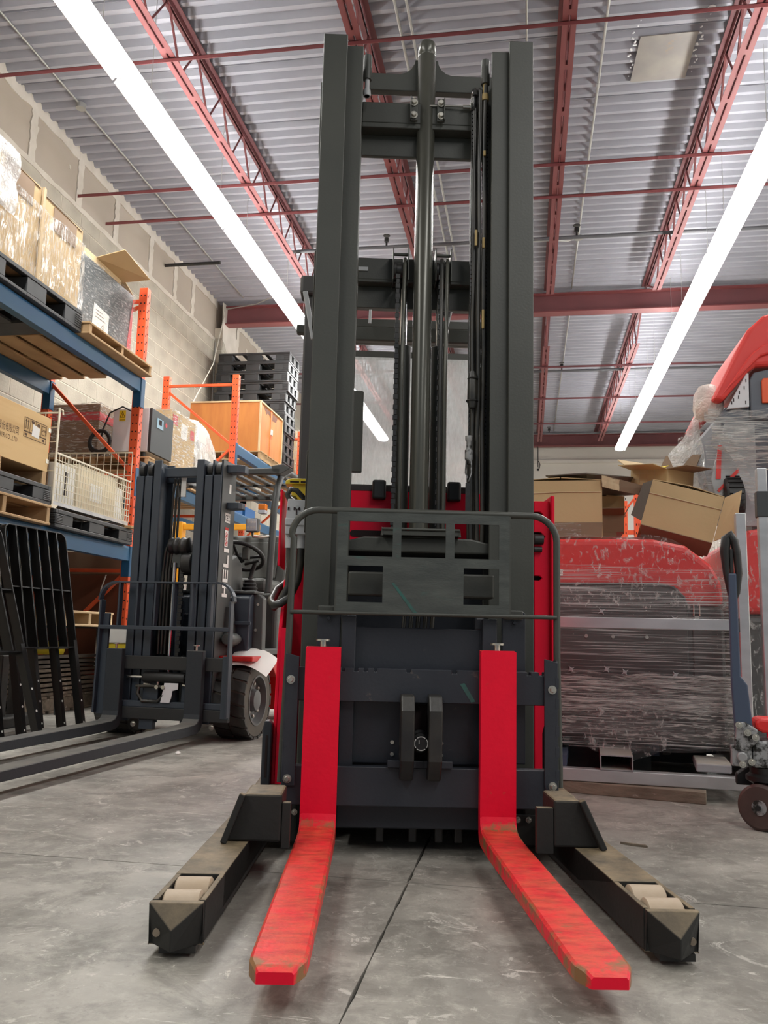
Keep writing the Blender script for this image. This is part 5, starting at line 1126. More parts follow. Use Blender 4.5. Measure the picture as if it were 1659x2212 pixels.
# ---------------------------------------------------------------- pallets
def wood_pallet(x0, x1, y0, y1, z, label, h=0.14, boards='y', mt='wood', nb=7, group=None):
    # boards run along y (or x); stringers the other way
    t = thing('wooden_pallet', label, 'pallet', ((x0+x1)/2, (y0+y1)/2, z), group=group)
    a0, a1, b0, b1 = (x0, x1, y0, y1) if boards == 'y' else (y0, y1, x0, x1)
    def bx(m, a, c, d, e, zz0, zz1): return m.box(a, c, d, e, zz0, zz1) if boards == 'y' else m.box(d, e, a, c, zz0, zz1)
    w_ = (a1-a0)/(nb+(nb-1)*0.35); g = w_*0.35
    for lv, (za, zb) in enumerate(((z, z+0.018), (z+h-0.018, z+h))):
        for k in range(nb):
            if lv == 0 and nb >= 6 and k % 2 == 1 and False: continue
            s = 0.01*sin(k*2.7+lv)
            part('deck_board' if lv else 'bottom_board', bx(MB(), a0+k*(w_+g), a0+k*(w_+g)+w_, b0+s*0.5, b1-s*0.4, za, zb), mt, t, bev=0.003, seg=1)
    for q in (b0+0.012, (b0+b1)/2-0.02, b1-0.052): part('stringer', bx(MB(), a0+0.004, a1-0.004, q, q+0.04, z+0.018, z+h-0.018), mt, t, bev=0.003, seg=1)
    return t
def plastic_pallet(x0, x1, y0, y1, z, label, h=0.15, group=None, nm='plastic_pallet'):
    t = thing(nm, label, 'pallet', ((x0+x1)/2, (y0+y1)/2, z), group=group)
    def nine(m, L0, L1, ax):
        # one side face: three feet with two windows, top and bottom skirts
        return m
    fx, fy = 0.2*(x1-x0), 0.2*(y1-y0)
    deck = MB()
    n = 7
    for k in range(n):
        a = x0+0.03+(x1-x0-0.06)*k/(n-1)-0.03 if n > 1 else x0
        deck.box(max(x0+0.012, a), min(x1-0.012, a+0.055), y0+0.012, y1-0.012, z+h-0.022, z+h-0.002)
    part('deck', deck.box(x0, x1, y0, y0+0.03, z+h-0.03, z+h).box(x0, x1, y1-0.03, y1, z+h-0.03, z+h).box(x0, x0+0.03, y0+0.03, y1-0.03, z+h-0.03, z+h).box(x1-0.03, x1, y0+0.03, y1-0.03, z+h-0.03, z+h), 'bplastic', t, bev=0.003, seg=1)
    xs = [x0, (x0+x1)/2-fx/2, x1-fx]; ys_ = [y0, (y0+y1)/2-fy/2, y1-fy]
    for i, xx in enumerate(xs):
        for j, yy in enumerate(ys_):
            f = MB().box(xx+0.002, xx+fx-0.002, yy+0.002, yy+fy-0.002, z+0.026, z+h-0.032)
            # fine ribs on the outer corners
            if i != 1 and j != 1:
                for q in range(6):
                    zq = z+0.03+q*(h-0.065)/6
                    f.box(xx-0.002 if i == 0 else xx+fx-0.002, xx+0.002 if i == 0 else xx+fx+0.003, yy+0.01 if j == 0 else yy+fy*0.6, yy+fy*0.4 if j == 0 else yy+fy-0.005, zq, zq+0.007)
                    f.box(xx+0.01 if i == 0 else xx+fx*0.6, xx+fx*0.4 if i == 0 else xx+fx-0.005, yy-0.004 if j == 0 else yy+fy-0.002, yy+0.002 if j == 0 else yy+fy+0.004, zq, zq+0.007)
            part('foot', f, 'bplastic', t, bev=0.004, seg=1)
    r = MB()
    for yy in ys_: r.box(x0, x1, yy, yy+fy, z, z+0.025)
    for xx in xs: r.box(xx+0.001, xx+fx-0.001, y0+0.001, y1-0.001, z+0.001, z+0.024)
    part('runner', r, 'bplastic', t, bev=0.003, seg=1)
    return t
def wrap(parent, x0, x1, y0, y1, z0, z1, mt='filmv', amp=0.02, sc=6, seed=1.0, n=16, nm='stretch_wrap'):
    m = crumple(shell(x0-0.012, x1+0.012, y0-0.012, y1+0.012, z0, z1+0.012, n), amp, sc, seed)
    return part(nm, m, mt, parent, smooth=70)

# upper shelf, front bay
plastic_pallet(-4.5, -3.42, 4.62, 5.86, 2.925, 'black plastic pallet on the upper shelf under the wrapped brown cartons', 0.17)
t = thing('wrapped_cartons', 'shrink-wrapped tall brown cartons on a black plastic pallet, upper shelf at left edge', 'carton', (-3.95, 5.2, 3.096))
for k, (a, b, h) in enumerate(((4.66, 5.25, 0.70), (5.27, 5.84, 0.66))):
    m = MB(); x0, x1 = -4.45, -3.46
    for w_ in ((x0, x1, a, a+0.012), (x0, x1, b-0.012, b), (x0, x0+0.012, a+0.012, b-0.012), (x1-0.012, x1, a+0.012, b-0.012)): m.box(*w_, 3.097, 3.097+h)
    m.box(x0+0.013, x1-0.013, a+0.013, b-0.013, 3.097, 3.55)
    part('carton', m, 'card', t)
    part('carton_flap', MB().add([(x1, a+0.02, 3.097+h), (x1, b-0.02, 3.097+h-0.02), (x1-0.30, b-0.04, 3.097+h+0.06), (x1-0.30, a+0.04, 3.097+h+0.09), (x1+0.006, a+0.02, 3.097+h+0.005), (x1+0.006, b-0.02, 3.097+h-0.015), (x1-0.30, b-0.04, 3.097+h+0.066), (x1-0.30, a+0.04, 3.097+h+0.096)], [(0, 1, 2, 3), (7, 6, 5, 4), (0, 4, 5, 1), (1, 5, 6, 2), (2, 6, 7, 3), (3, 7, 4, 0)]), 'carddark', t)
    part('carton_liner', MB().box(x1+0.001, x1+0.006, a+0.15, b-0.1, 3.097+h-0.19, 3.097+h-0.02), 'carddark', t)
wrap(t, -4.47, -3.45, 4.64, 5.85, 3.115, 3.64, 'filmv', 0.022, 7, 3.0, 22)
m = crumple(MB().grid(lambda u, v: (-3.43+0.008*sin(9*v), 4.62+0.30*u, 3.40+0.46*v), 10, 14), 0.02, 9, 5.0)
part('bubble_wrap', m, 'bag', t, smooth=70)
part('carton_corner_post', MB().box(-3.452, -3.436, 5.245, 5.275, 3.097, 3.80), 'cardedge', t)
wood_pallet(-4.62, -3.36, 5.87, 7.01, 2.925, 'wooden pallet under the dark grey case, its boards jutting over the upper blue beam', 0.10, 'y', nb=6)
t = thing('metal_case', 'dark grey metal case with white paper taped on, upper shelf beside the orange post', 'case', (-3.95, 6.45, 3.028))
part('case_body', MB().box(-4.4, -3.58, 5.93, 6.98, 3.028, 3.70), 'case', t, bev=0.006)
part('pink_tape', MB().prism([(6.90, 3.03), (6.985, 3.03), (6.985, 3.66), (6.955, 3.55), (6.92, 3.25)], 'x', -3.579, -3.576), 'pink', t)
sh = part('paper_sheet', MB().prism([(6.28, 3.10), (6.55, 3.11), (6.56, 3.34), (6.30, 3.36)], 'x', -3.579, -3.5765), 'paper', t)
for body, sz, yy, zz in (('ELEV', 0.05, 6.34, 3.12), ('CL', 0.05, 6.44, 3.18)): text('print', body, sz, (-3.576, yy, zz), (0, 1, 0.02), (0, 0, 1), 'ink', sh)
for k in range(3): part('print', MB().box(-3.5762, -3.5755, 6.33, 6.50-0.03*k, 3.25+k*0.03, 3.255+k*0.03), 'ink', sh)
wrap(t, -4.40, -3.575, 5.93, 6.985, 3.045, 3.695, 'film', 0.006, 5, 8.0, 12)
t = thing('open_carton', 'brown carton with one flap raised, lying on top of the dark grey case', 'carton', (-3.95, 6.5, 3.715))
part('carton_wall', MB().box(-4.2, -3.62, 6.15, 6.162, 3.716, 3.79).box(-4.2, -3.62, 6.80, 6.812, 3.716, 3.79).box(-3.632, -3.62, 6.162, 6.80, 3.716, 3.79).box(-4.2, -4.19, 6.162, 6.80, 3.716, 3.79).box(-4.19, -3.632, 6.162, 6.8, 3.716, 3.722), 'card', t)
def slab(P, th):
    P = [Vector(p) for p in P]; n = (P[1]-P[0]).cross(P[2]-P[0]).normalized()*th
    k = len(P); return MB().add(P+[p+n for p in P], [tuple(range(k-1, -1, -1)), tuple(range(k, 2*k))]+[(i, (i+1) % k, k+(i+1) % k, k+i) for i in range(k)])
part('carton_flap', slab([(-3.622, 6.35, 3.79), (-3.622, 6.85, 3.78), (-3.40, 6.93, 3.83), (-3.40, 6.42, 3.88)], 0.006), 'card', t)
part('carton_flap', slab([(-3.60, 6.83, 3.79), (-4.1, 6.83, 3.79), (-4.05, 7.0, 3.73), (-3.6, 7.02, 3.725)], 0.006), 'card', t)

# lower shelf, front bay
wood_pallet(-4.55, -3.40, 4.50, 5.62, 1.377, 'wooden pallet at the bottom of the crate stack on the lower shelf', 0.145, 'y', nb=6)
plastic_pallet(-4.5, -3.42, 4.5, 5.62, 1.524, 'black plastic pallet sandwiched under the plywood crate, lower shelf', 0.14)
t = thing('plywood_crate', 'plywood crate with dark stencilled writing, on the lower shelf at the left edge', 'crate', (-3.95, 5.05, 1.665))
for y in (4.52, 5.0, 5.545): part('skid', MB().box(-4.5, -3.45, y, y+0.05, 1.666, 1.765), 'wood', t, bev=0.003)
cr = part('crate_panel', MB().box(-3.462, -3.45, 4.50, 5.60, 1.766, 2.165), 'ply', t, bev=0.002, seg=1)
part('crate_panel', MB().box(-4.5, -3.463, 5.588, 5.60, 1.766, 2.165), 'ply', t); part('crate_panel', MB().box(-4.5, -3.463, 4.50, 4.512, 1.766, 2.165), 'ply', t)
part('crate_lid', MB().box(-4.5, -3.463, 4.512, 5.588, 2.15, 2.165), 'ply', t); part('crate_panel', MB().box(-4.5, -4.488, 4.513, 5.587, 1.766, 2.149), 'ply', t)
part('crate_floor', MB().box(-4.487, -3.463, 4.513, 5.587, 1.766, 1.78), 'ply', t)
for z in (1.83, 2.06): part('corner_clip', MB().box(-3.4495, -3.446, 5.57, 5.604, z, z+0.03), 'zinc', cr)
text('stencil', '动力股份有限公司', 0.066, (-3.449, 4.90, 1.955), (0, 1, 0), (0, 0, 1), 'ink', cr, sx=0.60)
text('stencil', 'POWER CO .,LTD', 0.046, (-3.449, 4.945, 1.90), (0, 1, 0), (0, 0, 1), 'ink', cr, sx=0.72)
m = MB()
def fr(m, y0, y1, z0, z1, w_=0.004):
    x0, x1 = -3.4495, -3.4485
    return m.box(x0, x1, y0, y1, z0, z0+w_).box(x0, x1, y0, y1, z1-w_, z1).box(x0, x1, y0, y0+w_, z0, z1).box(x0, x1, y1-w_, y1, z0, z1)
fr(m, 5.27, 5.55, 2.0, 2.10); 
for a in (5.34, 5.41, 5.48): m.box(-3.4495, -3.4485, a, a+0.003, 2.0, 2.10)
fr(m, 5.27, 5.55, 1.96, 2.0)
for a in (5.29, 5.315): m.box(-3.4495, -3.4485, a, a+0.006, 2.02, 2.075).prism([(a-0.008, 2.072), (a+0.014, 2.072), (a+0.003, 2.092)], 'x', -3.4495, -3.4485)
m.prism([(5.352, 2.09), (5.40, 2.09), (5.38, 2.06), (5.378, 2.03), (5.392, 2.02), (5.36, 2.02), (5.374, 2.03), (5.372, 2.06)], 'x', -3.4495, -3.4485)
m.prism([(5.445+0.022*cos(q*pi/6), 2.065+0.022*sin(q*pi/6)) for q in range(7)], 'x', -3.4495, -3.4485).box(-3.4495, -3.4485, 5.443, 5.447, 2.02, 2.065)
for z in (2.02, 2.055): fr(m, 5.49, 5.54, z, z+0.03)
for a in (5.283, 5.50): m.box(-3.4495, -3.4485, a, a+0.03, 1.972, 1.988)
part('handling_marks', m, 'ink', cr)
part('paper_label', MB().prism([(5.365, 1.985), (5.455, 1.98), (5.46, 2.055), (5.375, 2.07)], 'x', -3.448, -3.447), 'paper', cr)
plastic_pallet(-4.45, -3.40, 5.68, 6.92, 1.377, 'black plastic pallet under the wire mesh container, lower shelf', 0.135)
props(part('timber_batten', MB().box(-4.4, -3.36, 6.80, 6.90, 1.513, 1.535), 'wood', bev=0.003), 'short wooden batten poking out under the wire container', 'batten')
# wire mesh container
t = thing('mesh_container', 'wire mesh container holding pale cartons, lower shelf beside the plywood crate', 'container', (-3.9, 6.2, 1.513))
x0, x1, y0, y1, z0, z1 = -4.35, -3.42, 5.66, 6.86, 1.54, 1.925
part('base_frame', MB().box(x1-0.03, x1, y0, y1, z0, z0+0.03).box(x0, x0+0.03, y0, y1, z0, z0+0.03).box(x0+0.03, x1-0.03, y0, y0+0.03, z0, z0+0.03).box(x0+0.03, x1-0.03, y1-0.03, y1, z0, z0+0.03), 'alu', t)
def mesh_panel(nm, org, ud, lu, lv, nu, nv, rim=True):
    o_, u = Vector(org), Vector(ud)
    m = MB()
    for i in range(nu+1): p = o_+u*(lu*i/nu); m.bar(p, p+Vector((0, 0, lv)), 0.005, 0.005, up=u)
    for j in range(nv+1): p = o_+Vector((0, 0, lv*j/nv)); m.bar(p, p+u*lu, 0.005, 0.005)
    if rim: m.bar(o_+Vector((0, 0, lv)), o_+Vector((0, 0, lv))+u*lu, 0.012, 0.012)
    return part(nm, m, 'wire', t)
mesh_panel('front_gate', (x1, y0, z0+0.03), (0, 1, 0), y1-y0, z1-z0-0.03, 30, 7)
mesh_panel('side_mesh', (x0, y0, z0+0.03), (1, 0, 0), x1-x0, 0.66, 8, 6); mesh_panel('side_mesh', (x0, y1, z0+0.03), (1, 0, 0), x1-x0, 0.62, 14, 6)
mesh_panel('back_mesh', (x0, y0, z0+0.03), (0, 1, 0), y1-y0, 0.62, 14, 6)
part('corner_post', MB().tube([(x1, y0-0.012, z0), (x1, y0-0.012, z0+0.72), (x1-0.01, y0+0.05, z0+0.72), (x1-0.01, y0+0.06, z0+0.69)], 0.007, 6), 'wire', t)
part('corner_foot', MB().prism([(y0-0.02, 1.514), (y0+0.04, 1.514), (y0+0.07, 1.54), (y0-0.02, 1.54)], 'x', x1-0.04, x1), 'wire', t)
for (ya, yb, h, q, xx) in ((5.72, 6.02, 0.30, 'paper', -3.46), (6.03, 6.66, 0.345, 'creambox', -3.45), (6.67, 6.82, 0.28, 'paper', -3.47)):
    c = part('inner_carton', MB().box(-4.3, xx, ya, yb, z0+0.031, z0+0.031+h), q, t, bev=0.004)
part('inner_label', MB().box(-3.4495, -3.448, 6.22, 6.42, z0+0.12, z0+0.26), 'paper', t)
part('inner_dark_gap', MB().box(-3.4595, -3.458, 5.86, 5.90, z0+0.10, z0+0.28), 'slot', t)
part('brown_board', MB().box(-4.3, -3.5, 5.69, 5.70, z0+0.05, z0+0.39), 'carddark', t)

# second bay: loads on the beam at shoulder height
wood_pallet(-4.55, -3.42, 7.20, 8.5, 2.092, 'wooden pallet under the white and black battery charger', 0.14, 'x', nb=8)
t = thing('battery_charger', 'white and black boxy battery charger with a yellow warning triangle, behind the orange post', 'charger', (-3.64, 7.54, 2.233))
part('charger_body', MB().box(-3.86, -3.50, 7.30, 7.80, 2.30, 2.72), 'white', t, bev=0.006)
part('charger_front', MB().box(-3.4995, -3.472, 7.305, 7.795, 2.30, 2.72), 'charcoal', t, bev=0.004)
for x in (-3.82, -3.55):
    for y in (7.33, 7.74): part('foot', MB().lathe([(0.018, 2.233), (0.022, 2.245), (0.022, 2.30)], (x, y, 0), 'z', 12), 'rubber', t, smooth=40)
part('display', MB().box(-3.4718, -3.469, 7.42, 7.56, 2.56, 2.655), 'lcd', t); part('display_window', MB().box(-3.4689, -3.468, 7.46, 7.52, 2.595, 2.645), 'slot', t)
part('round_sticker', MB().lathe([(0.022, -3.4718), (0.022, -3.4705)], (0, 7.63, 2.63), 'x', 16), 'pink', t)
ws = part('warning_label', MB().box(-3.80, -3.735, 7.2985, 7.2995, 2.595, 2.70), 'warn', t)
m = MB()
for a, b in (((-3.792, 2.632), (-3.743, 2.632)), ((-3.743, 2.632), (-3.7675, 2.69)), ((-3.7675, 2.69), (-3.792, 2.632))): m.bar((a[0], 7.298, a[1]), (b[0], 7.298, b[1]), 0.001, 0.004, up=(0, 0, 1) if abs(a[1]-b[1]) < .01 else (1, 0, 0))
m.bar((-3.765, 7.298, 2.675), (-3.769, 7.298, 2.655), 0.004, 0.001, up=(0, 1, 0)).bar((-3.766, 7.298, 2.656), (-3.770, 7.298, 2.64), 0.003, 0.001, up=(0, 1, 0)).box(-3.795, -3.74, 7.2982, 7.2985, 2.605, 2.61)
part('warning_sign', m, 'slot', ws)
for z in (2.38, 2.50, 2.62): part('cable_gland', MB().lathe([(0.028, 7.275), (0.03, 7.30)], (-3.62, 0, z), 'y', 14), 'rubber', t, smooth=40)
part('charger_cable', MB().tube([(-3.66, 7.28, 2.68), (-3.74, 7.24, 2.72), (-3.86, 7.23, 2.66), (-3.92, 7.23, 2.5), (-3.93, 7.23, 2.42)], 0.008, 8).tube(arc((-3.95, 2.38), 0.11, 0, 2*pi, 22, lambda a, b: (a, 7.24+0.02*sin(a*20), b)), 0.017, 8).tube(arc((-3.93, 2.385), 0.10, 0, 2*pi, 20, lambda a, b: (a, 7.21, b)), 0.016, 8), 'rubber', t, smooth=60)
t = thing('wrapped_box', 'tall brown carton under clear wrap at the wall, behind the sloping orange brace', 'carton', (-4.3, 7.6, 2.233))
part('carton', MB().box(-4.52, -4.02, 7.33, 7.80, 2.234, 2.78), 'carddark', t, bev=0.006); part('carton_band', MB().box(-4.523, -4.017, 7.327, 7.803, 2.62, 2.70), 'pink', t)
wrap(t, -4.52, -4.02, 7.33, 7.80, 2.25, 2.78, 'filmd', 0.012, 7, 4.0, 10)
t = thing('wrapped_cartons', 'clear-wrapped pale cartons with red labels beside the battery charger', 'carton', (-3.85, 8.18, 2.233))
part('carton', MB().box(-4.2, -3.52, 7.86, 8.48, 2.234, 2.86), 'card', t, bev=0.006)
part('red_label', MB().box(-3.519, -3.517, 7.88, 8.0, 2.72, 2.82), 'pink', t); part('red_label', MB().box(-3.519, -3.517, 8.34, 8.44, 2.66, 2.76), 'pink', t); part('white_label', MB().box(-3.519, -3.517, 8.1, 8.26, 2.62, 2.78), 'paper', t)
wrap(t, -4.2, -3.515, 7.86, 8.48, 2.25, 2.86, 'filmd', 0.02, 8, 6.0, 16)
wood_pallet(-4.5, -3.42, 8.53, 9.55, 2.092, 'wooden pallet under the domed white bag', 0.12, 'x', nb=7)
t = thing('bagged_goods', 'domed load covered in white plastic, beside the second orange upright', 'bag', (-3.95, 9.05, 2.213))
m = crumple(MB().grid(lambda u, v: (-4.35+0.84*v+0.0, 8.58+0.93*u, 2.24+(0.775*(max(0.0, 1-abs(2*u-0.75)**2.6)**0.6)*(max(0.0, 1-abs(2*v-1)**8)))), 26, 26), 0.025, 6, 2.0)
part('plastic_cover', m, 'bag', t, smooth=70)
part('carton', MB().box(-4.2, -3.6, 8.70, 9.35, 2.214, 2.70), 'creambox', t, bev=0.02)
part('carton_on_top', MB().box(-3.9, -3.56, 8.66, 8.92, 2.705, 2.90), 'paper', t, bev=0.02)
# third bay
wood_pallet(-4.55, -3.46, 10.6, 11.72, 2.922, 'wooden pallet under the orange plywood crate', 0.12, 'x', nb=7)
t = thing('plywood_crate', 'large orange plywood crate held by an orange strap, behind the second rack upright', 'crate', (-4.0, 11.15, 3.043))
part('crate_body', MB().box(-4.52, -3.52, 10.66, 11.7, 3.044, 3.74), 'plyorange', t, bev=0.004)
e_ = MB()
for (a, b) in (((-3.52, 10.66, 3.044), (-3.52, 10.66, 3.74)), ((-3.52, 11.7, 3.044), (-3.52, 11.7, 3.74)), ((-4.52, 10.66, 3.74), (-3.52, 10.66, 3.74)), ((-3.52, 10.66, 3.74), (-3.52, 11.7, 3.74))): e_.bar(a, b, 0.022, 0.022)
part('edge_batten', e_, 'woodpale', t)
part('strap', MB().box(-3.519, -3.514, 11.12, 11.18, 3.05, 3.745).box(-4.52, -3.514, 11.12, 11.18, 3.752, 3.758), 'orangestrap', t)
part('ratchet', MB().box(-3.5135, -3.495, 11.12, 11.18, 3.38, 3.46), 'paper', t, bev=0.006)
part('torn_notch', MB().prism([(10.8, 3.70), (11.45, 3.70), (11.38, 3.62), (11.2, 3.60), (11.0, 3.66), (10.93, 3.62)], 'x', -3.5195, -3.5185), 'hardboard', t)
for k, (y, s) in enumerate(((9.85, 'left'), (10.35, 'right'))):
    props(part('blue_bin', MB().box(-4.0, -3.56, y, y+0.40, 2.092, 2.11).box(-4.0, -3.56, y, y+0.012, 2.11, 2.25).box(-4.0, -3.56, y+0.388, y+0.40, 2.11, 2.25).box(-3.572, -3.56, y+0.012, y+0.388, 2.11, 2.25).box(-4.0, -3.988, y+0.012, y+0.388, 2.11, 2.25), 'bluebin', bev=0.003), f'blue plastic bin on the shelf behind the forklift roof, {s} one of two', 'bin', 'blue bins on the shelf')
# stack of black pallets beyond the last upright
base = wood_pallet(-4.73, -3.56, 11.98, 12.60, 2.922, 'wooden pallet carrying the tall stack of black plastic pallets', 0.1, 'x', nb=7)
N = 12; p0 = None
ordn = ['bottom', 'second', 'third', 'fourth', 'fifth', 'sixth', 'seventh', 'eighth', 'ninth', 'tenth', 'eleventh', 'topmost']
for k in range(N):
    lab = f'{ordn[k]} black plastic pallet from the bottom in the tall stack' if 0 < k < N-1 else f'{ordn[k]} black plastic pallet of the tall stack near the wall'
    if p0 is None: p0 = plastic_pallet(-4.72, -3.58, 12.0, 12.58, 3.023, lab, 0.155, group='stacked black pallets')
    else:
        c = dup(p0, (p0.location[0]+0.012*sin(k*1.9)+(0.03 if k > 7 else 0), p0.location[1]+0.01*cos(k*2.3), 3.023+k*0.1565+p0.location[2]-3.023), label=lab)
t = thing('wrapped_cartons', 'clear-wrapped brown cartons behind the stack of black pallets', 'carton', (-3.9, 13.7, 2.922))
part('carton', MB().box(-4.4, -3.5, 13.2, 14.2, 3.06, 3.95), 'card', t, bev=0.01); part('carton_foot', MB().box(-4.3, -3.6, 13.25, 14.1, 2.923, 3.06), 'wood', t)
wrap(t, -4.4, -3.5, 13.2, 14.2, 3.06, 3.95, 'filmv', 0.02, 6, 9.0, 12)

# ---------------------------------------------------------------- under the lower shelf
def backrest(loc, rz, lean, label):
    t = thing('load_backrest', label, 'guard', (0, 0, 0), group='black backrests leaning on the rack', loc=loc, rot=(radians(-lean), 0, rz))
    w_, h, zf = 0.59, 1.30, 0.52
    m = MB()
    pts = [(0, 0, zf), (0, 0, h-0.05)]+arc((0.05, h-0.05), 0.05, pi, pi/2, 5, lambda a, b: (a, 0, b))+arc((w_-0.05, h-0.05), 0.05, pi/2, 0, 5, lambda a, b: (a, 0, b))+[(w_, 0, zf)]
    for p, q in zip(pts, pts[1:]): m.bar(p, q, 0.008, 0.06, up=(0, 1, 0))
    part('hoop', m, 'blackbar', t, bev=0.001, seg=1)
    for z in (zf, 0.90): part('cross_bar', MB().box(0.004, w_-0.004, -0.025, 0.025, z, z+0.008), 'blackbar', t)
    for k in range(1, 6): part('upright_bar', MB().box(w_*k/6-0.005, w_*k/6+0.005, -0.032, 0.032, zf+0.008, h-0.004), 'blackbar', t)
    for x in (-0.006, w_-0.028):
        part('leg', MB().box(x, x+0.034, -0.03, -0.022, 0.0, zf+0.05).box(x, x+0.006, -0.022, 0.02, 0.0, zf), 'blackbar', t)
        for z in (0.03, 0.17, 0.30): part('leg_hole', MB().lathe([(0.007, -0.0308), (0.007, -0.030)], (x+0.018, 0, z), 'y', 10), 'paper', t)
    return t
backrest((-2.95, 4.73, 0.002), radians(83), 12, 'nearest of the black load backrests leaning on the rack')
backrest((-3.03, 4.63, 0.002), radians(83), 12, 'second black load backrest, leaning just behind the nearest one')
backrest((-3.13, 4.55, 0.002), radians(84), 11.5, 'third black load backrest, nearest to the rack of the leaning set')
backrest((-2.82, 3.98, 0.002), radians(80), 20, 'black load backrest cut off by the left picture edge')
t = thing('black_fork_carriage', 'dark fork carriage standing on the floor behind the leaning backrests', 'forklift part', (-3.35, 5.2, 0))
part('upright', MB().box(-3.42, -3.36, 5.30, 5.42, 0.02, 0.50), 'grime', t, bev=0.006); part('upright', MB().box(-3.38, -3.31, 5.05, 5.13, 0.02, 0.46), 'grime', t, bev=0.006)
part('foot', MB().box(-3.5, -3.25, 5.0, 5.46, 0.0, 0.07), 'grime', t, bev=0.01)
t = wood_pallet(-4.4, -3.55, 5.7, 6.9, 0.0, 'weathered wooden pallet on the floor under the rack', 0.13, 'x', mt='woodgrey', nb=7)
for k in range(9):
    z = 0.132+k*0.031
    m = crumple(MB().grid(lambda u, v: (-4.35+0.78*u+0.02*sin(k), 5.74+1.10*v, z+0.004*k*u), 6, 6), 0.006, 3, k*1.3)
    v0 = len(m.v); m.add([(p[0], p[1], p[2]+0.022) for p in m.v], [tuple(f) for f in m.f]); nn = 7
    edge_ = [i*nn for i in range(nn)]+[(nn-1)*nn+i for i in range(1, nn)]+[i*nn+nn-1 for i in range(nn-2, -1, -1)]+[i for i in range(nn-2, 0, -1)]
    m.f += [(edge_[i], edge_[(i+1) % len(edge_)], edge_[(i+1) % len(edge_)]+v0, edge_[i]+v0) for i in range(len(edge_))]
    props(part('flattened_carton', m, 'cardgrey' if k > 5 else 'woodgrey'), ('bottom' if k == 0 else 'topmost' if k == 8 else ['', 'second', 'third', 'fourth', 'fifth', 'sixth', 'seventh', 'eighth'][k])+' grey flattened carton of the pile on the floor pallet, counted from below', 'carton', 'pile of flattened cartons')
props(part('yellow_cover', MB().lathe([(0.14, 0.0), (0.15, 0.03), (0.14, 0.09), (0.11, 0.105)], (-3.80, 6.35, 0.435), 'z', 24), 'yellow', smooth=50), 'round yellow plastic cover on top of the flattened cartons', 'cover')
t = thing('hardboard_crate', 'red brown hardboard crate standing behind the lower orange brace', 'crate', (-3.95, 7.7, 0))
part('panel', MB().box(-4.5, -3.6, 7.16, 8.4, 0.02, 1.13), 'hardboard', t, bev=0.004); part('skid', MB().box(-4.45, -3.65, 7.2, 7.3, 0, 0.02).box(-4.45, -3.65, 8.2, 8.3, 0, 0.02), 'wood', t)
part('white_cord', MB().tube([(-3.79, 7.15, 0.3), (-3.78, 7.15, 1.0), (-3.74, 7.15, 1.13)], 0.006, 6), 'cord', t)
props(part('long_carton', MB().box(-4.3, -3.62, 7.18, 7.75, 1.132, 1.34), 'carddark', bev=0.006), 'worn brown carton lying on the hardboard crate below the lower blue beam', 'carton')
t = wood_pallet(-3.98, -3.42, 5.95, 6.72, 0.66, 'pale new pallet lying over the grey pile under the rack', 0.12, 'y', mt='woodpale', nb=4)
t = thing('trestle', 'dark trestle under the rack that carries the pale new pallet', 'trestle', (-3.7, 6.35, 0))
for y in (6.0, 6.66):
    part('trestle_leg', MB().bar((-3.46, y, 0.0), (-3.52, y, 0.645), 0.03, 0.02), 'charcoal', t); part('trestle_bar', MB().box(-3.96, -3.46, y-0.012, y+0.012, 0.645, 0.659), 'charcoal', t); part('trestle_leg', MB().bar((-3.94, y, 0.45), (-3.93, y, 0.645), 0.03, 0.02), 'charcoal', t)
t = thing('floor_box', 'white lidded box with a yellow base standing by the rack foot', 'box', (-3.3, 6.75, 0))
part('base', MB().box(-3.42, -3.04, 6.55, 6.95, 0.44, 0.53), 'yellow', t, bev=0.01); part('lid', MB().box(-3.43, -3.03, 6.54, 6.96, 0.531, 0.66), 'paper', t, bev=0.01); part('stand', MB().box(-3.40, -3.06, 6.57, 6.93, 0.0, 0.44), 'grime', t, bev=0.01)
t = thing('portal_stand', 'orange yellow steel stand behind the forklift mast', 'stand', (-3.1, 7.95, 0))
part('post', MB().box(-3.46, -3.36, 7.90, 8.0, 0.0, 1.72), 'rackyellow', t, bev=0.006); part('post', MB().box(-2.66, -2.58, 7.92, 7.98, 0.0, 1.64), 'rackyellow', t, bev=0.006)
part('top_bar', MB().box(-3.358, -2.58, 7.92, 7.98, 1.642, 1.70), 'rackyellow', t, bev=0.006)
t = thing('wrapped_goods', 'pale plastic-wrapped goods standing behind the forklift mast', 'bag', (-3.0, 7.3, 0))
part('plastic_cover', crumple(shell(-3.3, -2.7, 7.15, 7.6, 0.02, 1.05, 12), 0.03, 6, 12.0), 'bag', t, smooth=70); part('carton', MB().box(-3.28, -2.72, 7.18, 7.58, 0.0, 1.0), 'creambox', t, bev=0.02)
props(part('wood_splinter', MB().prism([(-2.98, 4.94), (-2.85, 4.90), (-2.72, 4.93), (-2.86, 4.92)], 'z', 0.001, 0.006), 'woodpale'), 'thin wood splinter on the floor before the backrests', 'splinter')
props(part('debris', MB().lathe([(0.012, 0), (0.016, 0.008), (0.006, 0.018)], (-1.80, 4.35, 0.0), 'z', 7), 'paper'), 'small white crumb on the floor beside the forklift fork', 'debris')
# ================================================================== RIGHT SIDE
RZ = radians(-4)
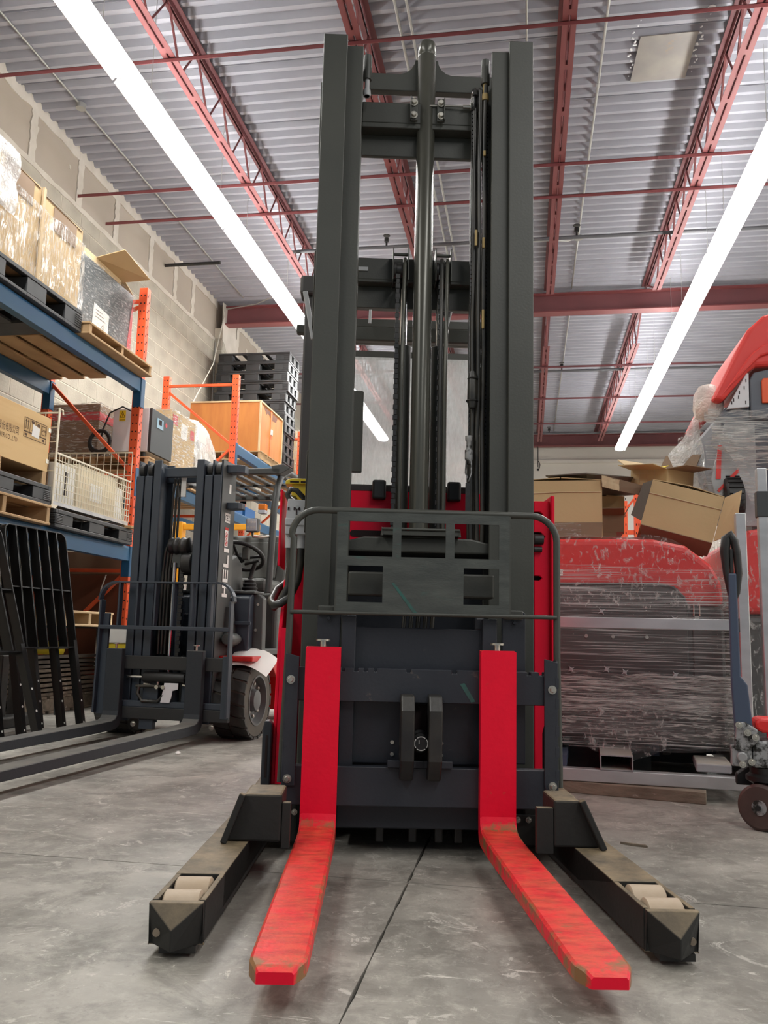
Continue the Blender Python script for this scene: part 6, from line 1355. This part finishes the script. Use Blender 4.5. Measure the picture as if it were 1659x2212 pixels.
# steel frame trolley in front of the wrapped machine
t = thing('steel_trolley', 'bare steel trolley frame with posts and rails before the wrapped red machine', 'trolley', (0, 0, 0), loc=(0.15, 3.86, 0.0), rot=RZ)
def sq(nm, p, q, w_, h, mt='alu', up=(0, 0, 1), lab=None): return part(nm, MB().bar(p, q, w_, h, up=up), mt, t, bev=0.003, seg=1, label=lab)
sq('bottom_rail', (-0.08, 0.0, 0.076), (0.86, 0.0, 0.076), 0.06, 0.052)
sq('bottom_rail', (-0.08, 1.2, 0.076), (0.8, 1.2, 0.076), 0.06, 0.052, 'jackblue')
sq('middle_rail', (-0.08, 0.0, 0.722), (0.735, 0.0, 0.722), 0.045, 0.048)
sq('corner_post', (0.76, 0.0, 0.102), (0.76, 0.0, 1.20), 0.042, 0.042, up=(0, 1, 0))
sq('corner_post', (0.875, 0.13, 0.05), (0.875, 0.13, 1.42), 0.042, 0.042, up=(0, 1, 0))
sq('corner_post', (-0.06, 1.2, 0.102), (-0.06, 1.2, 1.2), 0.042, 0.042, up=(0, 1, 0))
part('post_sleeve', MB().box(0.849, 0.901, 0.104, 0.156, 1.20, 1.315), 'charcoal', t, bev=0.004)
part('weld', MB().box(0.733, 0.741, -0.02, 0.02, 0.694, 0.75), 'charcoal', t)
# open rectangular tube pointing out
tb = MB(); tx0, tx1, tz0, tz1 = 0.165, 0.30, 0.103, 0.166
tb.box(tx0, tx1, -0.03, 1.2, tz1-0.005, tz1).box(tx0, tx1, -0.03, 1.2, tz0, tz0+0.005).box(tx0, tx0+0.005, -0.03, 1.2, tz0+0.005, tz1-0.005).box(tx1-0.005, tx1, -0.03, 1.2, tz0+0.005, tz1-0.005)
part('fork_pocket', tb, 'steeldust', t)
part('cross_rail', MB().bar((0.0, 0.03, 0.125), (0.0, 1.2, 0.125), 0.05, 0.045), 'jackblue', t)
part('cross_rail', MB().bar((0.32, 0.6, 0.125), (0.45, 0.6, 0.125), 0.08, 0.05), 'jackblue', t)
props(part('timber', MB().box(0.0, 0.64, -0.035, 0.035, 0.0, 0.048).xf(Matrix.Translation((0.10, 3.885, 0.0)) @ Matrix.Rotation(radians(-12), 4, 'Z')), 'woodgrey', bev=0.003), 'weathered timber bearer on the floor under the steel frame', 'timber')
props(part('timber', MB().box(0.04, 0.34, -0.035, 0.035, 0.0, 0.048).xf(Matrix.Translation((0.06, 3.98, 0.0)) @ Matrix.Rotation(radians(-6), 4, 'Z')), 'woodgrey', bev=0.003), 'second timber bearer on the floor, half hidden behind the reach truck', 'timber')

# the wrapped machine
def machine(name, label, loc, rz, w_, d, z0, zs, zt, latch=True):
    t = thing(name, label, 'machine', (0, 0, 0), loc=loc, rot=rz)
    part('lower_body', MB().box(0, w_, 0, d, z0, zs), 'mgrey', t, bev=0.03, seg=3)
    hood = MB().prism([(0.0, zs+0.003), (w_, zs+0.003), (w_-0.01, zs+0.11), (w_-0.05, zs+0.19), (w_-0.16, zt-0.03), (w_-0.30, zt), (0.2, zt+0.005), (0.05, zt-0.02), (0.0, zt-0.06)], 'y', 0.0, d)
    part('hood', hood, 'hood', t, bev=0.03, seg=3)
    return t
m1 = machine('wrapped_machine', 'red and grey floor machine bound in clear stretch wrap behind the steel frame', (-0.05, 4.12, 0), RZ, 0.94, 1.1, 0.20, 0.81, 1.12)
part('front_panel', MB().prism([(0.05, 0.30), (0.78, 0.30), (0.78, 0.83), (0.74, 0.89), (0.66, 0.905), (0.05, 0.90)], 'y', -0.012, -0.001), 'mgrey', m1, bev=0.006)
part('panel_rim', MB().tube([(0.05, -0.014, 0.905), (0.65, -0.014, 0.91), (0.72, -0.014, 0.895), (0.765, -0.014, 0.85), (0.78, -0.014, 0.80)], 0.006, 8), 'charcoal', m1, smooth=60)
part('side_panel', MB().box(0.80, 0.925, -0.010, -0.001, 0.23, 0.79), 'mgrey', m1, bev=0.006)
for x, z in ((0.15, 0.52), (0.42, 0.515), (0.50, 0.505), (0.72, 0.50), (0.72, 0.75), (0.40, 0.78), (0.26, 0.51)):
    st = []
    for q in range(16): r = 0.021 if q % 4 == 0 else 0.008; st.append((x+r*cos(q*pi/8+0.6), z+r*sin(q*pi/8+0.6)))
    part('star_knob', MB().prism(st, 'y', -0.022, -0.0125), 'gconn', m1, bev=0.002, seg=1)
for x in (0.2, 0.33, 0.45, 0.60): part('screw', MB().lathe([(0.008, -0.018), (0.009, -0.0125)], (x, 0, 0.665), 'y', 10), 'zinc', m1)
la = part('latch', MB().box(0.80, 0.835, -0.022, -0.0105, 0.775, 0.815), 'charcoal', m1, bev=0.003)
part('latch_hook', MB().tube([(0.805, -0.024, 0.82), (0.805, -0.024, 0.765), (0.83, -0.024, 0.765), (0.83, -0.024, 0.82)], 0.003, 6).box(0.808, 0.827, -0.026, -0.022, 0.748, 0.765), 'zinc', la)
part('maker_plate', MB().box(0.19, 0.225, -0.009, -0.001, 0.945, 0.975), 'paper', m1)
for x in (0.20, 0.68): part('caster', MB().lathe([(0.045, x-0.02), (0.05, x-0.015), (0.05, x+0.015), (0.045, x+0.02)], (0, 0.1, 0.184), 'x', 20), 'rubber', m1, smooth=40)
for x in (0.02, 0.5): part('skid_foot', MB().box(x, x+0.09, 0.15, 0.24, 0.152, 0.20).box(x, x+0.09, 0.9, 0.99, 0.152, 0.20), 'grime', m1)
# skid that carries it on the frame
part('skid', MB().box(-0.05, 0.62, 0.18, 0.26, 0.004, 0.15), 'grime', m1); part('skid', MB().box(-0.05, 0.95, 0.86, 0.94, 0.004, 0.15), 'grime', m1)
def band(z0, z1, amp, sc, seed, mt, ext=0.02, n=20, nm='stretch_wrap', x0=0.0, x1=0.94, y0=-0.015, y1=1.1):
    m = MB(); per = [(x0-ext, y1), (x0-ext, y0-ext), (x1+ext, y0-ext), (x1+ext, y1)]
    for (a, b), k in zip(zip(per, per[1:]), (8, n, 8)):
        m.grid(lambda u, v: (a[0]+(b[0]-a[0])*u, a[1]+(b[1]-a[1])*u, z0+(z1-z0)*v+0.012*sin(u*5+seed)), k, 12)
    return part(nm, crumple(m, amp, sc, seed), mt, m1, smooth=70)
band(0.215, 0.50, 0.02, 5, 1.0, 'filmd', 0.024, 26)
band(0.33, 0.49, 0.022, 6, 4.0, 'filmw', 0.034, 26)  # extra film band, whitened to look more strongly lit
band(0.17, 0.90, 0.012, 6, 2.0, 'filmh', 0.018, 22)
m = MB().grid(lambda u, v: (-0.01+0.96*u, -0.03+1.1*v*0.9, (1.135-0.02*u)-(0.0 if u < 0.66 else 1.9*(u-0.66)**2)), 20, 12)
m.grid(lambda u, v: (-0.02+0.98*u, -0.035, 0.80+(0.335-(0.0 if u < 0.64 else 1.9*(u-0.64)**2))*v), 24, 12)
part('stretch_wrap', crumple(m, 0.014, 9, 5.0), 'filmc', m1, smooth=70)
band(0.78, 0.99, 0.012, 9, 7.0, 'filmh', 0.012, 22)
fl_ = crumple(MB().grid(lambda u, v: (0.33+0.34*u, -0.06, 0.17+0.24*v*(1-0.3*u)-0.06*sin(u*3.1)*(1-v)), 12, 10), 0.03, 12, 8.0)
part('loose_wrap', fl_, 'filmc', m1, smooth=70)

# second wrapped machine and the one on top of it
m2 = machine('wrapped_machine', 'second wrapped red and grey machine, half out of frame at the right edge', (0.99, 4.2, 0), radians(-2), 1.0, 1.1, 0.02, 0.78, 1.20)
part('stretch_wrap', crumple(shell(-0.015, 1.02, -0.02, 1.12, 0.05, 1.22, 16), 0.012, 8, 14.0), 'filmc', m2, smooth=70)
t = thing('stacked_machine', 'red hooded machine wrapped in film, stacked high at the right edge', 'machine', (1.45, 4.9, 1.222))
part('body', MB().prism([(1.20, 1.223), (2.1, 1.223), (2.1, 2.02), (1.19, 2.02), (1.02, 1.86), (1.05, 1.62)], 'y', 4.62, 5.4), 'mblue', t, bev=0.02)
part('side_panel', MB().prism([(1.05, 1.875), (1.165, 1.885), (1.168, 2.07), (1.155, 2.07)], 'y', 4.595, 4.618), 'white', t, bev=0.004)
sl = MB()
for x, z in ((1.075, 1.90), (1.11, 1.93), (1.115, 1.955), (1.145, 1.90), (1.15, 2.02), (1.14, 1.98), (1.085, 1.915)): sl.box(x, x+0.004, 4.593, 4.596, z, z+0.018)
part('vent_slots', sl, 'slot', t)
part('front_panel', MB().prism([(1.17, 1.82), (2.0, 1.82), (2.0, 2.085), (1.26, 2.085), (1.19, 2.07), (1.17, 2.03)], 'y', 4.59, 4.619), 'mblue', t, bev=0.006)
part('red_tab', MB().prism([(1.225, 1.90), (1.31, 1.90), (1.31, 2.035), (1.235, 2.035), (1.225, 2.02)], 'y', 4.575, 4.589), 'rackorange', t, bev=0.004)
hood = [(0.975, 1.925), (1.03, 1.915), (1.165, 2.075), (1.20, 2.10), (1.30, 2.105), (2.1, 2.105), (2.1, 2.42), (1.36, 2.42), (1.25, 2.385), (1.17, 2.31), (1.11, 2.20)]
part('hood', MB().prism(hood, 'y', 4.58, 5.42), 'hood2', t, bev=0.025, seg=3)
part('hood_ridge', MB().prism([(1.03, 1.955), (1.17, 2.16), (1.23, 2.21), (1.33, 2.235), (2.1, 2.24), (2.1, 2.19), (1.31, 2.18), (1.22, 2.15)], 'y', 4.56, 4.579), 'hood2', t, bev=0.012)
part('vent_mark', MB().box(1.265, 1.33, 4.552, 4.5595, 2.21, 2.232), 'helired', t)
part('foot', MB().box(1.16, 1.24, 4.62, 4.72, 1.222, 1.30).box(1.16, 1.24, 5.2, 5.3, 1.222, 1.30), 'grime', t)
wv = part('wheel', MB().lathe([(0.06, 1.02), (0.125, 1.025), (0.138, 1.04), (0.138, 1.10), (0.125, 1.115), (0.06, 1.12)], (0, 4.66, 1.385), 'x', 30), 'rubber', t, smooth=40)
tr_ = MB()
for q in range(26): a = 2*pi*q/26; tr_.obox((1.07, 4.66+0.140*cos(a), 1.385+0.140*sin(a)), (0.07, 0.016, 0.008), Matrix.Rotation(a-pi/2, 3, 'X'))
part('tread', tr_, 'rubber', wv)
part('wheel_tag', MB().box(1.05, 1.08, 4.512, 4.517, 1.38, 1.41), 'chrome', wv)
mm = crumple(MB().grid(lambda u, v: (0.93+1.2*u, 4.55-0.02*sin(3*v), (1.86+0.20*min(1, 1.6*u)**2-0.1*u)-0.62*v*min(1.0, 0.3+0.95*u)), 34, 26), 0.035, 8, 3.0)
part('stretch_wrap', mm, 'filmw', t, smooth=70)
mm = crumple(MB().grid(lambda u, v: (0.92+0.02*v+0.0*u, 4.57+0.8*u, 1.86-0.5*v), 14, 14), 0.03, 8, 4.0)
part('stretch_wrap', mm, 'filmd', t, smooth=70)
mm = crumple(MB().grid(lambda u, v: (0.92+0.40*u, 4.53, max(1.26, 1.85-0.60*u-(0.05+0.16*u)*v+0.03*sin(u*6))), 20, 10), 0.02, 9, 6.0)
part('stretch_wrap', mm, 'filmw', t, smooth=70)
mm = crumple(MB().grid(lambda u, v: (0.93+0.26*u, 4.60, 1.72-0.42*v+0.12*u), 14, 14), 0.02, 9, 16.0)
part('stretch_wrap', mm, 'filmh', t, smooth=70)
part('lower_panel', MB().prism([(0.96, 1.50), (1.04, 1.80), (1.19, 1.80), (1.19, 1.25), (1.02, 1.25)], 'y', 4.605, 4.618), 'gconn', t, bev=0.004)
part('red_stripe', MB().prism([(0.985, 1.5), (1.01, 1.5), (1.02, 1.68), (1.0, 1.68)], 'y', 4.600, 4.6045).prism([(0.99, 1.44), (1.10, 1.56), (1.10, 1.535), (1.0, 1.43)], 'y', 4.600, 4.6045), 'hood2', t)
part('foam_pad', crumple(MB().lathe([(0.01, 1.84), (0.07, 1.86), (0.085, 1.92), (0.08, 1.99), (0.05, 2.035), (0.01, 2.045)], (0.985, 4.72, 0), 'z', 18), 0.015, 10, 7.0), 'foam', t, smooth=60)
part('plastic_sheet', crumple(MB().grid(lambda u, v: (0.79+0.17*u, 4.72+0.1*v, 1.36+(0.32+0.24*u)*v), 14, 16), 0.03, 7, 11.0), 'bag', t, smooth=70)

# cardboard boxes on the machine
def carton(name, label, loc, rot, w_, d, h, flaps=(), mt='card', tape=False):
    t = thing(name, label, 'box', (0, 0, 0), group=None, loc=loc, rot=rot)
    th = 0.005
    part('panel', MB().box(0, w_, 0, th, 0, h), mt, t); part('panel', MB().box(0, w_, d-th, d, 0, h), mt, t)
    part('panel', MB().box(0, th, th, d-th, 0, h), mt, t); part('panel', MB().box(w_-th, w_, th, d-th, 0, h), mt, t)
    part('bottom', MB().box(th, w_-th, th, d-th, 0, th), mt, t)
    for (side, ang, ln, m_) in flaps:
        # ang: 0 lies flat over the opening, 90 stands up, 180 hangs down outside
        a = radians(ang)
        if side == 'f': P = [(0, 0, h), (w_, 0, h), (w_-0.004, ln*cos(a), h+ln*sin(a)), (0.004, ln*cos(a), h+ln*sin(a))]
        if side == 'b': P = [(w_, d, h), (0, d, h), (0.004, d-ln*cos(a), h+ln*sin(a)), (w_-0.004, d-ln*cos(a), h+ln*sin(a))]
        if side == 'l': P = [(0, d, h), (0, 0, h), (ln*cos(a), 0.004, h+ln*sin(a)), (ln*cos(a), d-0.004, h+ln*sin(a))]
        if side == 'r': P = [(w_, 0, h), (w_, d, h), (w_-ln*cos(a), d-0.004, h+ln*sin(a)), (w_-ln*cos(a), 0.004, h+ln*sin(a))]
        part('flap', slab(P, 0.004), m_, t)
    return t
bA = carton('cardboard_box', 'large cardboard box at the left of the red machine top, beside the mast', (-0.03, 4.28, 1.148), radians(-1), 0.405, 0.34, 0.288, (('l', 4, 0.2, 'card'), ('r', 4, 0.2, 'card')))
part('fold_line', MB().tube([(0.0, -0.0025, 0.222), (0.1, -0.003, 0.224), (0.2, -0.0025, 0.229), (0.40, -0.0025, 0.229)], 0.0025, 5), 'cardedge', bA)
part('lower_flap', slab([(0.0, -0.001, 0.075), (0.405, -0.001, 0.075), (0.40, -0.012, 0.0), (0.0, -0.012, 0.0)], -0.003), 'carddark', bA)
part('inner_film', crumple(MB().grid(lambda u, v: (0.08+0.22*u, -0.018, 0.005+0.065*v), 8, 5), 0.008, 20, 2.0), 'filmd', bA)
t = thing('cardboard_sheet', 'flattened dark cardboard sheet lying across the large cardboard box', 'cardboard', (0.35, 4.4, 1.445))
part('sheet', slab([(0.10, 4.30, 1.462), (0.30, 4.26, 1.466), (0.44, 4.5, 1.50), (0.60, 4.75, 1.535), (0.62, 4.95, 1.475), (0.35, 4.9, 1.448)], 0.006), 'cardgrey', t)
part('sheet', slab([(0.375, 4.262, 1.462), (0.62, 4.30, 1.40), (0.605, 4.305, 1.355), (0.372, 4.265, 1.40)], 0.006), 'carddark', t)
part('torn_face', crumple(MB().grid(lambda u, v: (0.374+0.085*u, 4.256+0.012*u, 1.402+0.055*v-0.022*u), 8, 5), 0.004, 40, 3.0), 'cardedge', t)
part('white_label', slab([(0.585, 4.288, 1.402), (0.618, 4.293, 1.394), (0.605, 4.296, 1.36), (0.575, 4.29, 1.367)], 0.002), 'paper', t)
carton('cardboard_box', 'pale cardboard box behind the large one, topmost of the little pile in the gap', (0.30, 4.86, 1.335), radians(3), 0.25, 0.3, 0.115, (('f', 2, 0.14, 'card'), ('b', 2, 0.14, 'card'), ('r', 5, 0.1, 'card')))
carton('cardboard_box', 'dark brown open cardboard box in the gap, middle of the little pile', (0.31, 4.74, 1.235), radians(-2), 0.22, 0.3, 0.095, (('f', 150, 0.06, 'carddark'), ('r', 120, 0.05, 'carddark')), 'carddark')
carton('cardboard_box', 'small brown cardboard box at the bottom of the pile in the gap', (0.30, 4.72, 1.15), radians(4), 0.19, 0.33, 0.08, (('f', 10, 0.05, 'carddark'), ('b', 10, 0.05, 'carddark')), 'carddark')
t = thing('folded_bag', 'red and white printed bag lying on the red machine between the boxes', 'bag', (0.5, 4.5, 1.14))
part('bag_sheet', crumple(MB().grid(lambda u, v: (0.40+0.22*u, 4.40+0.3*v, 1.145+0.035*sin(u*3.1)*(0.3+0.7*v)), 10, 10), 0.006, 12, 1.0), 'hood', t, smooth=60)
part('bag_edge', crumple(MB().grid(lambda u, v: (0.28+0.36*u, 4.30+0.09*v, 1.143+0.012*sin(u*3.1)), 12, 4), 0.008, 14, 4.0), 'bag', t, smooth=60)
RB = (radians(-6), radians(16), radians(-5))
bB = carton('cardboard_box', 'tilted cardboard box sliding off the right end of the red machine', (0.555, 4.26, 1.213), RB, 0.34, 0.34, 0.235, (('l', 5, 0.17, 'card'), ('r', 5, 0.17, 'card')))
part('fold_line', MB().tube([(0.0, -0.0025, 0.165), (0.12, -0.003, 0.168), (0.34, -0.0025, 0.17)], 0.0025, 5), 'cardedge', bB)
part('flap', slab([(-0.001, 0.0, 0.235), (-0.001, 0.0, 0.02), (-0.055, -0.02, 0.03), (-0.04, -0.02, 0.20)], 0.004), 'cardgrey', bB)
part('flap', slab([(0.342, 0.0, 0.01), (0.342, 0.0, 0.235), (0.40, -0.06, 0.27), (0.42, -0.06, 0.06)], 0.004), 'card', bB)
part('bottom_flap', slab([(0.0, -0.002, -0.001), (0.34, -0.002, -0.001), (0.34, 0.09, -0.05), (0.02, 0.09, -0.05)], 0.004), 'carddark', bB)  # shade of the underside painted in with darker cardboard
RC = (radians(2), radians(7), radians(-47))
bC = carton('cardboard_box', 'open topped cardboard box with spread flaps, highest of the boxes', (0.565, 4.74, 1.475), RC, 0.24, 0.22, 0.105, (('f', 172, 0.11, 'card'), ('l', 150, 0.12, 'card'), ('b', 120, 0.12, 'card'), ('r', 172, 0.12, 'carddark')))
bpy.data.objects[bC.name].children[3].data.materials[0] = MT['carddark']  # one part recoloured darker to paint in the shaded side
tp = MB()
for k in range(4): tp.box(0.01+k*0.05, 0.013+k*0.05, -0.0012, -0.0002, 0.01, 0.1)
for k in range(3): tp.box(0.005, 0.2, -0.0012, -0.0002, 0.02+k*0.03, 0.022+k*0.03)
part('tape_lines', tp, 'cardedge', bC)
part('yellow_paper', slab([(0.05, 0.05, 0.09), (0.14, 0.05, 0.10), (0.14, 0.14, 0.135), (0.05, 0.14, 0.125)], 0.003), 'yellow', bC)

# hand pallet truck
t = thing('hand_pallet_truck', 'blue grey hand pallet truck with loop handle and brown wheels, right edge', 'pallet truck', (0, 0, 0), loc=(0.855, 3.32, 0), rot=radians(-8))
for x in (-0.062, 0.062):
    w_ = part('steer_wheel', MB().lathe([(0.028, x-0.024), (0.07, x-0.022), (0.079, x-0.016), (0.080, x+0.016), (0.07, x+0.022), (0.028, x+0.024)], (0, 0, 0.080), 'x', 36).xf(Matrix.Rotation(radians(62), 4, 'Z')), 'jackwheel', t, smooth=30)
    part('wheel_bearing', MB().lathe([(0.026, x-0.027), (0.026, x+0.027), (0.012, x+0.029)], (0, 0, 0.08), 'x', 20).lathe([(0.012, x-0.031), (0.012, x-0.026)], (0, 0, 0.08), 'x', 12).xf(Matrix.Rotation(radians(62), 4, 'Z')), 'pump', w_, smooth=30)
part('axle', MB().tube([(-0.1, 0, 0.08), (0.1, 0, 0.08)], 0.010, 8).xf(Matrix.Rotation(radians(62), 4, 'Z')), 'grime', t)
part('turntable', MB().lathe([(0.05, 0.15), (0.075, 0.165), (0.075, 0.18), (0.06, 0.19), (0.06, 0.21)], (0.0, 0.0, 0), 'z', 24), 'grime', t, smooth=40)
part('wheel_fork', MB().box(-0.018, 0.018, -0.02, 0.02, 0.09, 0.152), 'grime', t)
part('pump_body', MB().box(-0.055, 0.075, -0.06, 0.07, 0.211, 0.31), 'pump', t, bev=0.012)
part('pump_valve', MB().box(-0.125, -0.057, -0.07, -0.01, 0.215, 0.285).lathe([(0.018, -0.085), (0.018, -0.07)], (-0.09, 0, 0.25), 'y', 12), 'pump', t, bev=0.005)
part('pump_link', MB().prism([(-0.115, 0.275), (-0.075, 0.265), (-0.03, 0.31), (-0.035, 0.345), (-0.075, 0.37), (-0.105, 0.37)], 'y', -0.078, -0.064), 'pump', t, bev=0.004)
for x, z in ((-0.098, 0.36), (-0.07, 0.335), (-0.045, 0.32), (-0.09, 0.225), (-0.06, 0.235)): part('pin', MB().lathe([(0.012, -0.09), (0.012, -0.078), (0.006, -0.094)][::-1], (x, 0, z), 'y', 10), 'zinc', t)
part('ram', MB().lathe([(0.022, 0.31), (0.022, 0.36)], (0.02, 0.0, 0), 'z', 18), 'chrome', t, smooth=40)
part('red_head', MB().prism([(-0.04, 0.345), (-0.02, 0.335), (0.2, 0.335), (0.2, 0.385), (-0.03, 0.385), (-0.045, 0.37)], 'y', -0.07, 0.07), 'hood', t, bev=0.010)
hs = part('handle_shaft', MB().prism([(-0.108, 0.30), (-0.045, 0.30), (-0.062, 0.50), (-0.084, 0.53), (-0.086, 0.90), (-0.114, 0.90), (-0.116, 0.5)], 'y', -0.064, -0.03), 'jackblue', t, bev=0.005)
loop = [(-0.098, -0.048, 0.79), (-0.108, -0.048, 0.83), (-0.119, -0.048, 0.90), (-0.122, -0.048, 0.98), (-0.116, -0.048, 1.03), (-0.102, -0.048, 1.045), (-0.088, -0.048, 1.02), (-0.08, -0.048, 0.97), (-0.077, -0.048, 0.90), (-0.086, -0.048, 0.83)]
part('loop_grip', MB().tube(loop, [0.012, 0.011, 0.012, 0.017, 0.018, 0.017, 0.015, 0.014, 0.013, 0.012], 12, closed=True), 'rubber', t, smooth=60)
part('release_lever', MB().box(-0.106, -0.094, -0.055, -0.04, 0.90, 0.99), 'rubber', t, bev=0.003)
for x in (-0.22, 0.14):
    part('fork', MB().prism([(0.50, 0.110), (0.84, 0.105), (0.86, 0.108), (0.86, 0.12), (0.82, 0.14), (0.55, 0.15), (0.50, 0.145)], 'x', x, x+0.14), 'steeldust', t, bev=0.006)
part('fork_bridge', MB().prism([(-0.10, 0.13), (0.24, 0.13), (0.24, 0.19), (0.14, 0.205), (-0.06, 0.20), (-0.10, 0.17)], 'y', 0.085, 0.12), 'grime', t, bev=0.006)

# far orange rack piece seen between the boxes
t = thing('rack_upright', 'far orange rack upright seen between the cardboard boxes', 'rack', (0.95, 8.0, 0))
for x in (0.87, 0.985):
    p = part('upright_post', MB().box(x, x+0.055, 7.97, 8.03, 0.0, 2.01 if x > 0.9 else 1.93), 'rackorange', t, bev=0.003)
    d = MB()
    for k in range(24): d.box(x+0.012, x+0.02, 7.9692, 7.9698, 0.1+k*0.08, 0.12+k*0.08).box(x+0.035, x+0.043, 7.9692, 7.9698, 0.1+k*0.08, 0.12+k*0.08)
    part('post_slots', d, 'slot', p, kind='stuff')
part('frame_brace', MB().bar((0.92, 8.0, 1.86), (0.985, 8.0, 1.95), 0.02, 0.02, up=(0, 1, 0)), 'rackorange', t); part('frame_brace', MB().box(0.926, 0.984, 7.985, 8.015, 1.62, 1.66), 'rackorange', t); part('frame_brace', MB().box(0.926, 0.984, 7.985, 8.015, 0.4, 0.44), 'rackorange', t)
props(part('floor_chip', MB().prism([(0.30, 2.935), (0.335, 2.915), (0.38, 2.90), (0.375, 2.915), (0.34, 2.925)], 'z', 0.0, 0.007), 'woodgrey'), 'small dark chip on the floor right of the right straddle leg', 'debris')
